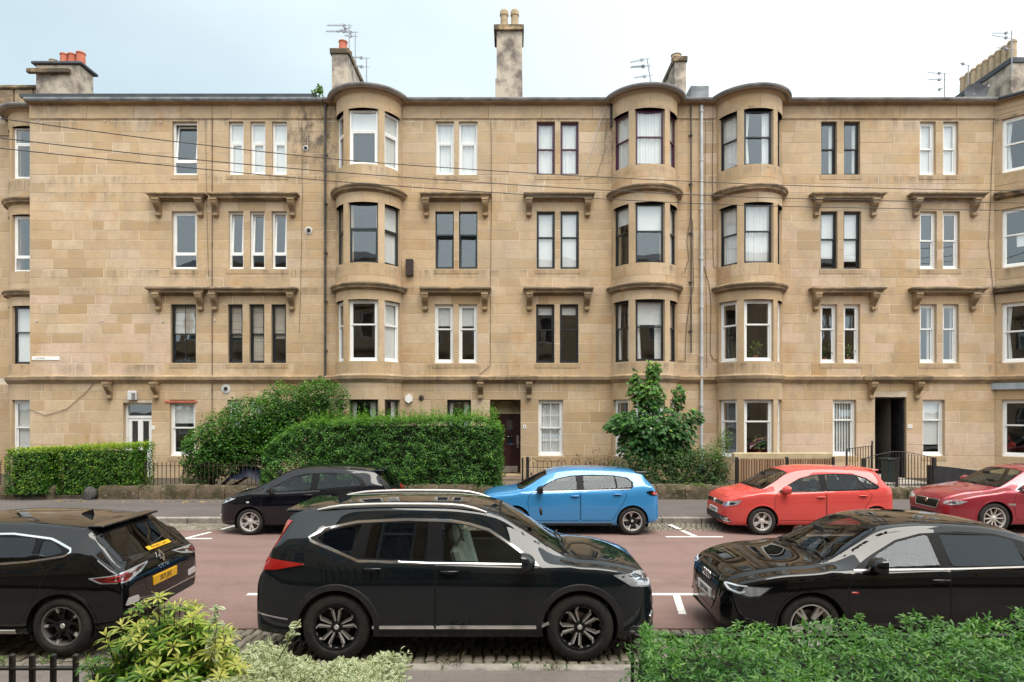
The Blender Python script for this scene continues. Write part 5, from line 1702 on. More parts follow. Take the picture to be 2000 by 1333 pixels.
def make_car(name, label, loc, heading, P, cat='car'):
    root_ = root(name, loc, label, cat, 'cars parked along the kerbs', local=True, rz=heading)
    B = Body(P)
    col = M[P['paint']]
    mats = {'body': col}
    W = P['W']
    SR, SL = SIDE_R, SIDE_L
    def both(poly): return ((poly, SR), (mir(poly), SL))
    low_side = lambda c: True
    # doors and bonnet become parts of their own
    idx_door = []
    for d in P['doors']:
        for poly, fr in both(round_poly(d, P.get('door_r', .05), 3)):
            i = B.part('door'); idx_door.append(i)
            B.cut(poly, fr, depth=.3, idx=i)
    if 'bonnet' in P:
        bn = round_poly(P['bonnet'], .06, 3)
        i = B.part('bonnet'); mats['bonnet'] = col
        B.cut(bn, TOP_F, depth=.55, idx=i)
    if 'tailgate' in P:
        i = B.part('tailgate'); mats['tailgate'] = col
        B.cut(round_poly(P['tailgate'], .07, 3), REAR_F, depth=.9, idx=i, side=lambda c: c.z > .3)
    mats['door'] = col
    # dark glasshouse surround
    mats['window_surround'] = M['satin_black']
    for dl in P['dlo']:
        for poly, fr in both(dl): B.cut(poly, fr, depth=.3, idx=B.part('window_surround'))
    wl = []
    for k, (gl, gm) in enumerate(P['glass']):
        for poly, fr in both(round_poly(gl, P.get('glass_r', .03), 3)):
            B.cut_delete(poly, fr, depth=.3)
            wl.append((poly, fr, gm))
    # windscreen and rear screen
    def screen(sgn, p0, p1, wb, wt, r0, r1, gm, nm, bow=.05):
        d = Vector((p1[0]-p0[0], 0, p1[1]-p0[1]))
        fr = Frame((p0[0], 0, p0[1]), (0, sgn, 0), d)
        h = d.length
        poly = [(-wb, bow), (-wb*.5, bow*.25), (0, 0), (wb*.5, bow*.25), (wb, bow), (wt, h-bow*.5), (wt*.5, h-bow*.12), (0, h), (-wt*.5, h-bow*.12), (-wt, h-bow*.5)]
        rad = [r0, .05, .05, .05, r0, r1, .05, .05, .05, r1]
        poly = round_poly(poly, rad, 3)
        i = B.part('screen_border'); mats['screen_border'] = M['satin_black']
        B.cut(poly, fr, depth=-.5, idx=i)
        inn = [(a*.955, h*.5+(b_-h*.5)*.93) for a, b_ in poly]
        B.cut_delete(inn, fr, depth=-.5)
        wl.append((inn, fr, gm, nm))
        return fr, poly
    ws = screen(1, *P['windscreen'])
    rs = screen(-1, *P['rearscreen'])
    # wheel arches
    ar = P['arch']
    for hx in (P['wb']/2, -P['wb']/2):
        circ = [(hx + ar*math.cos(2*math.pi*k/36), P['wr'] + ar*1.0*math.sin(2*math.pi*k/36)) for k in range(36)]
        for poly, fr in both(circ): B.cut_delete(poly, fr, depth=.3)
        arc = [(hx + (ar+.012)*math.cos(R(t)), P['wr'] + (ar+.012)*math.sin(R(t))) for t in range(-28, 209, 8)]
        cl = P.get('cladding')
        for path, fr in ((arc, SR), (mir(arc), SL)):
            if cl:
                big = [(hx + (ar+cl/2-.004)*math.cos(R(t)), P['wr'] + (ar+cl/2-.004)*math.sin(R(t))) for t in range(-24, 205, 8)]
                if fr is SL: big = mir(big)
                strip(B, 'wheel_arch', big, cl, fr, .010, M['plastic'], root_, thick=.014)
            else:
                strip(B, 'wheel_arch', path, .034, fr, .007, col, root_, thick=.012)
        for sd_ in (1, -1):
            q = MB(); q.smooth = True
            ya, yb = sd_*(W-.035), sd_*(W-.42)
            n = 22
            ra = [q.vert((hx+(ar+.004)*math.cos(R(-25+230*k/n)), ya, P['wr']+(ar+.004)*math.sin(R(-25+230*k/n)))) for k in range(n+1)]
            rb = [q.vert((hx+(ar+.004)*math.cos(R(-25+230*k/n)), yb, P['wr']+(ar+.004)*math.sin(R(-25+230*k/n)))) for k in range(n+1)]
            for k in range(n): q.face([ra[k], ra[k+1], rb[k+1], rb[k]])
            q.face(rb)
            q.build('wheel_liner', M['gap'], root_)
    # panes
    for item in wl:
        poly, fr, gm = item[:3]
        nm = item[3] if len(item) > 3 else 'window'
        if nm == 'window':      # side glass: one nearly flat pane
            patch(B, nm, poly, fr, -.002, M[gm], root_, g=9.0, skirt=0, flat=True)
        else:
            patch(B, nm, poly, fr, -.002, M[gm], root_, g=.16, skirt=0)
    # shut lines
    for d in P['doors']:
        for poly, fr in both(round_poly(d, P.get('door_r', .05), 3)):
            zc = P.get('gap_top', 9)
            q = [p for p in poly]
            strip(B, 'shut_line', q, P.get('gapw', .008), fr, .0012, M['gap'], root_, closed=True)
    if 'bonnet' in P: strip(B, 'shut_line', round_poly(P['bonnet'], .06, 3), .008, TOP_F, .0012, M['gap'], root_, closed=True)
    if 'tailgate' in P: strip(B, 'shut_line', round_poly(P['tailgate'], .07, 3), .009, REAR_F, .0012, M['gap'], root_, closed=True)
    # chrome or black lines round the glass
    for line, wd, mt, closed in P.get('trim', []):
        for path, fr in both(line): strip(B, 'window_trim', path, wd, fr, .004, M[mt], root_, closed=closed, thick=.004)
    for line, wd, mt, nm in P.get('side_strips', []):
        for path, fr in both(line): strip(B, nm, path, wd, fr, .008, M[mt], root_, thick=.012)
    for nm, poly, frn, mt, off in P.get('patches', []):
        if frn in PAIRS:
            for q, f2 in ((poly, PAIRS[frn][0]), (mir(poly), PAIRS[frn][1])): patch(B, nm, q, f2, off, M[mt], root_)
        else:
            patch(B, nm, poly, {'front': FRONT_F, 'rear': REAR_F, 'top': TOP_F}[frn], off, M[mt], root_)
    for nm, line, wd, frn, mt, off in P.get('lines', []):
        if frn in PAIRS:
            for q, f2 in ((line, PAIRS[frn][0]), (mir(line), PAIRS[frn][1])): strip(B, nm, q, wd, f2, off, M[mt], root_, thick=.008)
        else: strip(B, nm, line, wd, {'front': FRONT_F, 'rear': REAR_F, 'top': TOP_F}[frn], off, M[mt], root_, thick=.008)
    # handles, mirrors
    hm = M[P.get('handle_m', P['paint'])]
    for a, z in P['handles']:
        handle(B, root_, SR, a, z, .19, hm); handle(B, root_, SL, -a, z, .19, hm)
    mx, mz = P['mirror']
    for sd_ in (1, -1):
        loc_, no_ = B.hit(SL if sd_ > 0 else SR, -mx if sd_ > 0 else mx, mz)
        mirror(root_, mx, loc_.y, mz, sd_, M[P.get('mirror_m', P['paint'])], P.get('mirror_s', 1.0))
    # cabin
    q = MB()
    x0, x1 = P['cabin']
    zb = P['belt'][len(P['belt'])//2][1]
    q.box(x0, x1+.35, -W*.80, W*.80, .32, .42)
    q.cbox(x1-.05, x1+.40, -W*.78, W*.78, .5, zb-.03, .06)
    for sd_ in (1, -1): q.box(x0, x1, sd_*W*.86-.02, sd_*W*.86+.02, .35, zb-.05)
    q.box(x0-.05, x0+.03, -W*.8, W*.8, .35, zb-.08)
    q.build('cabin', M['cabin'], root_)
    seats(root_, M[P.get('seat', 'seat_dark')], x1-.95, x1-1.80, .62, W, P['zr']-.28)
    q = MB(); sc = Vector((x1-.25, -.36, zb-.06)); t_ = R(25)
    q.tube([sc + Vector((math.sin(t_)*.18*math.cos(a)*-1, .18*math.sin(a), .18*math.cos(a)*math.cos(t_))) for a in [2*math.pi*k/20 for k in range(20)]], .014, 6, closed=True)
    q.tube([sc, sc + Vector((.25, 0, -.1))], .03, 6); q.tube([sc + Vector((0, -.17, 0)), sc, sc + Vector((0, .17, 0))], .012, 5)
    q.build('steering_wheel', M['cabin'], root_, sharp=40)
    q = MB(); q.cbox(x1-.12, x1-.09, -.11, .11, P['zr']-.22, P['zr']-.15, .01); q.build('rear_view_mirror', M['cabin'], root_)
    # wipers
    fr, poly = ws
    for a0, a1 in ((-.55, .05), (.0, .6)):
        pts = []
        for k in range(8):
            u = k/7; l2, n2 = B.hit(fr, a0+(a1-a0)*u, .03+.055*math.sin(math.pi*u*.9)); pts.append(l2+n2*.02)
        q = MB(); q.tube(pts, .009, 5); q.build('wiper', M['plastic'], root_)
    # wheels
    for hx in (P['wb']/2, -P['wb']/2):
        for sd_ in (1, -1):
            wheel(root_, hx, sd_, W-.02-P['ww']/2, P['wr'], P['rr'], P['ww'], P['spokes'], P['nsp'], lip=P.get('lip', 'alloy_dark'), hub=P.get('hub', 'alloy_dark'), phase=P.get('phase', 0.3)+(.4 if hx > 0 else 0))
    if 'extra' in P: P['extra'](root_, B, P)
    B.emit(root_, mats)
    return root_

def plate(root_, B, fr, a, b_, s, m, tilt_w=.52, hh=.111, mt='ink'):
    l0, n0 = B.hit(fr, a, b_)
    n0 = fr.Nn
    A = fr.A; Bv = fr.B
    mtx = Matrix((( A.x, Bv.x, n0.x, l0.x), (A.y, Bv.y, n0.y, l0.y), (A.z, Bv.z, n0.z, l0.z), (0, 0, 0, 1)))
    q = MB(); q.xf = mtx; q.cbox(-tilt_w/2, tilt_w/2, -hh/2, hh/2, -.03, .016, .004)
    o = q.build('number_plate', M[m], root_)
    text('lettering', s, .085, mtx @ Matrix.Translation((0, 0, .0172)), M[mt], o, sx=.80)
    return o
def badge_ring(parent, mtx, r, t, m, name='badge'):
    q = MB(); q.xf = mtx
    q.tube([(r*math.cos(2*math.pi*k/24), r*math.sin(2*math.pi*k/24), 0) for k in range(24)], t, 6, closed=True)
    return q.build(name, M[m], parent, sharp=60)
def on_skin(B, fr, a, b_, off=.008, flat=True):
    l0, n0 = B.hit(fr, a, b_)
    n = n0 if not flat else fr.Nn
    A = (fr.A - n*fr.A.dot(n)).normalized(); Bv = n.cross(A).normalized()
    p = l0 + n*off
    return Matrix(((A.x, Bv.x, n.x, p.x), (A.y, Bv.y, n.y, p.y), (A.z, Bv.z, n.z, p.z), (0, 0, 0, 1)))
# ---------------------------------------------------------------- the seven cars
def plan_std(xr, xf, rt=.74, ft=.56):
    return [(xr, rt), (xr+.03, rt+.10), (xr+.12, .93), (xr+.35, .978), (xr+.8, 1.0), (xf-.85, 1.0), (xf-.45, .962), (xf-.2, .875), (xf-.08, .77), (xf-.025, .66), (xf, ft)]
def spk_split(n_r, sp, wh, wr, mt, r0=.06, tip=0.0): return [(-sp*.35, -sp, wh, wr, r0, n_r, mt), (sp*.35, sp, wh, wr, r0, n_r, mt)]
FAR_Y = F/90.0; NEAR_Y = F/180.0

def lamp(nm, poly, fr, inner=None):
    return [(nm, poly, fr, 'lamp_bowl', .003), ('lamp_lens', poly, fr, 'lamp_glass', .010)]

# ---- dark grey SUV, near kerb, heading right
def suv_extra(r_, B, P):
    for sd_ in (1, -1):
        pts = []
        for k in range(15):
            u = k/14; x = -1.62+1.92*u
            l, n = B.hit(TOP_F, x, sd_*.60)
            pts.append((x, sd_*.60, l.z + .006 + .03*min(1, 8*u, 8*(1-u))))
        q = MB(); q.smooth = True; q.tube(pts, [.012]+[.02]*13+[.012], 8); q.build('roof_rail', M['silver'], r_, sharp=60)
    l, n = B.hit(TOP_F, -1.45, 0)
    q = MB(); q.prism([(-1.55, -.03, l.z-.01), (-1.55, -.004, l.z+.075), (-1.55, .004, l.z+.075), (-1.55, .03, l.z-.01)], (.035, 0, 0)); q.prism([(-1.515, -.03, l.z-.01), (-1.515, 0, l.z+.07), (-1.515, .03, l.z-.01)], (.12, 0, .005-.06)); q.build('roof_aerial', M['p_gun'], r_)
    q = MB(); q.cbox(-1.99, -1.80, -.58, .58, B.top(-1.9)-.02, B.top(-1.9)+.016, .015); q.build('spoiler', M['p_gun'], r_)
suv = dict(W=.927, xf=2.20, xr=-2.25, wb=2.66, wr=.37, rr=.245, ww=.235, arch=.415, cladding=.075, zr=1.68, paint='p_gun', mid=.66, sh=1.03,
 top=[(-2.25,.60),(-2.245,.75),(-2.215,.95),(-2.16,1.06),(-2.06,1.27),(-1.95,1.53),(-1.90,1.60),(-1.82,1.628),(-1.5,1.66),(-.8,1.688),(-.2,1.685),(.2,1.65),(.42,1.60),(.8,1.39),(1.22,1.13),(1.30,1.105),(1.6,1.07),(1.92,1.0),(2.06,.94),(2.13,.87),(2.18,.73),(2.20,.60)],
 drop=[(-2.34,.06),(-1.9,.08),(-.5,.09),(.4,.10),(.9,.11),(1.25,.06),(1.6,.045),(2.0,.05),(2.26,.04)],
 belt=[(-2.34,1.2),(-1.7,1.25),(-1.2,1.13),(-.3,1.085),(.87,1.05),(1.25,1.05),(1.6,1.01),(2.0,.93),(2.26,.8)],
 low=[(-2.34,.38),(-2.2,.29),(-1,.25),(1,.25),(2.05,.22),(2.26,.28)],
 cw=[(-2.34,.80),(-2.2,.80),(-1.95,.70),(-1.5,.675),(0,.68),(.45,.675),(1.2,.79),(1.4,.80),(2.0,.74),(2.26,.6)],
 plan=plan_std(-2.25, 2.20, .78, .6),
 doors=[[(-.237,.40),(.98,.40),(1.0,.85),(.93,1.03),(-.237,1.075)], [(-.253,.40),(-.253,1.08),(-1.14,1.125),(-1.22,.95),(-1.02,.62),(-.86,.40)]],
 bonnet=[(2.10,-.52),(2.10,.52),(1.75,.67),(1.27,.70),(1.21,.45),(1.20,0),(1.21,-.45),(1.27,-.70),(1.75,-.67)],
 dlo=[[(.87,1.05),(.62,1.22),(.33,1.40),(.1,1.465),(-.1,1.50),(-.6,1.515),(-1.15,1.49),(-1.5,1.42),(-1.645,1.345),(-1.62,1.31),(-1.1,1.10),(-.3,1.072)]],
 glass=[([(-1.56,1.335),(-1.40,1.225),(-1.20,1.14),(-1.09,1.47),(-1.48,1.395)],'privacy_glass'), ([(-1.03,1.13),(-.345,1.10),(-.345,1.487),(-.98,1.472)],'privacy_glass'), ([(-.165,1.095),(.80,1.075),(.56,1.235),(.30,1.39),(.05,1.455),(-.2,1.478)],'car_glass')],
 windscreen=((1.23,1.125),(.43,1.595),.70,.57,.06,.06,'car_glass','windscreen'), rearscreen=((-2.13,1.12),(-1.955,1.51),.62,.55,.06,.06,'privacy_glass','rear_window'),
 trim=[([(.87,1.05),(.62,1.22),(.33,1.40),(.1,1.465),(-.1,1.50),(-.6,1.515),(-1.15,1.49),(-1.5,1.42),(-1.645,1.345),(-1.62,1.31),(-1.1,1.10),(-.3,1.072)], .028, 'chrome', True)],
 side_strips=[([(-.93,.385),(-.26,.385)], .042, 'chrome', 'sill_trim'), ([(-.235,.385),(.88,.385),(.99,.435)], .042, 'chrome', 'sill_trim'), ([(-2.2,.52),(-1.85,.47)], .02, 'chrome', 'bumper_trim'), ([(-.88,.32),(.9,.32)], .11, 'plastic', 'sill_cladding')],
 patches=lamp('headlight', round_poly([(.56,.945),(.74,.81),(.98,.775),(1.13,.80),(1.14,.89),(.98,.935)], .03), 'fdiag')
  + [('headlight_tube', round_poly([(.80,.815),(.98,.79),(1.11,.815),(1.10,.845),(.97,.82),(.82,.845)], .01), 'fdiag', 'drl', .007), ('headlight_bezel', round_poly([(.80,.87),(.95,.855),(1.06,.865),(1.05,.895),(.93,.905)], .015), 'fdiag', 'lamp_dark', .006),
     ('tail_light', round_poly([(-.54,1.065),(-.77,1.005),(-1.10,.985),(-1.13,1.12),(-.90,1.13)], .02), 'rdiag', 'red_lens', .012), ('tail_light', round_poly([(-1.06,1.125),(-.90,1.135),(-.85,1.50),(-.94,1.50)], .015), 'rdiag', 'red_lens', .010),
     ('grille', round_poly([(-.42,.62),(.42,.62),(.50,.82),(-.50,.82)], .05), 'front', 'gloss_black', .006), ('lower_grille', round_poly([(-.5,.30),(.5,.30),(.55,.48),(-.55,.48)], .05), 'front', 'plastic', .006),
     ('fog_surround', round_poly([(.98,.34),(1.15,.36),(1.15,.47),(1.03,.44)], .02), 'fdiag', 'chrome', .010), ('bumper_skirt', round_poly([(.72,.23),(1.2,.25),(1.2,.33),(.72,.37)], .02), 'fdiag', 'plastic', .008)],
 lines=[('bumper_seam', [(.60,.80),(.50,.68),(.50,.52)], .007, 'fdiag', 'gap', .0012), ('skirt_trim', [(.75,.375),(.95,.34)], .014, 'fdiag', 'chrome', .012), ('grille_bar', [(-.5,.80),(0,.77),(.5,.80)], .05, 'front', 'chrome', .014)],
 handles=[(-.09,.985),(-.93,1.015)], mirror=(.74,1.09), mirror_s=1.12, cabin=(-1.9,1.05), seat='seat_pale', gapw=.008,
 spokes=[(-.42,-.46,.012,.016,.06,.190,'silver'),(.42,.46,.012,.016,.06,.190,'silver'),(-.46,-.24,.015,.015,.190,.236,'silver'),(.46,.24,.015,.015,.190,.236,'silver'),(-.25,.25,.016,.016,.235,.235,'silver'),(-.30,-.36,.016,.024,.07,.19,'alloy_grey'),(.30,.36,.016,.024,.07,.19,'alloy_grey')], nsp=5, phase=.95, extra=suv_extra)
make_car('parked_car', 'dark grey SUV with silver roof rails, parked on the near setts', (-.589, NEAR_Y+.927, -.012), 0.0, suv)

# ---- black hatchback, near kerb at the left, seen from behind
def clio_extra(r_, B, P):
    plate(r_, B, REAR_F, 0, .66, 'SB75 JKK', 'plate_yellow')
    q = MB(); q.cbox(-1.55, -1.36, -.555, .555, B.top(-1.42)-.012, B.top(-1.42)+.014, .010); q.build('spoiler', M['gloss_black'], r_)
    l, n = B.hit(TOP_F, -1.0, 0)
    q = MB(); q.prism([(-1.06, -.028, l.z-.01), (-1.06, 0, l.z+.07), (-1.06, .028, l.z-.01)], (.14, 0, -.05)); q.build('roof_aerial', M['gloss_black'], r_)
    mt = on_skin(B, REAR_F, 0, .90, .012, False)
    q = MB(); q.xf = mt
    for sx in (1, -1):
        for sy in (1, -1):
            q.prism([(0, sy*.085, 0), (sx*.052, 0, 0), (sx*.026, 0, 0), (0, sy*.042, 0)], (0, 0, .008))
    q.build('badge', M['chrome'], r_)
    text('lettering', 'C L I O', .062, on_skin(B, REAR_F, 0, .79, .006, False), M['chrome'], r_, ext=.003, sx=1.15)
    mt = on_skin(B, REAR_F, .12, 1.005, .012, False)
    q = MB(); q.xf = mt; q.cbox(-.25, .25, -.03, .03, -.002, .003, .001); st = q.build('dealer_sticker', M['plate_yellow'], r_)
    text('lettering', 'Arnold Clark', .065, mt @ Matrix.Translation((0, 0, .0036)), M['ink'], st)
    q = MB()
    l0, n0 = B.hit(REAR_F, .3, 1.05)
    pts = [B.hit(REAR_F, -.05+.45*u, 1.03+.05*u)[0] + Vector((-.02, 0, .01)) for u in (0, .25, .5, .75, 1)]
    q.tube(pts, .01, 6); q.build('rear_wiper', M['plastic'], r_)
clio = dict(W=.90, xf=2.12, xr=-1.95, wb=2.583, wr=.325, rr=.222, ww=.215, arch=.365, zr=1.44, paint='p_black', mid=.60, sh=.90,
 top=[(-1.95,.56),(-1.945,.70),(-1.91,.86),(-1.86,.95),(-1.80,1.0),(-1.55,1.24),(-1.47,1.33),(-1.40,1.365),(-1.1,1.40),(-.6,1.435),(-.1,1.442),(.35,1.41),(.55,1.37),(.95,1.17),(1.28,.99),(1.36,.965),(1.7,.91),(1.95,.82),(2.06,.72),(2.10,.63),(2.12,.55)],
 drop=[(-1.95,.05),(-1.5,.07),(-.5,.085),(.5,.09),(.95,.10),(1.3,.055),(1.6,.045),(2.12,.04)],
 belt=[(-1.95,1.1),(-1.5,1.10),(-1.0,1.04),(-.3,.985),(.6,.94),(1.2,.93),(1.6,.88),(2.12,.7)],
 low=[(-1.95,.34),(-1.8,.27),(-1,.22),(1,.22),(1.95,.20),(2.12,.25)],
 cw=[(-1.95,.80),(-1.8,.80),(-1.5,.70),(-1.2,.675),(0,.68),(.5,.67),(1.25,.77),(1.5,.78),(2.0,.7),(2.12,.6)],
 plan=plan_std(-1.95, 2.12, .80, .58),
 doors=[[(-.16,.36),(.95,.36),(1.0,.75),(.95,.92),(-.16,.975)], [(-.176,.36),(-.176,.976),(-1.02,1.03),(-1.15,.93),(-1.0,.62),(-.85,.36)]],
 bonnet=[(1.98,-.5),(1.98,.5),(1.65,.64),(1.32,.66),(1.27,.4),(1.27,-.4),(1.32,-.66),(1.65,-.64)],
 tailgate=[(-.62,.70),(.62,.70),(.66,.95),(.60,1.34),(-.60,1.34),(-.66,.95)],
 dlo=[[(.92,.945),(.62,1.12),(.35,1.235),(0,1.295),(-.6,1.30),(-1.05,1.25),(-1.34,1.16),(-1.36,1.13),(-1.30,1.09),(-.9,1.03),(-.3,.985)]],
 glass=[([(-.93,1.05),(-.22,1.0),(-.22,1.275),(-.88,1.255)],'privacy_glass'), ([(-.10,.99),(.80,.965),(.55,1.12),(.32,1.22),(-.02,1.275),(-.10,1.278)],'car_glass'), ([(-1.28,1.13),(-1.0,1.06),(-.96,1.24),(-1.1,1.215)],'privacy_glass')],
 windscreen=((1.29,.985),(.56,1.365),.68,.55,.06,.06,'car_glass','windscreen'), rearscreen=((-1.82,.99),(-1.50,1.30),.58,.53,.07,.05,'privacy_glass','rear_window', .05),
 trim=[([(.92,.945),(.62,1.12),(.35,1.235),(0,1.295),(-.6,1.30),(-1.05,1.25),(-1.34,1.16),(-1.36,1.13),(-1.30,1.09),(-.9,1.03),(-.3,.985)], .022, 'chrome', True)],
 side_strips=[([(-.80,.27),(.85,.27)], .05, 'silver', 'sill_trim')],
 patches=[('tail_light', round_poly([(-.50,.855),(-.60,.79),(-.86,.775),(-1.04,.83),(-1.15,.905),(-.9,.89)], .02), 'rdiag', 'lamp_bowl', .006), ('light_housing', round_poly([(-.54,.85),(-.62,.80),(-.84,.79),(-.93,.83),(-.86,.872)], .02), 'rdiag', 'dark_red_lens', .010), ('light_housing', round_poly([(-.97,.835),(-1.05,.86),(-1.11,.89),(-.98,.88)], .01), 'rdiag', 'lamp_dark', .010), ('lamp_lens', round_poly([(-.50,.855),(-.60,.79),(-.86,.775),(-1.04,.83),(-1.15,.905),(-.9,.89)], .02), 'rdiag', 'lamp_glass', .018),
   ('plate_recess', round_poly([(-.38,.575),(.38,.575),(.42,.735),(-.42,.735)], .04), 'rear', 'gloss_black', .003), ('bumper_insert', round_poly([(-.7,.36),(.7,.36),(.62,.47),(-.62,.47)], .04), 'rear', 'plastic', .006), ('bumper_blade', round_poly([(-.82,.52),(-1.0,.51),(-.99,.585),(-.86,.60)], .02), 'rdiag', 'silver', .006)]
  + lamp('headlight', round_poly([(.6,.76),(.75,.68),(1.05,.64),(1.08,.70),(.9,.78)], .02), 'fdiag'),
 lines=[('light_tube', [(-.86,.86),(-.66,.845),(-.66,.81),(-.86,.80)], .012, 'rdiag', 'red_lens', .016), ('light_tube', [(-1.08,.885),(-.88,.845)], .010, 'rdiag', 'dark_red_lens', .016), ('bumper_trim', [(-.74,.47),(-.3,.47),(.3,.47),(.74,.47)], .016, 'rear', 'chrome', .01)],
 handles=[(-.05,.90),(-.99,1.08)], mirror=(.74,.99), cabin=(-1.5,1.05), gapw=.007,
 spokes=[(-.05,-.20,.03,.034,.05,.15,'alloy_dark'),(.05,.20,.03,.034,.05,.15,'alloy_dark'),(-.20,-.23,.030,.030,.15,.212,'silver'),(.20,.23,.03,.05,.15,.212,'alloy_dark')], nsp=5, lip='alloy_grey', phase=.2, extra=clio_extra)
make_car('parked_car', 'black hatchback seen from behind with a yellow number plate, at the near kerb', (-6.24, NEAR_Y+.95, 0.03), math.pi, clio)

# ---- black saloon, near kerb at the right, facing left
def audi_extra(r_, B, P):
    plate(r_, B, FRONT_F, 0, .50, 'SB69 NNR', 'plate_white')
    for k in range(4):
        badge_ring(r_, on_skin(B, FRONT_F, -.105+.07*k, .685, .022, True), .046, .007, 'chrome')
    for k in range(7):
        z = .44+.046*k
        w_ = .30+.10*math.sin(math.pi*(z-.36)/.42)
        if .44 < z < .56: continue
        strip(B, 'grille_bar', [(-w_, z), (-w_*.5, z), (0, z), (w_*.5, z), (w_, z)], .014, FRONT_F, .016, M['alloy_dark'], r_, thick=.012)
    strip(B, 'fender_badge', [(.985, .73), (1.06, .73)], .022, SIDE_L, .006, M['chrome'], r_) if False else None
    l, n = B.hit(SIDE_L, -.93, .70)
    q = MB(); q.cbox(.90, .98, l.y-.004, l.y+.006, .69, .71, .002); q.build('fender_badge', M['red_lens'], r_)
audi = dict(W=.921, xf=2.30, xr=-2.43, wb=2.82, wr=.335, rr=.235, ww=.23, arch=.375, zr=1.427, paint='p_black', mid=.58, sh=.90,
 top=[(-2.43,.58),(-2.425,.80),(-2.38,.96),(-2.28,1.0),(-1.95,1.03),(-1.80,1.05),(-1.4,1.20),(-1.0,1.345),(-.6,1.405),(-.1,1.427),(.25,1.405),(.45,1.365),(.8,1.20),(1.18,1.0),(1.28,.975),(1.7,.93),(2.05,.845),(2.17,.79),(2.235,.735),(2.275,.64),(2.30,.54)],
 drop=[(-2.43,.05),(-1.9,.04),(-1.4,.07),(-.5,.085),(.4,.09),(.85,.10),(1.2,.05),(1.6,.04),(2.3,.035)],
 belt=[(-2.43,1.0),(-1.9,.99),(-1.0,.975),(0,.955),(.8,.93),(1.2,.935),(1.7,.885),(2.1,.80),(2.3,.7)],
 low=[(-2.43,.34),(-2.2,.26),(-1,.20),(1,.20),(2.1,.18),(2.3,.22)],
 cw=[(-2.43,.78),(-2.0,.78),(-1.75,.74),(-1.1,.65),(-.5,.65),(.4,.65),(1.15,.755),(1.4,.775),(2.0,.70),(2.3,.55)],
 plan=plan_std(-2.43, 2.30, .74, .58),
 doors=[[(-.10,.32),(.98,.32),(1.02,.72),(.96,.91),(-.10,.945)], [(-.116,.32),(-.116,.946),(-1.10,.965),(-1.2,.85),(-1.05,.58),(-.85,.32)]],
 bonnet=[(2.20,-.36),(2.20,.36),(1.95,.58),(1.6,.665),(1.24,.67),(1.19,.4),(1.18,0),(1.19,-.4),(1.24,-.67),(1.6,-.665),(1.95,-.58)],
 dlo=[[(.93,.935),(.65,1.08),(.35,1.225),(.05,1.295),(-.4,1.315),(-.8,1.29),(-1.15,1.20),(-1.42,1.05),(-1.43,1.01),(-1.35,.985),(-.3,.955)]],
 glass=[([(-1.0,.995),(-.16,.975),(-.16,1.295),(-.75,1.275),(-.98,1.22)],'privacy_glass'), ([(-.03,.97),(.80,.955),(.60,1.08),(.33,1.21),(.05,1.275),(-.03,1.285)],'car_glass')],
 windscreen=((1.19,1.0),(.46,1.36),.67,.53,.06,.06,'car_glass','windscreen'), rearscreen=((-1.78,1.06),(-1.05,1.325),.60,.52,.06,.06,'car_glass','rear_window'), rear_gm='car_glass',
 trim=[([(.93,.935),(-.3,.955),(-1.35,.985)], .018, 'silver', False)],
 side_strips=[],
 patches=[('headlight', round_poly([(.66,.755),(.77,.635),(.90,.61),(1.20,.675),(1.23,.71),(.95,.745)], .02), 'fdiag', 'lamp_dark', .003), ('headlight_unit', round_poly([(.69,.742),(.78,.65),(.89,.63),(.96,.65),(.93,.735)], .015), 'fdiag', 'lamp_bowl', .005), ('lamp_lens', round_poly([(.66,.755),(.77,.635),(.90,.61),(1.20,.675),(1.23,.71),(.95,.745)], .02), 'fdiag', 'lamp_glass', .014)]
  + [     ('grille', round_poly([(-.24,.33),(.24,.33),(.40,.50),(.42,.68),(.35,.745),(-.35,.745),(-.42,.68),(-.40,.50)], .05), 'front', 'gloss_black', .005),
     ('lower_grille', round_poly([(.86,.27),(1.16,.27),(1.22,.40),(1.12,.46),(.95,.42)], .03), 'fdiag', 'gloss_black', .005), ('splitter', round_poly([(-.7,.20),(.7,.20),(.7,.245),(-.7,.245)], .02), 'front', 'plastic', .012),
     ('tail_light', round_poly([(-.9,.90),(-.95,.80),(-1.25,.78),(-1.25,.90)], .02), 'rdiag', 'red_lens', .006)],
 lines=[('headlight_tube', [(1.21,.70),(1.10,.675),(.98,.655),(.92,.68)], .022, 'fdiag', 'drl', .010), ('headlight_tube', [(1.205,.708),(1.05,.73),(.90,.738)], .014, 'fdiag', 'drl', .010), ('grille_frame', [(-.24,.33),(.24,.33),(.40,.50),(.42,.68),(.35,.745),(-.35,.745),(-.42,.68),(-.40,.50),(-.24,.33)], .016, 'front', 'gloss_black', .010), ('bumper_blade', [(.86,.36),(1.0,.33),(1.18,.33)], .018, 'fdiag', 'gloss_black', .02), ('crease', [(2.0,.62),(2.0,.62)], .001, 'side', 'gap', .001)],
 handles=[(-.0,.835),(-1.0,.86)], mirror=(.70,.985), handle_m='p_black', cabin=(-1.5,1.0), gapw=.007,
 spokes=[(-.03,-.13,.04,.032,.05,.215,'silver'),(.03,.13,.04,.032,.05,.215,'silver')], nsp=5, lip='silver', phase=.5, extra=audi_extra)
audi['lines'] = [l for l in audi['lines'] if l[0] != 'crease']
make_car('parked_car', 'black saloon facing left behind the clipped front hedge', (4.70, NEAR_Y+.98, 0.03), math.pi, audi)

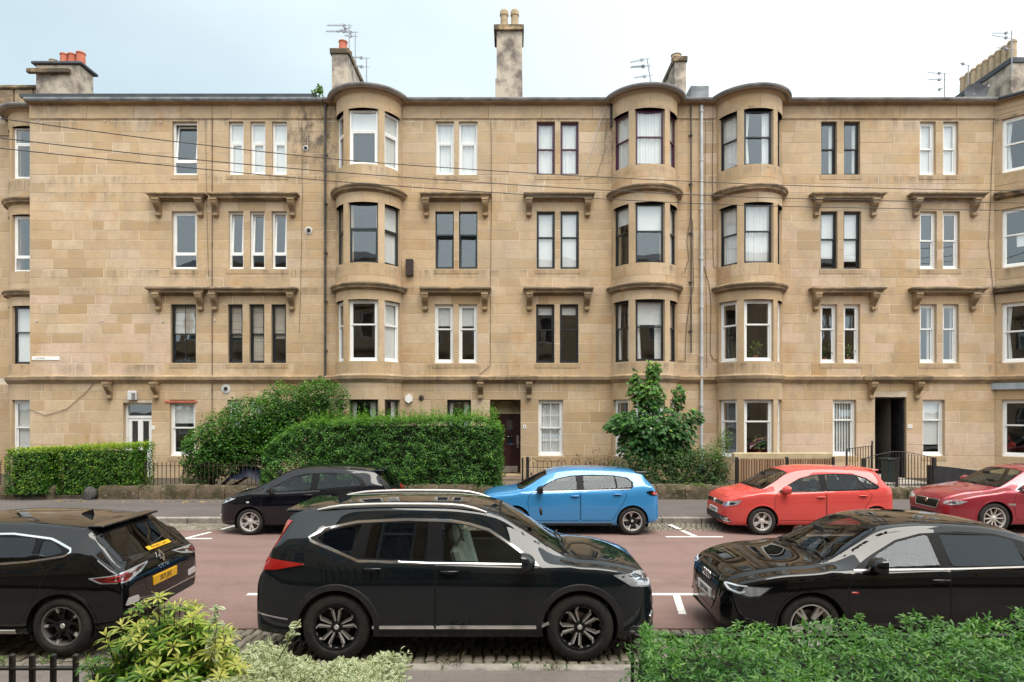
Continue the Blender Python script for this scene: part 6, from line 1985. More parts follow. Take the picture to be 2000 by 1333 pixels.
# ---- small dark hatchback on the far side
def mazda_extra(r_, B, P):
    q = MB(); q.cbox(-1.62, -1.36, -.55, .55, B.top(-1.42)-.02, B.top(-1.42)+.012, .012); q.build('spoiler', M['p_navy'], r_)
    l, n = B.hit(SIDE_L, -1.28, .72)
    q = MB(); q.cbox(1.25, 1.31, l.y-.005, l.y+.008, .705, .735, .004); q.build('side_repeater', M['plate_white'], r_)
mazda = dict(W=.847, xf=2.01, xr=-1.89, wb=2.49, wr=.292, rr=.212, ww=.195, arch=.335, zr=1.475, paint='p_navy', mid=.60, sh=.90,
 top=[(-1.89,.55),(-1.885,.70),(-1.86,.88),(-1.80,.99),(-1.55,1.27),(-1.46,1.36),(-1.38,1.395),(-1.0,1.44),(-.5,1.47),(-.1,1.475),(.3,1.44),(.5,1.39),(.9,1.19),(1.26,.99),(1.36,.96),(1.65,.89),(1.85,.79),(1.94,.71),(1.99,.60),(2.01,.52)],
 drop=[(-1.89,.05),(-1.5,.07),(-.5,.09),(.5,.10),(.9,.11),(1.3,.055),(1.6,.05),(2.01,.04)],
 belt=[(-1.89,1.1),(-1.5,1.08),(-1.0,1.04),(-.2,.985),(.7,.93),(1.25,.92),(1.6,.85),(2.01,.68)],
 low=[(-1.89,.34),(-1.75,.27),(-1,.21),(1,.21),(1.85,.20),(2.01,.26)],
 cw=[(-1.89,.80),(-1.75,.78),(-1.45,.70),(-1.1,.68),(0,.69),(.5,.67),(1.25,.77),(1.5,.76),(1.9,.68),(2.01,.58)],
 plan=plan_std(-1.89, 2.01, .78, .56),
 doors=[[(-.12,.34),(.95,.34),(1.0,.75),(.92,.915),(-.12,.975)], [(-.136,.34),(-.136,.976),(-1.0,1.03),(-1.12,.9),(-.95,.58),(-.82,.34)]],
 bonnet=[(1.86,-.45),(1.86,.45),(1.6,.58),(1.30,.61),(1.26,.35),(1.26,-.35),(1.30,-.61),(1.6,-.58)],
 dlo=[[(.95,.93),(.62,1.13),(.35,1.265),(.05,1.325),(-.5,1.345),(-.95,1.31),(-1.15,1.23),(-1.28,1.10),(-1.27,1.07),(-1.0,1.03),(-.2,.98)]],
 glass=[([(-1.16,1.085),(-.22,1.0),(-.22,1.32),(-.85,1.30),(-1.05,1.23)],'car_glass'), ([(-.06,.995),(.82,.955),(.58,1.13),(.33,1.25),(.05,1.305),(-.06,1.315)],'car_glass')],
 windscreen=((1.27,.99),(.52,1.385),.63,.52,.06,.06,'car_glass','windscreen'), rearscreen=((-1.80,1.0),(-1.50,1.33),.55,.50,.07,.05,'car_glass','rear_window'),
 trim=[], side_strips=[([(-.82,.255),(.88,.255)], .05, 'p_navy', 'sill_skirt')],
 patches=lamp('headlight', round_poly([(.52,.80),(.70,.72),(.98,.625),(1.06,.64),(1.02,.72),(.80,.80)], .03), 'fdiag') + [('lower_grille', round_poly([(-.4,.26),(.4,.26),(.5,.40),(-.5,.40)], .05), 'front', 'plastic', .004), ('fog_light', round_poly([(1.0,.33),(1.08,.33),(1.08,.42),(1.0,.42)], .03), 'fdiag', 'lamp_bowl', .008), ('tail_light', round_poly([(-.82,.98),(-.9,.78),(-1.1,.78),(-1.1,.95)], .03), 'rdiag', 'red_lens', .006)],
 handles=[(-.02,.88),(-.93,.93)], mirror=(.76,.985), cabin=(-1.45,1.0), gapw=.009, seat='seat_dark',
 spokes=spk_split(.20, .19, .034, .028, 'silver'), nsp=5, lip='silver', hub='silver', phase=.35, extra=mazda_extra)
make_car('parked_car', 'small blue-black hatchback parked in front of the tall hedge', (-4.46, FAR_Y+.847, 0.0), math.pi, mazda)

# ---- bright blue hatchback
def blue_extra(r_, B, P):
    q = MB(); q.cbox(-1.66, -1.40, -.58, .58, B.top(-1.50)-.02, B.top(-1.50)+.018, .012); q.build('spoiler', M['gloss_black'], r_)
    l, n = B.hit(TOP_F, -1.1, 0); q = MB(); q.tube([(-1.1, .0, l.z-.005), (-1.3, 0, l.z+.16)], .006, 5); q.build('roof_aerial', M['plastic'], r_)
    mt = on_skin(B, SIDE_L, 1.55, .84, .004, False)
blue = dict(W=.872, xf=2.08, xr=-1.90, wb=2.56, wr=.308, rr=.216, ww=.205, arch=.352, zr=1.43, paint='p_blue', mid=.60, sh=.90,
 top=[(-1.90,.56),(-1.895,.70),(-1.875,.86),(-1.84,.96),(-1.61,1.24),(-1.55,1.32),(-1.47,1.35),(-1.1,1.395),(-.5,1.43),(-.1,1.432),(.3,1.40),(.55,1.34),(.95,1.13),(1.22,.985),(1.30,.965),(1.7,.91),(1.93,.84),(2.02,.76),(2.06,.64),(2.08,.54)],
 drop=[(-1.975,.05),(-1.5,.07),(-.5,.085),(.5,.09),(.9,.10),(1.25,.05),(1.6,.04),(2.08,.035)],
 belt=[(-1.975,1.06),(-1.5,1.05),(-1.0,1.0),(-.2,.975),(.7,.945),(1.2,.94),(1.6,.89),(2.08,.72)],
 low=[(-1.975,.33),(-1.8,.27),(-1,.20),(1,.20),(1.9,.19),(2.08,.25)],
 cw=[(-1.975,.82),(-1.85,.80),(-1.55,.71),(-1.2,.68),(0,.68),(.5,.67),(1.2,.76),(1.5,.77),(1.95,.70),(2.08,.58)],
 plan=plan_std(-1.90, 2.08, .70, .58),
 doors=[[(-.14,.33),(.96,.33),(1.0,.75),(.94,.93),(-.14,.965)], [(-.156,.33),(-.156,.966),(-1.05,.995),(-1.17,.88),(-1.0,.58),(-.84,.33)]],
 bonnet=[(1.93,-.48),(1.93,.48),(1.65,.61),(1.27,.64),(1.22,.38),(1.22,-.38),(1.27,-.64),(1.65,-.61)],
 dlo=[[(.88,.945),(.60,1.10),(.35,1.215),(.05,1.28),(-.4,1.30),(-.9,1.285),(-1.2,1.24),(-1.31,1.15),(-1.31,1.05),(-1.24,1.005),(-.2,.972)]],
 glass=[([(-.93,1.02),(-.23,.995),(-.23,1.28),(-.90,1.265)],'car_glass'), ([(-1.27,1.045),(-.965,1.022),(-.94,1.262),(-1.17,1.22),(-1.27,1.14)],'car_glass'), ([(-.07,.99),(.76,.965),(.56,1.10),(.33,1.205),(.05,1.262),(-.07,1.275)],'car_glass')],
 windscreen=((1.23,.985),(.56,1.335),.65,.54,.06,.06,'car_glass','windscreen'), rearscreen=((-1.83,.975),(-1.60,1.26),.57,.52,.07,.05,'privacy_glass','rear_window'),
 trim=[([(.88,.945),(-.2,.972),(-1.24,1.005)], .016, 'silver', False)],
 side_strips=[([(-.84,.25),(.9,.25)], .05, 'gloss_black', 'sill_skirt')],
 patches=lamp('headlight', round_poly([(.62,.80),(.80,.68),(1.02,.66),(1.06,.74),(.85,.80)], .02), 'fdiag') + [('tail_light', round_poly([(-.82,.99),(-.93,.86),(-1.22,.85),(-1.22,.97)], .02), 'rdiag', 'gloss_black', .008), ('tail_light', round_poly([(-.92,.96),(-.97,.885),(-1.07,.88),(-1.07,.95)], .02), 'rdiag', 'red_lens', .014), ('tail_light', round_poly([(-1.84,.985),(-1.60,.955),(-1.58,.925),(-1.70,.86),(-1.84,.86)], .02), 'side', 'gloss_black', .008), ('light_housing', round_poly([(-1.82,.945),(-1.70,.935),(-1.72,.885),(-1.82,.88)], .015), 'side', 'red_lens', .013)],
 lines=[('crease', [(-1.72,.78),(-1.72,.78)], .001, 'side', 'gap', .001)],
 handles=[(-.03,.855),(-.95,.89)], mirror=(.72,.985), mirror_m='gloss_black', cabin=(-1.5,1.0), gapw=.009,
 spokes=[(-.06,-.20,.03,.03,.06,.205,'alloy_dark'),(-.02,-.06,.02,.055,.07,.208,'silver'),(.10,.30,.02,.06,.10,.208,'silver'),(.0,.32,.03,.02,.06,.2,'alloy_dark')], nsp=5, lip='silver', phase=.1, extra=blue_extra)
blue['lines'] = []
make_car('parked_car', 'bright blue hatchback parked on the far side of the street', (1.34, FAR_Y+.872, 0.0), math.pi, blue)

# ---- coral red hatchback
def polo_extra(r_, B, P):
    plate(r_, B, FRONT_F, 0, .465, 'SG64 HBD', 'plate_white')
    mt = on_skin(B, FRONT_F, 0, .655, .016, True)
    badge_ring(r_, mt, .055, .008, 'chrome')
    q = MB(); q.xf = mt
    for pts in (((-.028, .045), (-.008, .004), (.008, .004), (.028, .045)), ((-.047, .02), (-.02, -.045), (0, -.005), (.02, -.045), (.047, .02))):
        q.tube([(a, b_, .003) for a, b_ in pts], .006, 5)
    q.build('badge', M['chrome'], r_)
    q = MB(); q.cbox(-1.46, -1.30, -.53, .53, B.top(-1.33)-.02, B.top(-1.33)+.014, .012); q.build('spoiler', M['p_red'], r_)
polo = dict(W=.841, xf=2.03, xr=-1.72, wb=2.47, wr=.302, rr=.205, ww=.20, arch=.345, zr=1.462, paint='p_red', mid=.60, sh=.90,
 top=[(-1.72,.56),(-1.715,.72),(-1.695,.88),(-1.66,.98),(-1.46,1.28),(-1.40,1.36),(-1.33,1.39),(-1.1,1.422),(-.5,1.458),(-.1,1.462),(.3,1.43),(.55,1.375),(.95,1.16),(1.25,.99),(1.34,.965),(1.7,.885),(1.90,.80),(1.97,.73),(2.015,.60),(2.03,.50)],
 drop=[(-1.94,.05),(-1.5,.07),(-.5,.085),(.5,.09),(.9,.10),(1.25,.05),(1.6,.04),(2.03,.035)],
 belt=[(-1.94,1.04),(-1.5,1.03),(-1.0,.995),(-.2,.965),(.7,.93),(1.2,.925),(1.6,.865),(2.03,.70)],
 low=[(-1.94,.33),(-1.8,.27),(-1,.21),(1,.21),(1.9,.19),(2.03,.23)],
 cw=[(-1.94,.82),(-1.8,.80),(-1.5,.72),(-1.15,.695),(0,.70),(.5,.68),(1.2,.77),(1.5,.775),(1.9,.70),(2.03,.58)],
 plan=plan_std(-1.72, 2.03, .66, .60),
 doors=[[(-.14,.33),(.94,.33),(.98,.75),(.92,.915),(-.14,.955)], [(-.156,.33),(-.156,.956),(-1.05,.985),(-1.16,.87),(-.98,.58),(-.82,.33)]],
 bonnet=[(1.90,-.50),(1.90,.50),(1.65,.62),(1.29,.64),(1.25,.38),(1.25,-.38),(1.29,-.64),(1.65,-.62)],
 dlo=[[(.90,.93),(.62,1.09),(.35,1.225),(.05,1.30),(-.4,1.325),(-.85,1.31),(-1.10,1.235),(-1.33,1.07),(-1.33,1.03),(-1.26,.995),(-.2,.96)]],
 glass=[([(-1.0,1.01),(-.20,.985),(-.20,1.305),(-.80,1.29),(-.86,1.28)],'car_glass'), ([(-1.27,1.04),(-1.05,1.012),(-.91,1.265),(-1.07,1.215)],'car_glass'), ([(-.06,.98),(.78,.95),(.58,1.085),(.33,1.21),(.05,1.28),(-.06,1.295)],'car_glass')],
 windscreen=((1.26,.99),(.56,1.37),.64,.54,.06,.06,'car_glass','windscreen'), rearscreen=((-1.655,.99),(-1.44,1.31),.54,.50,.07,.05,'car_glass','rear_window'),
 trim=[], side_strips=[],
 patches=lamp('headlight', round_poly([(.62,.755),(.70,.655),(.95,.60),(1.08,.615),(1.10,.66),(.90,.72)], .02), 'fdiag')
  + [('headlight_bowl', round_poly([(.72,.70),(.78,.655),(.86,.645),(.86,.70)], .03), 'fdiag', 'lamp_dark', .005), ('grille', round_poly([(-.50,.62),(.50,.62),(.52,.69),(-.52,.69)], .02), 'front', 'gloss_black', .006),
     ('lower_grille', round_poly([(-.56,.26),(.56,.26),(.52,.40),(-.52,.40)], .04), 'front', 'plastic', .006), ('fog_surround', round_poly([(.80,.27),(1.08,.26),(1.10,.38),(.95,.385)], .03), 'fdiag', 'plastic', .008), ('fog_light', round_poly([(.90,.315),(1.0,.31),(1.0,.355),(.90,.36)], .012), 'fdiag', 'lamp_bowl', .014),
     ('tail_light', round_poly([(-.85,.97),(-.92,.80),(-1.12,.79),(-1.12,.94)], .03), 'rdiag', 'red_lens', .006)],
 lines=[('fog_trim', [(.82,.285),(1.0,.285),(1.10,.36)], .016, 'fdiag', 'chrome', .018)],
 handles=[(-.03,.83),(-.95,.86)], mirror=(.73,.975), cabin=(-1.45,1.0), gapw=.009,
 spokes=spk_split(.195, .15, .030, .034, 'silver'), nsp=5, lip='silver', hub='silver', phase=.45, extra=polo_extra)
make_car('parked_car', 'coral red hatchback parked before the slatted wooden fence', (6.68, FAR_Y+.841, 0.0), math.pi, polo)

# ---- wine red saloon at the right edge
def jag_extra(r_, B, P):
    badge_ring(r_, on_skin(B, FRONT_F, 0, .64, .016, True), .04, .007, 'chrome')
    q = MB(); q.xf = on_skin(B, FRONT_F, 0, .64, .014, True); q.lathe([(.036, 0), (.03, .006), (0, .007)], 16, 'z', caps=False); q.build('badge', M['red_lens'], r_)
jag = dict(W=.94, xf=2.36, xr=-2.6, wb=2.91, wr=.345, rr=.245, ww=.235, arch=.385, zr=1.46, paint='p_maroon', mid=.60, sh=.92,
 top=[(-2.6,.58),(-2.595,.80),(-2.55,.98),(-2.4,1.04),(-2.0,1.07),(-1.4,1.23),(-.95,1.37),(-.5,1.44),(0,1.46),(.3,1.43),(.5,1.385),(.85,1.21),(1.25,1.01),(1.36,.985),(1.75,.93),(2.1,.84),(2.24,.77),(2.30,.70),(2.345,.60),(2.36,.52)],
 drop=[(-2.6,.05),(-1.9,.04),(-1.4,.07),(-.5,.085),(.4,.09),(.85,.10),(1.25,.06),(1.6,.06),(2.1,.06),(2.36,.04)],
 belt=[(-2.6,1.04),(-1.9,1.02),(-1.0,.99),(0,.965),(.8,.945),(1.2,.945),(1.7,.87),(2.1,.77),(2.36,.66)],
 low=[(-2.6,.34),(-2.3,.26),(-1,.20),(1,.20),(2.15,.18),(2.36,.24)],
 cw=[(-2.6,.78),(-2.0,.78),(-1.75,.74),(-1.1,.65),(-.5,.65),(.4,.65),(1.15,.74),(1.4,.74),(2.0,.62),(2.36,.5)],
 plan=plan_std(-2.6, 2.36, .74, .55),
 doors=[[(-.10,.32),(1.0,.32),(1.05,.72),(.98,.92),(-.10,.955)], [(-.116,.32),(-.116,.956),(-1.10,.98),(-1.2,.85),(-1.05,.58),(-.85,.32)]],
 bonnet=[(2.24,-.40),(2.24,.40),(1.95,.56),(1.6,.63),(1.30,.65),(1.26,.4),(1.25,0),(1.26,-.4),(1.30,-.65),(1.6,-.63),(1.95,-.56)],
 dlo=[[(.98,.95),(.68,1.10),(.38,1.25),(.05,1.32),(-.4,1.335),(-.8,1.31),(-1.2,1.20),(-1.5,1.05),(-1.5,1.01),(-1.42,.99),(-.3,.965)]],
 glass=[([(-1.0,1.005),(-.16,.985),(-.16,1.31),(-.75,1.29),(-.98,1.23)],'car_glass'), ([(-.03,.98),(.84,.965),(.62,1.10),(.35,1.235),(.05,1.30),(-.03,1.305)],'car_glass')],
 windscreen=((1.26,1.01),(.51,1.38),.68,.54,.06,.06,'car_glass','windscreen'), rearscreen=((-1.95,1.08),(-1.05,1.345),.60,.52,.06,.06,'car_glass','rear_window'),
 trim=[([(.98,.95),(.68,1.10),(.38,1.25),(.05,1.32),(-.4,1.335),(-.8,1.31),(-1.2,1.20),(-1.5,1.05),(-1.5,1.01),(-1.42,.99),(-.3,.965)], .02, 'chrome', True)],
 side_strips=[([(1.18,.66),(1.02,.655)], .05, 'chrome', 'fender_vent')],
 patches=lamp('headlight', round_poly([(.80,.715),(.95,.635),(1.15,.61),(1.28,.625),(1.24,.68),(1.02,.735)], .02), 'fdiag')
  + [('headlight_bowl', round_poly([(1.0,.70),(1.02,.645),(1.10,.64),(1.12,.69)], .03), 'fdiag', 'lamp_dark', .005), ('grille', round_poly([(-.36,.50),(.36,.50),(.40,.68),(-.40,.68)], .04), 'front', 'alloy_dark', .008), ('lower_grille', round_poly([(-.6,.26),(.6,.26),(.55,.40),(-.55,.40)], .04), 'front', 'plastic', .006)],
 lines=[('grille_frame', [(-.36,.50),(.36,.50),(.40,.68),(-.40,.68),(-.36,.50)], .022, 'front', 'chrome', .014)],
 handles=[(-.0,.86),(-1.0,.88)], mirror=(.76,1.0), cabin=(-1.5,1.05), gapw=.009,
 spokes=[(0,0,.03,.024,.05,.235,'silver')], nsp=10, lip='silver', hub='silver', phase=.2, extra=jag_extra)
make_car('parked_car', 'wine red saloon facing left at the right edge of the far kerb', (12.03, FAR_Y+.94+.1, 0.0), math.pi, jag)
# ================================================================== the terrace behind the camera (seen only in glass and paint)
def back_terrace():
    yb = -1.4
    T = root('tenement', (0, yb, 0), 'sandstone tenement across the street, mirrored in the parked cars and panes', 'tenement')
    b = MB(); b.t = .55
    xs = []; x = -27.0
    ops = []
    while x < 27:
        ops.append((x+1.0, x+2.05)); ops.append((x+2.35, x+3.4)); x += 4.5
    zs = [(.9, 2.95), (4.4, 6.5), (7.9, 10.0), (11.3, 13.2)]
    ex = sorted({-27.0, 27.0, *[v for o in ops for v in o]}); ez = sorted({-.3, 13.7, *[v for o in zs for v in o]})
    for xa, xb in zip(ex[:-1], ex[1:]):
        for za, zb in zip(ez[:-1], ez[1:]):
            cx_, cz_ = (xa+xb)/2, (za+zb)/2
            if any(a < cx_ < c for a, c in ops) and any(a < cz_ < c for a, c in zs): continue
            b.poly([(xb, yb, za), (xa, yb, za), (xa, yb, zb), (xb, yb, zb)])
    b.build('wall', M['stone'], T)
    b = MB(); b.box(-27, 27, yb-6, yb-5.5, -.3, 13.7); b.build('back_wall', M['room'], T)
    b = MB(); b.t = .4
    for z, p in ((3.7, .14), (13.5, .35)): b.box(-27, 27, yb, yb+p, z, z+.28)
    b.build('string_course', M['hood'], T)
    b = MB(); b.prism([(-27, yb+.2, 13.6), (-27, yb-5, 15.6), (-27, yb-10, 13.6)], (54, 0, 0)); b.build('roof', M['slate'], T)
    fr = None
    for xa, xb in ops:
        for za, zb in zs:
            if fr is None:
                q = MB(); frame_rect(q, 0, 1.05, 0, 2.1, .09, .1, .2); q.box(.09, .96, .11, .19, 1.0, 1.08); mf = q.mesh('window', M['white_frame'])
                q = MB(); q.poly([(.96, .15, .09), (.09, .15, .09), (.09, .15, 2.01), (.96, .15, 2.01)]); mp = q.mesh('pane', M['glass'])
                fr = True
            o = link('window', mf, T); o.matrix_parent_inverse = Matrix.Translation(-OFF[T.name]); o.location = (xa, yb-.3, za); o.scale = (1, 1, (zb-za)/2.1)
            link('pane', mp, o)
    for xa, xb in ops[::2]:
        for za, zb in zs[1:3]:
            q = MB(); q.t = .3; q.box(xa-.4, xa+2.8, yb, yb+.3, zb+.35, zb+.55); q.build('hood_moulding', M['hood'], T)
back_terrace()
# ================================================================== plants
nr = np.random.default_rng(5)
def leaf_mat(name, stops, trans=0.35, rough=0.45, spec=0.4, edge=None):
    m = bpy.data.materials.new(name); m.use_nodes = True
    b = m.node_tree.nodes['Principled BSDF']; out = m.node_tree.nodes['Material Output']
    a = N(m, 'Attribute'); a.attribute_name = 'tone'
    c = ramp(m, a.outputs['Fac'], stops)
    if edge:      # pale leaf margin
        e = N(m, 'Attribute'); e.attribute_name = 'rim'
        no = ntex(m, wpos(m), 60, 3, 0.6)
        f = ramp(m, math_(m, 'ADD', e.outputs['Fac'], math_(m, 'MULTIPLY', math_(m, 'SUBTRACT', no, .5), .9)), [(.24, 0.0), (.40, 1.0)])
        c = mixc(m, f, c, edge)
    L(m, c, b.inputs['Base Color'])
    b.inputs['Roughness'].default_value = rough; b.inputs['Specular IOR Level'].default_value = spec
    t = N(m, 'BsdfTranslucent'); L(m, c, t.inputs['Color'])
    mx = N(m, 'MixShader'); mx.inputs[0].default_value = trans
    L(m, b.outputs[0], mx.inputs[1]); L(m, t.outputs[0], mx.inputs[2]); L(m, mx.outputs[0], out.inputs['Surface'])
    return m
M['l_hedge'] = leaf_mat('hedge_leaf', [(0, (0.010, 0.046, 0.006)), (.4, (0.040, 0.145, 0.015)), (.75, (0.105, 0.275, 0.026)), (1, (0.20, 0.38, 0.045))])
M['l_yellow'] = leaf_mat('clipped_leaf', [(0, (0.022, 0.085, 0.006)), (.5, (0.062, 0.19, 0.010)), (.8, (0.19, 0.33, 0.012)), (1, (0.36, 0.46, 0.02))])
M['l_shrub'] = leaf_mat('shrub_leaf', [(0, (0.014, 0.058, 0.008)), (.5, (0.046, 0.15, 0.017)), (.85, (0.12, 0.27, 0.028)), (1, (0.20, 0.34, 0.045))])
M['l_maple'] = leaf_mat('maple_leaf', [(0, (0.014, 0.060, 0.018)), (.5, (0.040, 0.130, 0.030)), (.85, (0.11, 0.25, 0.042)), (1, (0.24, 0.38, 0.06))])
M['l_dark'] = leaf_mat('undergrowth_leaf', [(0, (0.018, 0.045, 0.015)), (.5, (0.039, 0.093, 0.024)), (.8, (0.075, 0.150, 0.033)), (1, (0.195, 0.255, 0.045))])
M['l_dry'] = leaf_mat('dry_twig_leaf', [(0, (0.053, 0.042, 0.027)), (.5, (0.098, 0.078, 0.045)), (1, (0.150, 0.150, 0.068))], .2)
M['l_fern'] = leaf_mat('fern_leaf', [(0, (0.060, 0.150, 0.022)), (1, (0.180, 0.300, 0.045))])
M['l_privet'] = leaf_mat('privet_leaf', [(0, (0.035, 0.115, 0.018)), (.5, (0.085, 0.25, 0.038)), (.85, (0.18, 0.40, 0.06)), (1, (0.30, 0.50, 0.10))], .35, .32, .55)
M['l_pieris'] = leaf_mat('pieris_leaf', [(0, (0.05, 0.15, 0.02)), (.4, (0.13, 0.31, 0.035)), (.75, (0.38, 0.52, 0.06)), (1, (0.68, 0.66, 0.16))], .35, .30, .55)
M['l_vari'] = leaf_mat('variegated_leaf', [(0, (0.06, 0.18, 0.04)), (.6, (0.13, 0.28, 0.07)), (1, (0.25, 0.38, 0.10))], .3, .38, .45, edge=(0.76, 0.76, 0.50))
M['bark'] = noisy(mat('bark', (0.07, 0.05, 0.035), 0.9), (0.04, 0.03, 0.022), (0.10, 0.078, 0.058), 14, bump=.5)
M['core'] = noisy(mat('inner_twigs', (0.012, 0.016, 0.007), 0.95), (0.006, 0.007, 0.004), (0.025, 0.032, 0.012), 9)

SH_DIAMOND = [(0, 0), (.45, .5), (1, 0)]
SH_LANCE = [(0, .04), (.28, .40), (.58, .5), (.84, .30), (1, 0)]
SH_OVAL = [(0, .05), (.25, .42), (.55, .5), (.85, .32), (1, 0)]
def unit(v): return v/np.maximum(1e-9, np.linalg.norm(v, axis=-1, keepdims=True))
def leaf_arrays(P, D, U, Ln, Wd, shape, fold=.25, droop=.15):
    """vertices and faces for n leaves at P along D with upper side U"""
    n = len(P); D = unit(D); S_ = unit(np.cross(D, U)); U = np.cross(S_, D)
    k = len(shape)
    V = []; rim = []
    for u, v in shape:
        mid = P + D*(u*Ln)[:, None] - U*(droop*u*u*Ln)[:, None]
        off = S_*(v*Wd)[:, None] + U*(fold*v*Wd)[:, None]
        off2 = -S_*(v*Wd)[:, None] + U*(fold*v*Wd)[:, None]
        V += [mid + off, mid, mid + off2]; rim += [1.0, 0.0, 1.0]
    V = np.stack(V, 1).reshape(-1, 3)          # n*(3k)
    f = []
    for i in range(k-1):
        a, b = 3*i, 3*(i+1)
        f += [(a, a+1, b+1, b), (a+1, a+2, b+2, b+1)]
    f = np.array(f)
    Fc = (f[None] + (np.arange(n)*3*k)[:, None, None]).reshape(-1, 4)
    return V, Fc, len(f), np.tile(np.array(rim), n)
def np_mesh(name, V, Fc, tone, m, rim=None, smooth=True):
    me = bpy.data.meshes.new(name)
    me.vertices.add(len(V)); me.vertices.foreach_set('co', V.astype(np.float32).ravel())
    k = Fc.shape[1]
    me.loops.add(Fc.size); me.loops.foreach_set('vertex_index', Fc.astype(np.int32).ravel())
    me.polygons.add(len(Fc)); me.polygons.foreach_set('loop_start', np.arange(0, Fc.size, k, dtype=np.int32))
    me.polygons.foreach_set('use_smooth', np.full(len(Fc), smooth))
    a = me.attributes.new('tone', 'FLOAT', 'FACE'); a.data.foreach_set('value', tone.astype(np.float32))
    if rim is not None:
        r = me.attributes.new('rim', 'FLOAT', 'POINT'); r.data.foreach_set('value', rim.astype(np.float32))
    me.materials.append(m)
    me.update(calc_edges=True)
    return me
def foliage(name, P, D, U, Ln, Wd, tone, m, parent, shape=SH_DIAMOND, fold=.25, droop=.15, singles=0, rimmed=False):
    """leaves of one plant: those nearest the eye as single leaf parts, the rest as one part"""
    n = len(P)
    order = np.arange(n)
    if singles:
        # the leaves that show largest: nearest to the viewpoint
        d = np.linalg.norm(P - np.array([0, 0, CAM_H]), axis=1) / Ln
        order = np.argsort(d)
        top = order[:singles]
        for i in top:
            j = [i]
            V, Fc, nf, rim = leaf_arrays(P[j], D[j], U[j], Ln[j], Wd[j], shape, fold, droop)
            me = np_mesh('leaf', V, Fc, np.repeat(tone[j], nf), m, rim if rimmed else None)
            link('leaf', me, parent)
        order = order[singles:]
    V, Fc, nf, rim = leaf_arrays(P[order], D[order], U[order], Ln[order], Wd[order], shape, fold, droop)
    me = np_mesh(name, V, Fc, np.repeat(tone[order], nf), m, rim if rimmed else None)
    return tag(link(name, me, parent), kind='stuff')
def vnoise(P, s, seed=0.0):
    return np.array([mnoise.noise(Vector((p[0]*s+seed, p[1]*s-seed, p[2]*s+seed*.7))) for p in P])

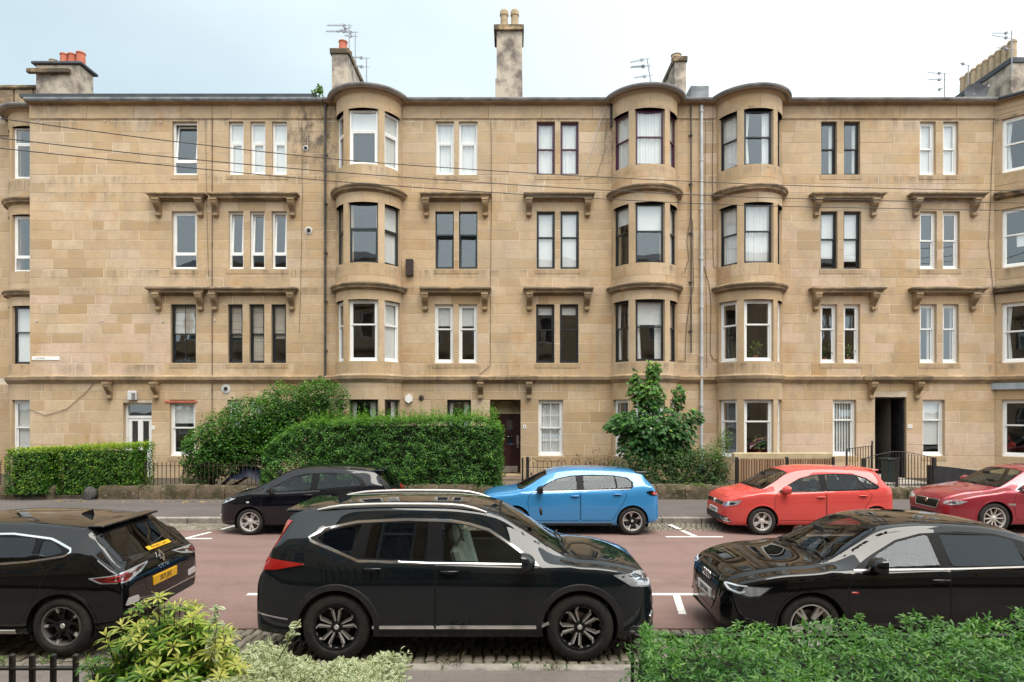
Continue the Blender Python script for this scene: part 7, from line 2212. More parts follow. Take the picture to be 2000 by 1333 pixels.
def box_hedge(name, label, x0, x1, y0, y1, z0, z1, n, Ln, m, bumpy=.10, shoots=0, top_tone=.25, slope=0.0, cat='hedge', parent_name='hedge', seed=0.0, ends=None):
    r_ = root(parent_name, ((x0+x1)/2, (y0+y1)/2, z0), label, cat)
    A = np.array([(x1-x0)*(z1-z0), (x1-x0)*(y1-y0), (y1-y0)*(z1-z0), (y1-y0)*(z1-z0), (x1-x0)*(z1-z0)*.35])
    k = nr.choice(5, n, p=A/A.sum())
    u, v = nr.random(n), nr.random(n)
    P = np.zeros((n, 3)); Nn = np.zeros((n, 3))
    for f, (fx, fy, fz, nn) in enumerate(((lambda u, v: x0+(x1-x0)*u, lambda u, v: y0+0*u, lambda u, v: z0+(z1-z0)*v, (0, -1, 0)),
                                          (lambda u, v: x0+(x1-x0)*u, lambda u, v: y0+(y1-y0)*v, lambda u, v: z1+0*u, (0, 0, 1)),
                                          (lambda u, v: x0+0*u, lambda u, v: y0+(y1-y0)*u, lambda u, v: z0+(z1-z0)*v, (-1, 0, 0)),
                                          (lambda u, v: x1+0*u, lambda u, v: y0+(y1-y0)*u, lambda u, v: z0+(z1-z0)*v, (1, 0, 0)),
                                          (lambda u, v: x0+(x1-x0)*u, lambda u, v: y1+0*u, lambda u, v: z0+(z1-z0)*v, (0, 1, 0)))):
        q = k == f
        P[q] = np.stack([fx(u[q], v[q]), fy(u[q], v[q]), fz(u[q], v[q])], 1); Nn[q] = nn
    # rounded shoulders
    tz = np.clip((P[:, 2]-(z1-.25))/.25, 0, 1)
    P[:, 1] += np.where(k == 0, tz*tz*.12, 0)
    P[:, 2] += slope*((P[:, 0]-x0)/(x1-x0))*np.clip((P[:, 2]-z0)/(z1-z0), 0, 1)
    if ends:      # rounded ends of the hedge
        tl = np.clip((x0+ends[0]-P[:, 0])/max(.01, ends[0]), 0, 1); tr = np.clip((P[:, 0]-x1+ends[2])/max(.01, ends[2]), 0, 1)
        P[:, 2] -= (ends[1]*tl**2 + ends[3]*tr**2)*np.clip((P[:, 2]-z0)/(z1-z0), 0, 1)
    nz = vnoise(P, 1.6, seed)*.5 + vnoise(P, 6.5, seed+3)*.65
    P += Nn*(bumpy*nz*1.5 - nr.random(n)*.16 + .02)[:, None]
    U = unit(Nn*.7 + np.array([0, 0, .6]) + nr.normal(0, .35, (n, 3)))
    D = unit(np.cross(U, nr.normal(0, 1, (n, 3))) + Nn*.35 + np.array([0, 0, -.1]))
    L_ = Ln*nr.uniform(.7, 1.3, n)
    tone = np.clip(.38 + .30*nz + nr.normal(0, .24, n) + np.where(k == 1, top_tone, 0) + .18*tz, 0, 1)  # top and shoulder leaves get a lighter tone, painting in light from above
    if shoots:
        px = nr.uniform(x0+.1, x1-.05, shoots); py = nr.uniform(y0+.05, y1-.05, shoots)
        for i in range(shoots):
            h = nr.uniform(.10, .40)*(1 if nr.random() < .8 else 1.4); m_ = int(8+h*44)
            tt = nr.random(m_)
            lean = nr.normal(0, .12, 2)
            if ends and px[i] < x0+ends[0]*.8: continue
            b = np.stack([px[i]+lean[0]*tt*h*2+nr.normal(0, .012, m_), py[i]+lean[1]*tt*h*2+nr.normal(0, .012, m_), z1+slope*((px[i]-x0)/(x1-x0))-.05+tt*h], 1)
            P = np.vstack([P, b]); d = unit(np.stack([nr.normal(0, 1, m_), nr.normal(0, 1, m_), nr.uniform(.1, .9, m_)], 1))
            D = np.vstack([D, d]); U = np.vstack([U, unit(np.array([0, 0, 1.]) + nr.normal(0, .3, (m_, 3)))]); L_ = np.append(L_, Ln*nr.uniform(.6, 1.05, m_)); tone = np.append(tone, np.clip(nr.normal(.80, .14, m_), 0, 1))
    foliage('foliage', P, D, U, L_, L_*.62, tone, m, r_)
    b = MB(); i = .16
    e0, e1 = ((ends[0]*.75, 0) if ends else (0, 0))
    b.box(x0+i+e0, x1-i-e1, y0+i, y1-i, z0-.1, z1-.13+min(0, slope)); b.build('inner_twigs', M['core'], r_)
    return r_

def clump(name, label, blobs, n, Ln, m, cat='shrub', stems=None, twig=None, shape=SH_DIAMOND, wid=.62, hang=.0, fill=.55, core=True, seed=0.0, tone0=.42, mat_core='core', root_name=None):
    """blobs: (x, y, z, rx, ry, rz)"""
    base = stems[0][0] if stems else (blobs[0][0], blobs[0][1], .25)
    r_ = root(root_name or name, base, label, cat)
    vol = np.array([b[3]*b[4]+b[4]*b[5]+b[3]*b[5] for b in blobs]); pk = vol/vol.sum()
    k = nr.choice(len(blobs), n, p=pk); B_ = np.array(blobs)[k]
    d = unit(nr.normal(0, 1, (n, 3)))
    rad = fill + (1-fill)*nr.random(n)**.6
    nz = vnoise(d*1.3 + B_[:, :3]*.5, 1.7, seed)
    rad = rad*(1+.32*nz)
    P = B_[:, :3] + d*rad[:, None]*B_[:, 3:6]
    U = unit(d*.45 + np.array([0, 0, .75]) + nr.normal(0, .35, (n, 3)))
    D = unit(np.cross(U, nr.normal(0, 1, (n, 3))) + d*.6 + np.array([0, 0, -hang]))
    L_ = Ln*nr.uniform(.65, 1.3, n)
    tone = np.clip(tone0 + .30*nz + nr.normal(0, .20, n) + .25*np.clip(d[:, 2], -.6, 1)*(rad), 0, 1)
    foliage('crown' if cat == 'tree' else 'foliage', P, D, U, L_, L_*wid, tone, m, r_, shape)
    if core:
        b = MB()
        for bx in blobs:
            c = Vector(bx[:3]); f = fill*.62
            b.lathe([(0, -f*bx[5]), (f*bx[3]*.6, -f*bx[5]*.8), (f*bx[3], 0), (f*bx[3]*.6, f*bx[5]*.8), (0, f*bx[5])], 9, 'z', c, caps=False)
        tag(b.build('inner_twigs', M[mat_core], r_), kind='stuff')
    if stems:
        b = MB()
        for path in stems:
            m_ = len(path); r0 = twig or .05
            b.tube(path, [r0*(1-.75*i/(m_-1)) for i in range(m_)], 6)
        b.build('trunk' if cat == 'tree' else 'stem', M['bark'], r_)
    return r_

# ----- far gardens
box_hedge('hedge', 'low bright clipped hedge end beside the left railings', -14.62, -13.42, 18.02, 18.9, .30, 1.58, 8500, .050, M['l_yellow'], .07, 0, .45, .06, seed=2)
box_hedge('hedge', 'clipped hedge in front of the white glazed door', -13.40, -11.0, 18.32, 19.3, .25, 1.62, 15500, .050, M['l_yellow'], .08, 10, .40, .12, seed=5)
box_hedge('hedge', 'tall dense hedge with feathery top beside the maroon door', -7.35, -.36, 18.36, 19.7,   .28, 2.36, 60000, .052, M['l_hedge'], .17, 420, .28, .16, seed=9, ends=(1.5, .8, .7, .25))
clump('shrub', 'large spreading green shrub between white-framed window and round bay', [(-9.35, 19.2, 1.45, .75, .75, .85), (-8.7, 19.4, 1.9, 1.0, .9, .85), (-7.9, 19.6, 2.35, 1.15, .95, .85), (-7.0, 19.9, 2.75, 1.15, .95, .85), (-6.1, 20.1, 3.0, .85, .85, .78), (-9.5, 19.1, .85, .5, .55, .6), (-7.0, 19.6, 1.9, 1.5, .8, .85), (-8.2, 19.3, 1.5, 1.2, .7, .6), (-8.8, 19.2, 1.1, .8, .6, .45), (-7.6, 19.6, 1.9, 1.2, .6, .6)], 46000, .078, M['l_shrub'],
      stems=[[(-9.3, 19.4, .25), (-9.2, 19.4, .9), (-8.8, 19.6, 1.6), (-8.2, 19.7, 2.1)], [(-9.1, 19.35, .25), (-8.6, 19.35, .75), (-7.9, 19.4, 1.05), (-7.2, 19.5, 1.3)], [(-9.3, 19.4, .3), (-9.6, 19.3, 1.0), (-9.7, 19.3, 1.5)], [(-8.9, 19.5, .25), (-8.3, 19.5, .6), (-7.5, 19.5, .9)]], twig=.06, seed=1)
# maple sapling by the second bay
SH_STAR = None
def maple():
    r_ = root('sapling', (4.55, 20.1, .25), 'leafy young maple standing in front of the second round bay', 'tree')
    blobs = [(4.5, 20.0, 2.15, 1.05, .8, .85), (4.3, 20.0, 1.55, .9, .7, .6), (5.25, 20.0, 1.95, .65, .6, .55), (3.75, 20.0, 2.35, .65, .5, .35), (4.45, 20.0, 3.2, .42, .4, .55), (4.5, 20.0, 3.95, .24, .24, .42), (3.98, 20.05, 3.35, .24, .24, .5), (3.95, 20.05, 3.8, .12, .12, .28), (5.3, 20.05, 3.1, .2, .2, .45), (5.75, 20.0, 2.5, .38, .35, .3), (3.35, 19.95, 2.2, .4, .35, .22), (5.15, 19.9, 1.3, .6, .5, .5)]
    n = 4300
    vol = np.array([b[3]*b[5] for b in blobs]); k = nr.choice(len(blobs), n, p=vol/vol.sum()); B_ = np.array(blobs)[k]
    d = unit(nr.normal(0, 1, (n, 3))); rad = nr.random(n)**.33
    P = B_[:, :3] + d*rad[:, None]*B_[:, 3:6]
    out = unit(P - np.array([4.5, 20.1, 2.2]) + nr.normal(0, .3, (n, 3)))
    D = unit(out*np.array([1, 1, .2]) + np.array([0, -.25, -.35]) + nr.normal(0, .25, (n, 3)))
    U = unit(np.array([0, -.25, 1.]) + nr.normal(0, .3, (n, 3)))
    D = unit(D); S_ = unit(np.cross(D, U)); U = np.cross(S_, D)
    sz = .155*nr.uniform(.6, 1.2, n)
    star = [(.0, .0), (.12, .30), (.30, .28), (.40, .52), (.52, .26), (.72, .24), (1.0, 0)]
    ol = [(u, v) for u, v in star] + [(u, -v) for u, v in star[::-1][1:-1]]
    kk = len(ol)
    V = np.stack([P + D*(u*sz)[:, None] + S_*(v*sz*1.05)[:, None] - U*((.35*u*u + .25*abs(v))*sz)[:, None] for u, v in ol], 1)
    c = (P + D*(.38*sz)[:, None])[:, None, :]
    V = np.concatenate([c, V], 1).reshape(-1, 3)
    f = np.array([(0, i+1, (i+1) % kk + 1) for i in range(kk)])
    Fc = (f[None] + (np.arange(n)*(kk+1))[:, None, None]).reshape(-1, 3)
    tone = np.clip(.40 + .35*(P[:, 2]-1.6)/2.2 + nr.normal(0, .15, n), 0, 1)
    tag(link('crown', np_mesh('crown', V, Fc, np.repeat(tone, kk), M['l_maple']), r_), kind='stuff')
    b = MB()
    for path, r0 in (([(4.6, 20.1, .25), (4.62, 20.1, 1.0), (4.55, 20.05, 1.9), (4.48, 20.0, 2.9), (4.5, 20.0, 4.2)], .06), ([(4.6, 20.1, 1.1), (4.2, 20.05, 2.1), (3.98, 20.05, 3.9)], .035), ([(4.6, 20.1, 1.2), (5.1, 20.05, 2.1), (5.3, 20.05, 3.4)], .03), ([(4.6, 20.1, 1.0), (3.9, 20, 1.9), (3.2, 19.95, 2.25)], .025), ([(4.6, 20.1, 1.0), (5.3, 20, 1.9), (5.9, 20, 2.5)], .025)):
        m_ = len(path); b.tube(path, [r0*(1-.7*i/(m_-1)) for i in range(m_)], 6)
    b.build('trunk', M['bark'], r_)
maple()
clump('shrub', 'thin brownish twiggy bush behind the bow-topped railings', [(2.6, 19.6, .95, .75, .5, .6), (3.3, 19.7, .9, .6, .5, .55), (2.2, 19.8, .8, .45, .4, .5)], 1700, .05, M['l_dry'], stems=[[(2.6+i*.11, 19.6, .3), (2.5+i*.13+.05*math.sin(i*3), 19.6, 1.0), (2.3+i*.2, 19.6, 1.35+.2*math.sin(i*2))] for i in range(9)], twig=.012, core=False, fill=.2, seed=4)
clump('shrub', 'dark low undergrowth at the foot of the young maple', [(3.7, 19.3, .75, .9, .5, .55), (4.9, 19.2, .8, 1.0, .5, .65), (5.8, 19.2, .9, .8, .5, .7), (6.3, 19.3, .8, .4, .4, .6), (5.5, 18.85, .5, 1.0, .3, .35), (4.2, 18.85, .5, .9, .3, .35)], 11000, .07, M['l_dark'], seed=6, fill=.4)
clump('shrub', 'loose light green bush between young maple and slatted fence', [(6.2, 19.5, 1.15, .55, .45, .5), (5.75, 19.6, 1.15, .5, .45, .45), (6.55, 19.8, 1.45, .35, .3, .6), (6.75, 19.9, 1.75, .25, .25, .4)], 2600, .06, M['l_fern'], stems=[[(6.3, 19.6, .3), (6.4, 19.7, 1.2), (6.6, 19.8, 2.1)], [(6.2, 19.5, .3), (5.9, 19.5, 1.4)]], twig=.014, core=False, fill=.25, seed=8, tone0=.3)
def fern(x, y, z, s, label, n=9):
    r_ = root('fern', (x, y, z), label, 'fern', 'ferns and leafy weeds along the garden wall')
    P, D, U, L_, T_ = [], [], [], [], []
    b = MB()
    for i in range(n):
        a = 2*math.pi*i/n + nr.uniform(-.3, .3); ln = s*nr.uniform(.7, 1.1); rise = nr.uniform(.5, 1.0)
        path = []
        for k in range(9):
            u = k/8; h = ln*(rise*u - .75*u*u)
            path.append((x+math.cos(a)*ln*u*.85, y+math.sin(a)*ln*u*.85, z+h))
        b.tube(path, .004, 4)
        for k in range(1, 9):
            for sg in (-1, 1):
                p0 = np.array(path[k]); t = unit(np.array(path[k])-np.array(path[k-1])); sd_ = unit(np.cross(t, [0, 0, 1.]))*sg
                P.append(p0); D.append(sd_ + t*.4); U.append([0, 0, 1.]); L_.append(ln*.26*math.sin(math.pi*(.12+.82*k/9))); T_.append(nr.uniform(.2, .9))
    b.build('stem', M['bark'], r_)
    L_ = np.array(L_); foliage('fronds', np.array(P), np.array(D), np.array(U), L_, L_*.32, np.array(T_), M['l_fern'], r_)
fern(5.4, 18.55, .45, .55, 'yellow-green fern over the wall below the young maple')
fern(6.35, 18.6, .42, .42, 'small leafy fern beside the slatted fence post')
fern(4.6, 18.5, .42, .36, 'low fern on the wall near the blue hatchback')
fern(.68, 18.7, .32, .34, 'small green tuft at the foot of the black gate posts')
# weed on the roof edge
p = at(621, 190, WALL_Y-.2)
clump('weed', 'tuft of weeds growing in the roof gutter', [(p.x, p.y, p.z+.1, .2, .14, .17), (p.x+.05, p.y, p.z+.32, .09, .08, .16)], 130, .11, M['l_fern'], cat='weed', core=False, fill=.1)

# ----- near plants
def privet():
    r_ = root('hedge', (1.7, 3.2, .2), 'glossy long-leaved hedge in the near right corner behind black railings', 'hedge')
    n = 25000
    x = nr.uniform(.55, 3.6, n); y = nr.uniform(2.35, 3.66, n)
    x = np.maximum(x, .60 + .16*(y-2.7) + nr.uniform(0, .05, n))
    def top(x, y): return 1.485 + .035*np.clip((x-.75)/1.2, 0, 1) + .02*np.sin(x*5.1+y*3) + .02*np.sin(x*11+1) + .05*np.clip((x-.6)/.25, -1, 0)
    nz = vnoise(np.stack([x, y, 0*x], 1), 3.2, 4)
    depth = nr.random(n)**1.5*.22
    edge = np.clip((3.66-y)/.16, 0, 1)
    z = top(x, y) + .06*nz - depth - (1-edge)**2*.10
    P = np.stack([x, y, z], 1)
    # leaves along the left flank and a few tall shoots
    m_ = 2600
    yl = nr.uniform(2.5, 3.66, m_); zl = nr.uniform(.7, 1.42, m_); xl = .61+.16*(yl-2.7) - nr.random(m_)*.02 + .05*nr.normal(0, 1, m_)
    P = np.vstack([P, np.stack([xl, yl, zl], 1)])
    m2 = 3000
    sx = nr.uniform(.74, 3.5, 130); sy = nr.uniform(2.6, 3.62, 130); sh_ = nr.uniform(.01, .05, 130); k = nr.integers(0, 130, m2); tt = nr.random(m2)
    P = np.vstack([P, np.stack([sx[k] + nr.normal(0, .008, m2), sy[k] + nr.normal(0, .008, m2), top(sx[k], sy[k]) + tt*sh_[k]], 1)])
    N_ = len(P)
    D = unit(np.stack([nr.normal(0, 1, N_), nr.normal(-.25, 1, N_), nr.normal(.45, .6, N_)], 1))
    U = unit(np.array([0, -.2, 1.]) + nr.normal(0, .4, (N_, 3)))
    L_ = nr.uniform(.022, .046, N_)
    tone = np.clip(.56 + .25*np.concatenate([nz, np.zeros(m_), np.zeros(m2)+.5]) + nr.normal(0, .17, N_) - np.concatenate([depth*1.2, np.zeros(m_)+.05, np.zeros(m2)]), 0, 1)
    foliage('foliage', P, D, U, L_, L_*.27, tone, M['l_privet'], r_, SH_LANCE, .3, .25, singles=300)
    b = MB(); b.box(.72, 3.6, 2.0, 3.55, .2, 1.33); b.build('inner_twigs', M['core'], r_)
privet()
def pieris():
    c0 = np.array([-1.72, 3.12, .2])
    r_ = root('shrub', tuple(c0), 'yellow-green whorled evergreen shrub at the left end of the near railings', 'shrub')
    heads = []
    for i in range(640):
        a = nr.uniform(0, 2*math.pi); v = nr.random()*1.35 - .35
        el = math.asin(max(-.5, min(1, .02+.98*v))); q = nr.uniform(.72, 1.06)
        d = np.array([math.cos(a)*math.cos(el), math.sin(a)*math.cos(el), math.sin(el)])
        rx, ry, rz = .44, .36, .72
        p = np.array([-1.72, 3.12, 1.02]) + d*np.array([rx, ry, rz])*q
        heads.append((p, unit(d + np.array([0, -.1, .9])), nr.uniform(.75, 1.15)))
    for dx, dz in ((-.12, .80), (-.02, .86), (.06, .80), (.14, .74), (-.2, .70), (.22, .68), (.30, .62), (.36, .50), (.40, .38)):
        heads.append((np.array([-1.72+dx, 3.08, 1.02+dz*.92]), unit(np.array([dx*.6, -.1, 1.])), 1.0))
    P, D, U, L_, T_ = [], [], [], [], []
    b = MB()
    for p, ax, s in heads:
        t1 = unit(np.cross(ax, [0.3, .2, 1.]) + 1e-6); t2 = np.cross(ax, t1)
        base_t = np.clip(nr.normal(.52, .2) + .5*np.clip((p[2]-1.35)/.5, 0, 1)*nr.random() + (.30 if p[0] > -1.5 and nr.random() < .7 else 0), 0, 1)
        k = nr.integers(7, 11)
        for j in range(k):
            a = 2*math.pi*j/k + nr.uniform(-.2, .2)
            out = t1*math.cos(a) + t2*math.sin(a); up = nr.uniform(.05, .55)
            D.append(out + ax*up); U.append(ax - out*up*.8); P.append(p + out*.006); L_.append(.058*s*nr.uniform(.75, 1.2)); T_.append(np.clip(base_t + nr.normal(0, .10), 0, 1))
        for j in range(nr.integers(3, 6)):
            a = nr.uniform(0, 6.28); out = t1*math.cos(a) + t2*math.sin(a)
            D.append(out*.6 + ax*1.0); U.append(ax*.5 - out); P.append(p + ax*.012); L_.append(.042*s*nr.uniform(.7, 1.1)); T_.append(np.clip(base_t + .35, 0, 1))
        mid = np.array([-1.72, 3.12, .9]) * .35 + p*.65
        b.tube([tuple(mid), tuple(p*.7 + mid*.3 + np.array([0, 0, -.03])), tuple(p)], [.004, .003, .0025], 5)
    L_ = np.array(L_)
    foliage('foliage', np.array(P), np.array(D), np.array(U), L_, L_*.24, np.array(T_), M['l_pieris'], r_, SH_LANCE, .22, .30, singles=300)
    b.tube([(-1.72, 3.12, .15), (-1.72, 3.12, .9)], [.02, .012], 8); b.build('stem', M['bark'], r_)
    # older, deeper leaves inside
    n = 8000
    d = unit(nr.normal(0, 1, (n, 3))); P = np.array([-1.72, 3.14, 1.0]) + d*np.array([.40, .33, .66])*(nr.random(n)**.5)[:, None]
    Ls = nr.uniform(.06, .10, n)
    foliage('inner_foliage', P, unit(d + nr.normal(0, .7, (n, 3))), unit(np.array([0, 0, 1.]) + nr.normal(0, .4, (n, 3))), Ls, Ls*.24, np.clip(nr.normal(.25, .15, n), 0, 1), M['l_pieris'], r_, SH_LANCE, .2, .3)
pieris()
def euonymus():
    r_ = root('shrub', (-1.0, 3.2, .2), 'cream-edged variegated shrub beside the near gate post', 'shrub')
    n = 12500
    x = nr.uniform(-1.50, -.60, n); y = nr.uniform(2.72, 3.46, n)
    nz = vnoise(np.stack([x, y, 0*x], 1), 4.5, 7)
    def top(x, y): return 1.40 + .055*np.sin((x+.6)*6.5) + .02*np.sin(x*17+y*9) + .07*np.exp(-((x+.75)/.16)**2) - .02*np.exp(-((x+1.02)/.06)**2)*2
    depth = nr.random(n)**1.4*.16
    e = np.clip(np.minimum((x+1.52)/.1, (-.585-x)/.10), 0, 1)*np.clip((3.48-y)/.1, 0, 1)
    z = top(x, y) + .035*nz - depth - (1-e)**2*.15
    P = np.stack([x, y, z], 1)
    m_ = 1500; yl = nr.uniform(2.7, 3.45, m_); zl = nr.uniform(.9, 1.42, m_); xl = -.60 + nr.normal(0, .025, m_)
    P = np.vstack([P, np.stack([xl, yl, zl], 1)])
    sprig = np.array([[-1.20, 3.2, 1.45], [-1.16, 3.2, 1.52], [-1.12, 3.2, 1.59], [-1.085, 3.2, 1.66]])
    m3 = 34; t = nr.random(m3)*3*.99; k = t.astype(int); f = (t-k)[:, None]
    sp = sprig[k]*(1-f) + sprig[np.minimum(k+1, 3)]*f
    P = np.vstack([P, sp])
    sprig2 = np.array([[-1.52, 3.1, 1.5], [-1.50, 3.08, 1.85]])     # pale shoot among the yellow shrub
    t = nr.random(44)[:, None]; P = np.vstack([P, np.array([[-1.44, 3.0, 1.55]])*(1-t) + np.array([[-1.40, 2.98, 1.80]])*t])
    N_ = len(P)
    D = unit(np.stack([nr.normal(0, 1, N_), nr.normal(-.2, 1, N_), nr.normal(.55, .5, N_)], 1)); U = unit(np.array([0, -.35, 1.]) + nr.normal(0, .5, (N_, 3)))
    L_ = nr.uniform(.017, .033, N_); L_[-78:] *= 1.35
    foliage('foliage', P, D, U, L_, L_*.58, np.clip(nr.normal(.4, .25, N_), 0, 1), M['l_vari'], r_, SH_OVAL, .25, .15, singles=300, rimmed=True)
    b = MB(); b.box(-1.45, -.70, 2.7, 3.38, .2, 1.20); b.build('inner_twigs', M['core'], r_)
    b = MB(); b.tube([tuple(v) for v in sprig], [.003, .003, .002, .0015], 5); b.tube([(-1.44, 3.0, 1.4), (-1.40, 2.98, 1.78)], .0015, 4); b.build('stem', M['bark'], r_)
euonymus()

def weed(x, y, s, label, m='l_fern', n=26):
    r_ = root('weed', (x, y, PAV_Z), label, 'weed', 'weeds in the near kerb joint')
    P = np.array([[x, y, PAV_Z-.01]]) + nr.normal(0, 1, (n, 3))*np.array([s*.35, s*.12, 0]) + np.array([0, 0, 1.])*nr.random((n, 1))*s*.6
    D = unit(np.stack([nr.normal(0, .8, n), nr.normal(0, .5, n), nr.uniform(.4, 1.2, n)], 1)); L_ = s*nr.uniform(.3, .7, n)
    foliage('blades', P, D, unit(np.cross(D, nr.normal(0, 1, (n, 3)))), L_, L_*.16, nr.random(n), M[m], r_, SH_DIAMOND)
for x, y, s, lab, m in ((-.60, 6.38, .17, 'dry straw-coloured weed sprouting by the grey SUV sill', 'l_dry'), (-.68, 6.30, .06, 'tiny green weed left of the dry one', 'l_fern'), (.06, 6.31, .10, 'small green weed at the kerb below the SUV front door', 'l_fern'), (.33, 6.29, .09, 'low green weed nearest the SUV front wheel', 'l_fern'), (.52, 6.29, .10, 'spreading green weed just before the SUV front wheel', 'l_fern'), (.42, 6.3, .08, 'dry weed between two green ones at the kerb', 'l_dry'),
                        (-4.35, 6.42, .14, 'green weed by the black hatchback rear wheel', 'l_fern'), (-4.75, 6.42, .12, 'small weed in front of the black hatchback rear wheel', 'l_fern'), (-5.15, 6.35, .16, 'grassy weed at the left edge of the near kerb', 'l_fern')):
    weed(x, y, s, lab, m, 16 if s < .08 else 30)
# litter of yellow leaves below the far wall
n = 90
P = np.stack([nr.uniform(-13.0, -7.5, n), 17.75 + nr.normal(0, .12, n), np.full(n, PAV_Z+.012)], 1); L_ = nr.uniform(.05, .10, n)
M['l_fallen'] = leaf_mat('fallen_leaf', [(0, (0.35, 0.16, 0.03)), (.5, (0.55, 0.30, 0.04)), (1, (0.40, 0.30, 0.16))], .1)
fl = MB(); V, Fc, nf, rim = leaf_arrays(P, np.stack([nr.normal(0, 1, n), nr.normal(0, 1, n), 0*P[:, 0]], 1), np.tile([0, 0, 1.], (n, 1)) + nr.normal(0, .15, (n, 3)), L_, L_*.6, SH_DIAMOND)
tag(link('fallen_leaves', np_mesh('fallen_leaves', V, Fc, np.repeat(nr.random(n), nf), M['l_fallen'])), 'fallen yellow leaves along the far garden wall', 'leaves', kind='stuff')

# pot plants inside the first-floor bay and beside it
def pot_plant(x, y, z, label, h=.35, m='l_fern'):
    r_ = root('pot_plant', (x, y, z), label, 'pot plant')
    b = MB(); b.smooth = True; b.lathe([(.0, 0), (.07, 0), (.095, .16), (.10, .17), (.085, .165), (0, .15)], 14, 'z', (x, y, z), caps=False); b.build('pot', M['terracotta'], r_, sharp=40)
    n = 70
    P = np.array([[x, y, z+.16]]) + nr.normal(0, 1, (n, 3))*np.array([.13, .08, 0]) + np.array([0, 0, 1.])*nr.random((n, 1))*h
    D = unit(nr.normal(0, 1, (n, 3)) + np.array([0, 0, .4])); L_ = nr.uniform(.08, .18, n)
    foliage('leaves', P, D, unit(np.array([0, -.3, 1.]) + nr.normal(0, .4, (n, 3))), L_, L_*.4, nr.random(n), M[m], r_)
pot_plant(8.72, WALL_Y-.62, FL[1][0]+.05, 'leafy pot plant inside the white-framed round bay', .45)
pot_plant(wx(1618), WALL_Y+.32, FL[1][0]+.05, 'pot plant behind the left pane of the paired white windows right of the round bay', .5, 'l_dark')
pot_plant(wx(1664), WALL_Y+.32, FL[1][0]+.05, 'pot plant behind the right pane of the paired white windows right of the round bay', .4, 'l_fern')
pot_plant(8.85, WALL_Y-.62, FL[0][0]+.05, 'pot plant inside the ground-floor bay behind the slatted fence', .5, 'l_fern')
# ================================================================== garden walls, railings, fences
def mossy(name, c0, c1, moss):
    m = mat(name, c0, 0.95)
    b = m.node_tree.nodes['Principled BSDF']; P = wpos(m)
    a = N(m, 'Attribute'); a.attribute_name = 'tone'
    c = mixc(m, a.outputs['Fac'], c0, c1)
    c = mixc(m, math_(m, 'MULTIPLY', ramp(m, ntex(m, P, 2.6, 7, .7), [(.42, 0.0), (.60, 1.0)]), .85), c, moss)
    c = mixc(m, math_(m, 'MULTIPLY', ramp(m, ntex(m, P, 8, 6, .7), [(.58, 0.0), (.66, 1.0)]), .6), c, (.38, .33, .26))
    L(m, c, b.inputs['Base Color']); bump(m, ntex(m, P, 11, 8, .75), 1.0, .05)
    return m
M['wall_stone'] = mossy('mossy_stone', (0.105, 0.075, 0.048), (0.19, 0.14, 0.092), (0.045, 0.044, 0.013))
def garden_wall(x0, x1, label, h=.40):
    r_ = root('garden_wall', ((x0+x1)/2, GW, PAV_Z), label, 'wall', 'low stone walls of the front gardens')
    x = x0; wr = random.Random(int(x0*10)+50)
    while x < x1-.05:
        ln = min(wr.uniform(.55, 1.25), x1-x)
        if x1-x-ln < .3: ln = x1-x
        b = MB(); b.t = wr.random()
        hh = h*wr.uniform(.9, 1.08)
        # lumpy weathered block
        nx, nz_ = 6, 4
        g = lambda i, j: mnoise.noise(Vector((x*3+i*.7, j*.9, x0)))*.035
        F_ = [[b.vert((x+.01+(ln-.02)*i/nx, GW-.0+g(i, j)+(.05 if j == nz_ else 0), PAV_Z-.1+(hh+.1)*j/nz_ - (.035 if j == nz_ and i in (0, nx) else 0) + (g(i+9, j) if j == nz_ else 0))) for i in range(nx+1)] for j in range(nz_+1)]
        Bk = [b.vert((x+.01+(ln-.02)*i/nx, GW+.34, PAV_Z-.1+hh+.1+g(i, 7))) for i in range(nx+1)]
        for j in range(nz_):
            for i in range(nx): b.face([F_[j][i], F_[j][i+1], F_[j+1][i+1], F_[j+1][i]])
        for i in range(nx): b.face([F_[nz_][i], F_[nz_][i+1], Bk[i+1], Bk[i]])
        for i, fl in ((0, 0), (nx, 1)):
            q = [F_[j][i] for j in range(nz_+1)] + [Bk[i], b.vert((x+.01+(ln-.02)*i/nx, GW+.34, PAV_Z-.1))]
            b.face(q if fl else q[::-1])
        b.build('stone', M['wall_stone'], r_, sharp=40)
        x += ln
garden_wall(-20, -13.35, 'low mossy garden wall at the left below the clipped hedge end')
garden_wall(-12.05, -.55, 'long low mossy garden wall below the spreading shrub and tall hedge')
garden_wall(.55, 10.6, 'low mossy garden wall between maroon door path and entrance ramp')
garden_wall(10.62, 20, 'low mossy garden wall behind the wine red saloon', .34)
# dark lump of stone at the gateway on the left
b = MB(); b.smooth = True
b.lathe([(0, .0), (.17, .02), (.19, .16), (.15, .30), (.05, .37), (0, .38)], 10, 'z', (-12.28, GW+.05, PAV_Z-.02), caps=False)
for i, v in enumerate(b.v): v += Vector((mnoise.noise(v*6), mnoise.noise(v*6+Vector((3, 0, 0))), mnoise.noise(v*6+Vector((0, 5, 0)))))*.05
M['whin'] = noisy(mat('dark_whinstone', (.05, .045, .045), .9), (.03, .028, .03), (.11, .10, .095), 7, bump=.8)
tag(b.build('boulder', M['whin'], sharp=60), 'dark rounded stone at the end of the wall by the hedge gap', 'stone')

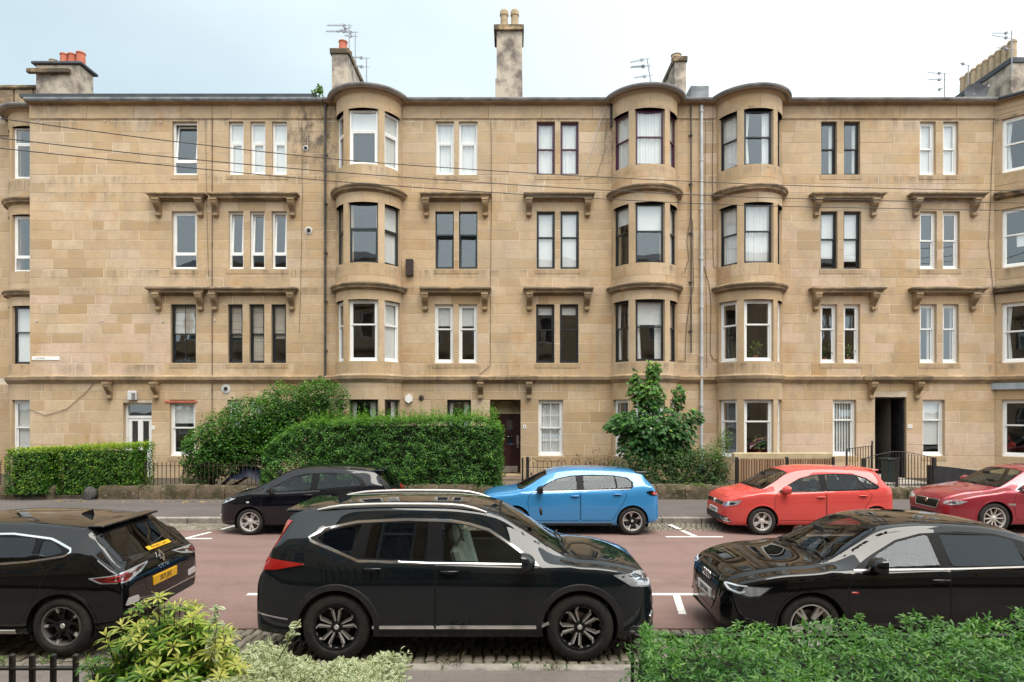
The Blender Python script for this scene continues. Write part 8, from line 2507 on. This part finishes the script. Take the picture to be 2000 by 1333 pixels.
# steps and path of the maroon door
def slab(name, x0, x1, y0, y1, z0, z1, m, label, cat):
    b = MB(); b.t = .4; b.cbox(x0, x1, y0, y1, z0, z1, .015); return tag(b.build(name, M[m]), label, cat)
M['path'] = noisy(mat('path_concrete', (.16, .115, .085), .92), (.10, .072, .052), (.20, .15, .115), 3, bump=.4)
b = MB(); b.box(-.32, .42, GW-.0, WALL_Y-.2, GARD_Z-.1, GARD_Z+.02); tag(b.build('path', M['path']), kind='structure')
slab('step', -.42, .45, WALL_Y-1.1, WALL_Y-.2, GARD_Z-.05, .30, 'path', 'worn brown stone step below the maroon door', 'step')
# --- railings
def bars(parent, x0, x1, y, z0, z1, sp, r=.009, spear=False, m='iron', name='bar', square=True):
    n = max(1, round((x1-x0)/sp)); 
    mesh = None
    for i in range(n+1):
        x = x0+(x1-x0)*i/n
        if mesh is None:
            b = MB()
            if square: b.box(-r, r, -r, r, 0, z1-z0)
            else: b.tube([(0, 0, 0), (0, 0, z1-z0)], r, 6)
            if spear: b.lathe([(r, z1-z0), (r*2.2, z1-z0+.02), (0, z1-z0+.09)], 6, 'z', caps=False)
            mesh = b.mesh(name, M[m])
        o = link(name, mesh, parent); o.location = (x, y, z0)
def rail(parent, x0, x1, y, z, w_=.035, t=.010, y1=None, z1=None, m='iron', name='rail'):
    b = MB(); y1 = y if y1 is None else y1; z1 = z if z1 is None else z1
    b.prism([(x0, y-w_/2, z-t/2), (x0, y+w_/2, z-t/2), (x0, y+w_/2, z+t/2), (x0, y-w_/2, z+t/2)], (x1-x0, y1-y, z1-z)); return b.build(name, M[m], parent)
def post(parent, x, y, z0, z1, r=.035, m='iron'):
    b = MB(); b.cbox(x-r, x+r, y-r, y+r, z0, z1, .008); return b.build('post', M[m], parent)
# near railings, left: flat bars
r_ = root('railing', (-2.6, 3.57, .2), 'rusty black flat-bar railing in the near left corner', 'railing')
r_near = r_
s_ = F/3.57
bm_ = None
for px in [-60, -18, 24, 63, 104, 148, 190, 231, 272, 313, 354, 395, 436, 477, 518, 560]:
    x = (px-1000)/s_
    b = MB(); b.cbox(x-.0135, x+.0135, 3.555, 3.585, .2, 2.74-478/s_, .006); b.build('bar', M['iron'], r_)
OFFS = None
rail(r_, -3.3, -.66, 3.57, 2.74-505/s_, .04, .012)
post(r_, (779-1000)/s_, 3.57, .2, 2.74-497/s_, .018)
# near railings, right
r_ = root('railing', (1.6, 3.72, .2), 'black top-railed fence half hidden in the near right hedge', 'railing')
s_ = F/3.72
rail(r_, .72, 4.0, 3.72, 2.74-443/s_, .035, .02)
b = MB(); b.tube([(.716, 3.72, .2), (.716, 3.72, 2.74-440/s_)], .011, 8); b.lathe([(0, -.022), (.018, -.014), (.022, 0), (.018, .014), (0, .022)], 10, 'z', (.716, 3.72, 2.74-438/s_), caps=False); b.build('post', M['iron'], r_)
for k in range(1, 26):
    b = MB(); x = .716+k*.115; b.box(x-.007, x+.007, 3.713, 3.727, .2, 2.74-446/s_); b.build('bar', M['iron'], r_)
# far: plain bar railing on the left
r_ = root('railing', (-16, 18.36, .4), 'plain iron railing at the left edge beyond the clipped hedge', 'railing', 'plain bar railings of the left gardens')
def world_bars(r_, x0, x1, y, z0, z1, sp, r=.008, lean=0.0):
    n = round((x1-x0)/sp)
    for i in range(n+1):
        x = x0+(x1-x0)*i/n
        b = MB(); b.box(x-r, x+r, y-r, y+r, z0, z1+lean*(i/n)); b.build('bar', M['rust'], r_)
M['rust'] = noisy(mat('rusty_iron', (.035, .022, .016), .7), (.015, .012, .011), (.07, .04, .026), 8)
world_bars(r_, -16.5, -14.5, 18.36, .4, 1.22, .125); rail(r_, -16.5, -14.5, 18.36, 1.12, .03, .012, m='rust')
r_ = root('railing', (-9.5, 18.5, .4), 'plain iron railing below the spreading shrub', 'railing', 'plain bar railings of the left gardens')
world_bars(r_, -10.85, -7.45, 18.5, .4, 1.18, .125); rail(r_, -10.85, -7.45, 18.5, 1.08, .03, .012, m='rust')
# bow-topped railing
r_ = root('railing', (1.6, 18.5, .4), 'black bow-topped iron railing beside the maroon door', 'railing')
k = 0; x = .50
while x < 3.6:
    b = MB(); w2 = .125; zt = 1.22
    b.tube([(x, 18.5, .4), (x, 18.5, zt-.06)] + [(x+w2-w2*math.cos(math.pi*i/10), 18.5, zt-.06+w2*1.0*math.sin(math.pi*i/10)) for i in range(1, 10)] + [(x+2*w2, 18.5, zt-.06), (x+2*w2, 18.5, .4)], .009, 6); b.build('hoop', M['iron'], r_)
    b = MB(); b.tube([(x+w2, 18.5, .4), (x+w2, 18.5, zt-.1)], .007, 5); b.lathe([(.007, zt-.10), (.018, zt-.085), (0, zt-.03)], 6, 'z', (x+w2, 18.5, 0), caps=False); b.build('bar', M['iron'], r_)
    b = MB(); b.tube([(x+.335, 18.5, .4), (x+.335, 18.5, zt-.22)], .007, 5); b.build('bar', M['iron'], r_)
    x += .42
rail(r_, .4, 3.7, 18.5, 1.02, .025, .012)
post(r_, .46, 18.5, .3, 1.34, .045)
g = root('gate', (.40, 18.9, .3), 'narrow black gate standing open by the maroon door path', 'gate')
b = MB(); b.cbox(.29, .34, 18.7, 18.76, .25, 1.30, .01); b.build('post', M['iron'], g)
for i in range(7):
    b = MB(); y = 18.8+i*.11; b.tube([(.33, y, .35), (.33, y, 1.15)], .008, 5); b.build('bar', M['iron'], g)
b = MB(); b.tube([(.33, 18.75, .40), (.33, 19.55, .40)], .012, 5); b.build('rail', M['iron'], g)
b = MB(); b.tube([(.33, 18.75, 1.12), (.33, 19.55, 1.12)], .012, 5); b.build('rail', M['iron'], g)
# slatted wooden fence
M['slat_wood'] = mat('cedar_slats', (.40, .22, .11), .75)
def slat_mat(m):
    b = m.node_tree.nodes['Principled BSDF']; P = wpos(m)
    a = N(m, 'Attribute'); a.attribute_name = 'tone'
    c = ramp(m, a.outputs['Fac'], [(0, (.23, .135, .075)), (.5, (.31, .19, .11)), (1, (.39, .255, .16))])
    c = mixc(m, math_(m, 'MULTIPLY', ramp(m, ntex(m, P, 18, 5, .6, (1, 1, .12)), [(.4, 0.0), (.7, 1.0)]), .5), c, (.24, .12, .06))
    L(m, c, b.inputs['Base Color'])
slat_mat(M['slat_wood'])
r_ = root('fence', (8.2, 18.8, .35), 'upright-slatted wooden fence between black posts', 'fence')
for xa, xb in ((6.80, 8.22), (8.30, 9.60)):
    n = 18
    for i in range(n):
        x = xa+(xb-xa)*i/n; w2 = (xb-xa)/n
        b = MB(); b.t = rnd.random(); b.cbox(x+.010, x+w2-.010, 18.78+rnd.uniform(-.006, .006), 18.81, .40, 1.27+rnd.uniform(-.008, .008), .004); b.build('slat', M['slat_wood'], r_)
for x in (6.76, 8.26, 9.66): post(r_, x, 18.83, .25, 1.31, .04)
b = MB(); b.box(6.76, 9.66, 18.84, 18.86, .40, 1.24); b.build('backing', M['gap'], r_)
b = MB(); b.t = .8; b.cbox(6.74, 9.68, 18.70, 18.78, .36, .44, .008); b.build('bottom_board', M['slat_wood'], r_)
b = MB(); b.t = .9; b.cbox(6.72, 9.70, 18.94, 19.15, 1.16, 1.42, .015); b.build('top_board', M['cream'], r_)
# entrance ramp with iron railings at the dark close
M['conc'] = noisy(mat('ramp_concrete', (.33, .29, .25), .9), (.22, .19, .165), (.40, .36, .32), 3, bump=.3)
M['dark_wall'] = noisy(mat('dark_painted_wall', (.02, .018, .024), .8), (.012, .011, .015), (.035, .03, .036), 3)
slab('ramp', 10.6, 13.2, 19.6, WALL_Y-.05, .0, .42, 'conc', 'pale concrete landing before the dark open doorway', 'landing')
slab('step', 11.3, 12.7, 18.55, 19.55, .1, .36, 'conc', 'low concrete step in front of the landing railings', 'step')
b = MB(); b.prism([(12.85, 19.2, .1), (15.5, 19.2, .1), (15.5, 19.2, .70), (13.6, 19.2, .95), (12.85, 19.2, 1.02)], (0, .2, 0)); tag(b.build('ramp_wall', M['dark_wall']), 'dark painted sloping ramp wall beside the entrance railings', 'wall')
r_ = root('railing', (11.8, 19.2, .4), 'black iron entrance railing with a humped top rail by the dark doorway', 'railing')
post(r_, 10.62, 18.9, .3, 1.26, .05); post(r_, 11.65, 18.95, .2, 1.28, .035); post(r_, 12.78, 18.95, .2, 1.29, .05)
rail(r_, 10.62, 11.75, 18.92, 1.27, .03, .016)
n = 11
for i in range(1, n):
    x = 10.62+1.03*i/n; b = MB(); b.box(x-.008, x+.008, 18.92, 18.936, .35, 1.26); b.build('bar', M['iron'], r_)
b = MB(); b.tube([(10.95, 19.3, 1.26), (11.35, 19.3, 1.36), (11.72, 19.25, 1.44), (11.95, 19.2, 1.44), (12.35, 19.1, 1.38), (12.78, 18.95, 1.28)], .012, 6); b.build('rail', M['iron'], r_)
n = 13
for i in range(n):
    u = i/n; x = 11.72+1.05*u; y = 19.25-.3*u; b = MB(); b.box(x-.008, x+.008, y-.008, y+.008, .38, 1.43-.14*u); b.build('bar', M['iron'], r_)
rail(r_, 11.65, 12.78, 18.98, .62, .03, .014); rail(r_, 10.62, 11.65, 18.92, .45, .03, .014)
r2 = root('railing', (10.5, 21.0, .4), 'taller black iron railing at the wall left of the dark doorway', 'railing')
n = 9
xA, yA, xB, yB = 11.25, 21.6, 12.0, 21.0
for i in range(n+1):
    u = i/n; x = 11.36+.80*u; y = 21.2; b = MB(); b.box(x-.009, x+.009, y-.009, y+.009, .4, 1.42+.10*u); b.build('bar', M['iron'], r2)
rail(r2, 11.36, 12.18, 21.2, 1.40, .03, .014, z1=1.50); rail(r2, 11.36, 12.18, 21.2, .50, .03, .014)
post(r2, 11.33, 21.2, .3, 1.36, .022); post(r2, 12.20, 21.2, .3, 1.68, .022)
# table-like bin shelf and dark wheelie bin seen through the railings
b = MB(); b.cbox(11.95, 12.25, 19.9, 20.3, .42, 1.12, .03); b.cbox(11.92, 12.28, 19.85, 20.33, 1.125, 1.18, .015)
M['bin'] = noisy(mat('dark_green_bin', (.008, .022, .022), .5), (.006, .017, .017), (.012, .03, .03), 5)
tag(b.build('bin', M['bin']), 'dark green bin behind the entrance railings', 'bin')
# blue tarpaulin under the shrub
b = MB(); b.smooth = True
tp = lambda u, v: (-8.62+1.25*u + .05*math.sin(v*9), 18.75+.9*v, .40+.62*math.sin(math.pi*min(1, .18+.7*u))*math.sin(math.pi*min(1, .15+v*.7)) + .04*math.sin(u*14+v*7))
G = [[b.vert(tp(i/10, j/8)) for i in range(11)] for j in range(9)]
for j in range(8):
    for i in range(10): b.face([G[j][i], G[j][i+1], G[j+1][i+1], G[j+1][i]])
M['tarp'] = noisy(mat('blue_tarp', (.012, .022, .055), .55), (.009, .016, .042), (.018, .032, .075), 3)
tag(b.build('tarpaulin', M['tarp']), 'dark blue tarpaulin heap under the spreading shrub', 'tarpaulin')

# ================================================================== overhead cables
def cable(pts, label, r=.011):
    path = []
    C = []
    for px, py in pts:
        y = 12.5 + 7.5*(px+200)/2400
        C.append(at(px, py, y))
    fx = pchip([(p.x, p.z) for p in C]); fy = pchip([(p.x, p.y) for p in C])
    xs = np.linspace(C[0].x, C[-1].x, 60)
    zz, yy = fx(xs), fy(xs)
    b = MB(); b.tube([(float(x), float(y), float(z)) for x, y, z in zip(xs, yy, zz)], r, 5)
    tag(b.build('overhead_cable', M['cable']), label, 'cable', 'cables strung across the street')
cable([(-260, 196), (0, 232), (300, 272), (600, 306), (940, 332.5), (1400, 357), (1760, 369), (2000, 373), (2250, 375)], 'topmost of the three thin cables strung across the facades')
cable([(-260, 240), (0, 270), (300, 304), (600, 332), (940, 357), (1400, 383), (1760, 393), (2000, 397), (2250, 399)], 'middle one of the three thin cables strung across the facades')
cable([(-260, 262), (0, 290), (300, 321), (600, 350), (940, 375), (1400, 399.5), (1760, 408), (2000, 412), (2250, 414)], 'lowest of the three thin cables strung across the facades')
